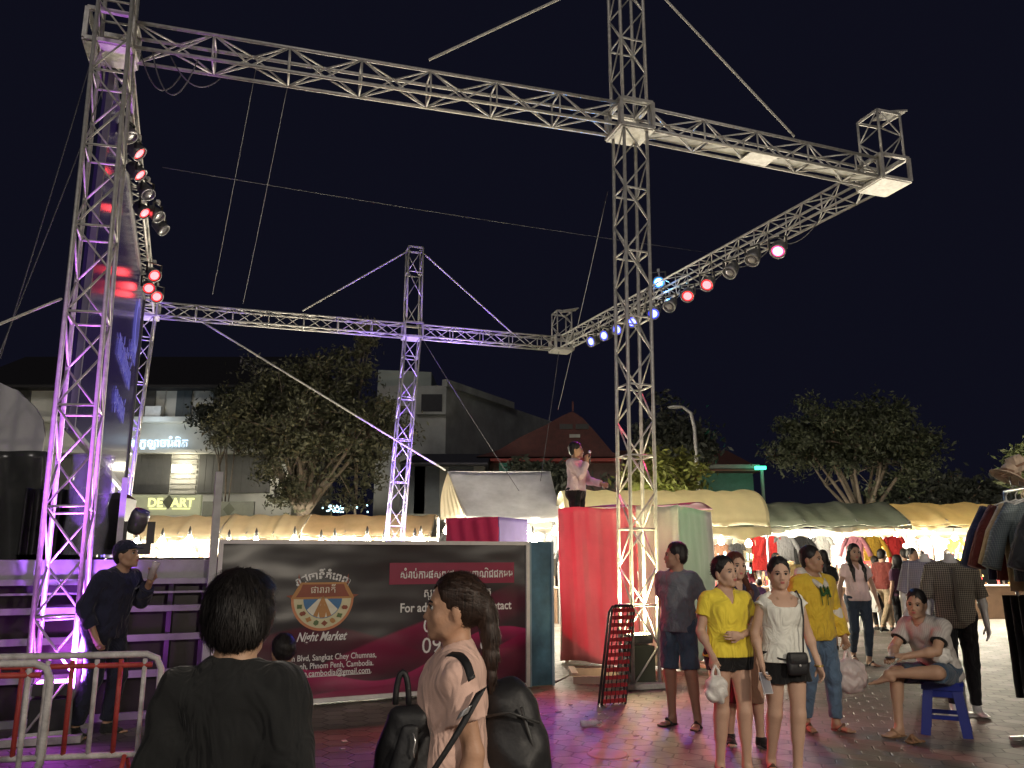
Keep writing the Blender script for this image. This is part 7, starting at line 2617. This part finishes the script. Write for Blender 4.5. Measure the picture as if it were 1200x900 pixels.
# clear hangers and hats heaped over the rail
r_ = random.Random(8)
for i in range(7):
    q_ = A_.lerp(B_, .30 + .09 * i) + Vector((0, 0, zt1 + .05 + .03 * (i % 2)))
    tag(MB().tube([q_ + nR_ * -.16 + Vector((0, 0, -.05)), q_ + Vector((0, 0, .03)), q_ + nR_ * .16 + Vector((0, 0, -.05))], .010, 6).tube([q_ + Vector((0, 0, .03)), q_ + Vector((.01, 0, .08)), q_ + Vector((-.02, 0, .10))], .005, 6).build('spare_hanger', mat('clear hanger plastic', (0.6, 0.6, 0.6), 0.15, 0, 0.1, alpha=.75), None, True),
        'empty clear hanger heaped on top of the clothes rack', 'hanger', 'spare hangers on the rack')
for i, (px, py, lb) in enumerate(((1183, 556, 'beige cloth hat on top of the clothes rack, lower one'), (1192, 546, 'beige cloth hat on top of the clothes rack, upper one'))):
    q_ = P(px, py, 6.9)
    r_ = thing('sun_hat', lb, 'hat', q_, 0, 'hats on the rack')
    M3 = Matrix.Rotation(.5 - i * .9, 3, 'Y')
    MB().lathe([(.001, .09), (.06, .085), (.08, .04), (.085, 0), (.15, -.03), (.145, -.036), (.08, -.008)], (0, 0, 0), M3, 20).build('brim_and_crown', cloth('beige hat', (0.42, 0.32, 0.24)), r_, True, True)
    MB().lathe([(.0855, .0), (.0875, .0), (.0855, .02), (.0835, .02)], (0, 0, 0), M3, 20).build('band', cloth('brown band', (0.2, 0.12, 0.08)), r_, True, True)
    MB().tube([(0, 0, -.02), (0, 0, zt1 - q_.z)], .006, 6).build('peg', M_CHROME, r_, True, True)
tag(MB().tube([up_to(A_.lerp(B_, .35), zt1), up_to(A_.lerp(B_, .35), zt1 + .12)], .008).build('hat_rod', M_CHROME), 'small steel rod on the clothes rack under the hats', 'rod')

# crowd in the lane and at the stalls
def crowd(label, px, py, yaw, H, fem, shirt, sc, low, lc, style='short', sleeve=.6, upto=1.9, skin=TANS, hairm=None, **pose):
    p = G(px, py)
    q_ = Person(label, (p.x, p.y, 0), yaw, H, fem, skin, dict(pose), h=.016, face=False, group='people browsing the lane and the stalls')
    q_.body(); q_.hair(style, hairm)
    q_.top(cloth(shirt, sc), sleeve, .86, .016, name='shirt')
    q_.bottoms(cloth(low, lc), upto, .014, name='trousers' if upto > 1 else 'shorts')
    q_.shoes(mat('dark shoe', (0.03, 0.03, 0.03)), 'shoe')
    return q_


crowd('woman in black seen from behind, in front of the bright white stall', 973, 762, 175, 1.66, True, 'black knit', (0.012, 0.012, 0.013), 'black skirt cloth', (0.02, 0.02, 0.02), 'long', .7, 1.2)
crowd('person in a maroon top and khaki trousers striding right past the stalls', 1042, 741, 120, 1.70, False, 'maroon jersey', (0.13, 0.025, 0.02), 'khaki', (0.30, 0.23, 0.15), 'short', 1.6, 1.9, kL=(.1, -.2, .5), aL=(.1, -.25, .08), kR=(-.1, .1, .48), aR=(-.1, .35, .12))
crowd('man in dark blue seen from behind next to the yellow awning', 1068, 735, 170, 1.72, False, 'dark blue shirt', (0.02, 0.035, 0.07), 'black cotton trousers', (0.015, 0.015, 0.018))
crowd('man in a tan shirt standing right of the one in dark blue', 1087, 730, 200, 1.68, False, 'tan shirt', (0.30, 0.2, 0.12), 'brown trousers', (0.08, 0.05, 0.03))
crowd('person in dark grey between the maroon and the dark blue figures', 1056, 728, 160, 1.6, False, 'dark grey shirt', (0.05, 0.05, 0.055), 'grey trousers', (0.08, 0.08, 0.08))
crowd('short haired person in navy left of the boy in the hoodie, far off', 915, 735, 30, 1.62, False, 'deep navy shirt', (0.03, 0.03, 0.07), 'black cotton trousers', (0.015, 0.015, 0.018))
crowd('man in olive behind the woman in white, at the stall', 934, 730, 160, 1.70, False, 'olive shirt', (0.16, 0.12, 0.05), 'black cotton trousers', (0.015, 0.015, 0.018))
crowd('dark haired shopper in dark violet at the stall left of the olive shirt', 905, 722, 190, 1.64, True, 'dark violet shirt', (0.06, 0.03, 0.08), 'blue jeans', (0.10, 0.16, 0.24), 'bun', .6)
crowd('shopper in charcoal right of the olive shirt', 951, 724, 175, 1.70, False, 'charcoal shirt', (0.04, 0.04, 0.045), 'black cotton trousers', (0.015, 0.015, 0.018))
crowd('woman in a pale shirt deep in the lane left of the maroon figure', 1026, 722, 10, 1.60, True, 'pale shirt', (0.6, 0.55, 0.5), 'dark skirt', (0.05, 0.04, 0.04), 'tied')
crowd('child in purple crouched low between the hoodie and the woman in white', 893, 748, 200, 1.12, True, 'purple child shirt', (0.16, 0.07, 0.20), 'teal shorts', (0.1, 0.3, 0.3), 'bun', .5, .6)
crowd('person in black standing far right under the yellow awning', 1118, 722, 180, 1.72, False, 'black knit', (0.012, 0.012, 0.013), 'grey trousers', (0.08, 0.08, 0.08))

# white plastic chair and litter
p = G(1040, 742)
ch = thing('plastic_chair', 'white plastic chair standing in the lane behind the maroon figure', 'chair', (p.x - .1, p.y + .5, 0), R(150))
MB().box((0, 0, .42), (.42, .42, .03)).build('seat', M_WHITE, ch, False, True)
MB().grid(lambda u, v: (-.2 + .4 * u, .2 + .06 * v, .45 + .4 * v), 6, 6, .02).build('backrest', M_WHITE, ch, False, True)
for a in (-1, 1):
    for b_ in (-1, 1):
        MB().bar((a * .18, b_ * .18, .41), (a * .21, b_ * .21, 0), .04, .04).build('leg', M_WHITE, ch, False, True)
CLR = mat('clear bottle plastic', (0.75, 0.75, 0.75), 0.08, 0, 0.1, 30, 0.6, 40, alpha=.6)
for (px, py, yw, lb) in ((692, 851, .4, 'crushed clear plastic bottle lying on the pavers before the tower'),):
    p = G(px, py)
    r_ = thing('plastic_bottle', lb, 'bottle', (p.x, p.y, .03), yw)
    MB().lathe([(.001, -.1), (.028, -.1), (.031, -.06), (.024, -.03), (.031, .0), (.026, .04), (.03, .06), (.012, .09), (.012, .105)], (0, 0, 0), Matrix.Rotation(R(90), 3, 'Y'), 12).build('bottle_wall', CLR, r_, True, True)
    MB().lathe([(.014, .105), (.014, .12), (.001, .121)], (0, 0, 0), Matrix.Rotation(R(90), 3, 'Y'), 12).build('cap', M_WHITE, r_, True, True)
# drink bag hanging from the hand of a passer-by: clear cup near the seated man
q_ = P(1062, 724, 8.9)
r_ = thing('hanging_ornament', 'clear plastic drink pouch hanging on a string left of the mannequins', 'drink pouch', q_)
MB().lathe([(.02, .12), (.03, .08), (.045, 0), (.04, -.05), (.001, -.055)], (0, 0, 0), Matrix.Rotation(.4, 3, 'Y'), 12).build('pouch', CLR, r_, True, True)
MB().tube([(0.02, 0, .1), (.12, 0.1, .5), (.30, .3, .9)], .003, 5).build('string', M_WHITE, r_, True, True)
p = G(712, 884)
kind(MB().lathe([(.001, .004), (.16, .004), (.17, .0)], (p.x, p.y, 0.001), n=24).build('drain_cover', mat('pale concrete disc', (0.30, 0.28, 0.25), 0.7)), 'structure')
strap('ground_cable', 'dark cable lying on the pavers between the blue panel and the red booth', G(650, 800), G(700, 775), .012, M_WIRE, 0, 'cable')

p = G(1074, 871)
r_ = thing('loose_sandal', 'empty tan sandal lying beside the planted foot of the seated man', 'sandal', (p.x, p.y, 0), R(-70))
v = Vol(.006); v.cap((0, .07, .016), (0, -.09, .016), .034, .044, .01, (1, 0, 0), .34); v.build('sole', mat('tan leather sandal', (0.22, 0.12, 0.06)), r_)
v = Vol(.006)
for t in (-1, 1): v.cap((.042 * t, 0, .02), (0, -.04, .066), .011, .013, .01); v.cap((.040 * t, -.06, .02), (0, -.05, .060), .011, .013, .01)
v.build('strap', mat('tan leather sandal', (0.22, 0.12, 0.06)), r_)
for (lb, px, py, yaw, H, fem, sn, sc_, st_) in (
        ('woman in orange behind the maroon figure deep in the lane', 1034, 712, 170, 1.58, True, 'orange shirt', (0.4, 0.14, 0.04), 'bun'),
        ('man in white seen from behind at the far bright stall', 990, 722, 180, 1.70, False, 'white shirt', (0.6, 0.58, 0.52), 'short'),
        ('dark clothed man browsing left of the woman in black', 962, 716, 185, 1.68, False, 'soot shirt', (0.03, 0.03, 0.03), 'short'),
        ('woman in wine red beside the cream barrel stall', 880, 720, 150, 1.58, True, 'wine shirt', (0.18, 0.03, 0.05), 'long'),
        ('woman in beige under the yellow awning', 1100, 716, 165, 1.58, True, 'beige shirt', (0.45, 0.34, 0.22), 'tied'),
        ('man in green under the yellow awning', 1140, 714, 190, 1.70, False, 'green shirt', (0.06, 0.15, 0.07), 'short'),
        ('boy in light blue left of the woman in the lane', 999, 728, 160, 1.40, False, 'light blue shirt', (0.20, 0.32, 0.42), 'short')):
    crowd(lb, px, py, yaw, H, fem, sn, sc_, 'black cotton trousers', (0.015, 0.015, 0.018), st_)

for (lb, px, py, yaw, H, fem, sn, sc_, st_) in (
        ('woman in dark plum right of the maroon figure', 1060, 752, 200, 1.58, True, 'plum shirt', (0.08, 0.03, 0.06), 'long'),
        ('man in dark denim blue walking left of the lilac mannequin', 1080, 758, 30, 1.70, False, 'denim shirt', (0.05, 0.08, 0.14), 'short'),
        ('woman in grey stooping shopper at the grey green stall front', 1032, 738, 190, 1.55, True, 'ash shirt', (0.22, 0.22, 0.22), 'bun')):
    crowd(lb, px, py, yaw, H, fem, sn, sc_, 'black cotton trousers', (0.015, 0.015, 0.018), st_)
# seams and zips of the near bags
MB().tube([bq + Vector((-.10, -.10, .08)), bq + Vector((-.02, -.135, .10)), bq + Vector((.08, -.10, .06))], .005, 6).build('piping', M_DARKMETAL, bpk_, True)
rn = random.Random(12)
m_ = MB()
for i in range(26):
    p = G(rn.uniform(380, 1150), rn.uniform(800, 895))
    m_.box((p.x, p.y, .006), (rn.uniform(.02, .07), rn.uniform(.015, .045), .004), rn.random() * 3)
o = m_.build('litter', mat('paper scraps', (0.42, 0.40, 0.36), 0.8, 0, 0.4, 3))
kind(o, 'stuff'); o['label'] = 'small scraps of paper and leaves scattered on the pavers'; o['category'] = 'litter'
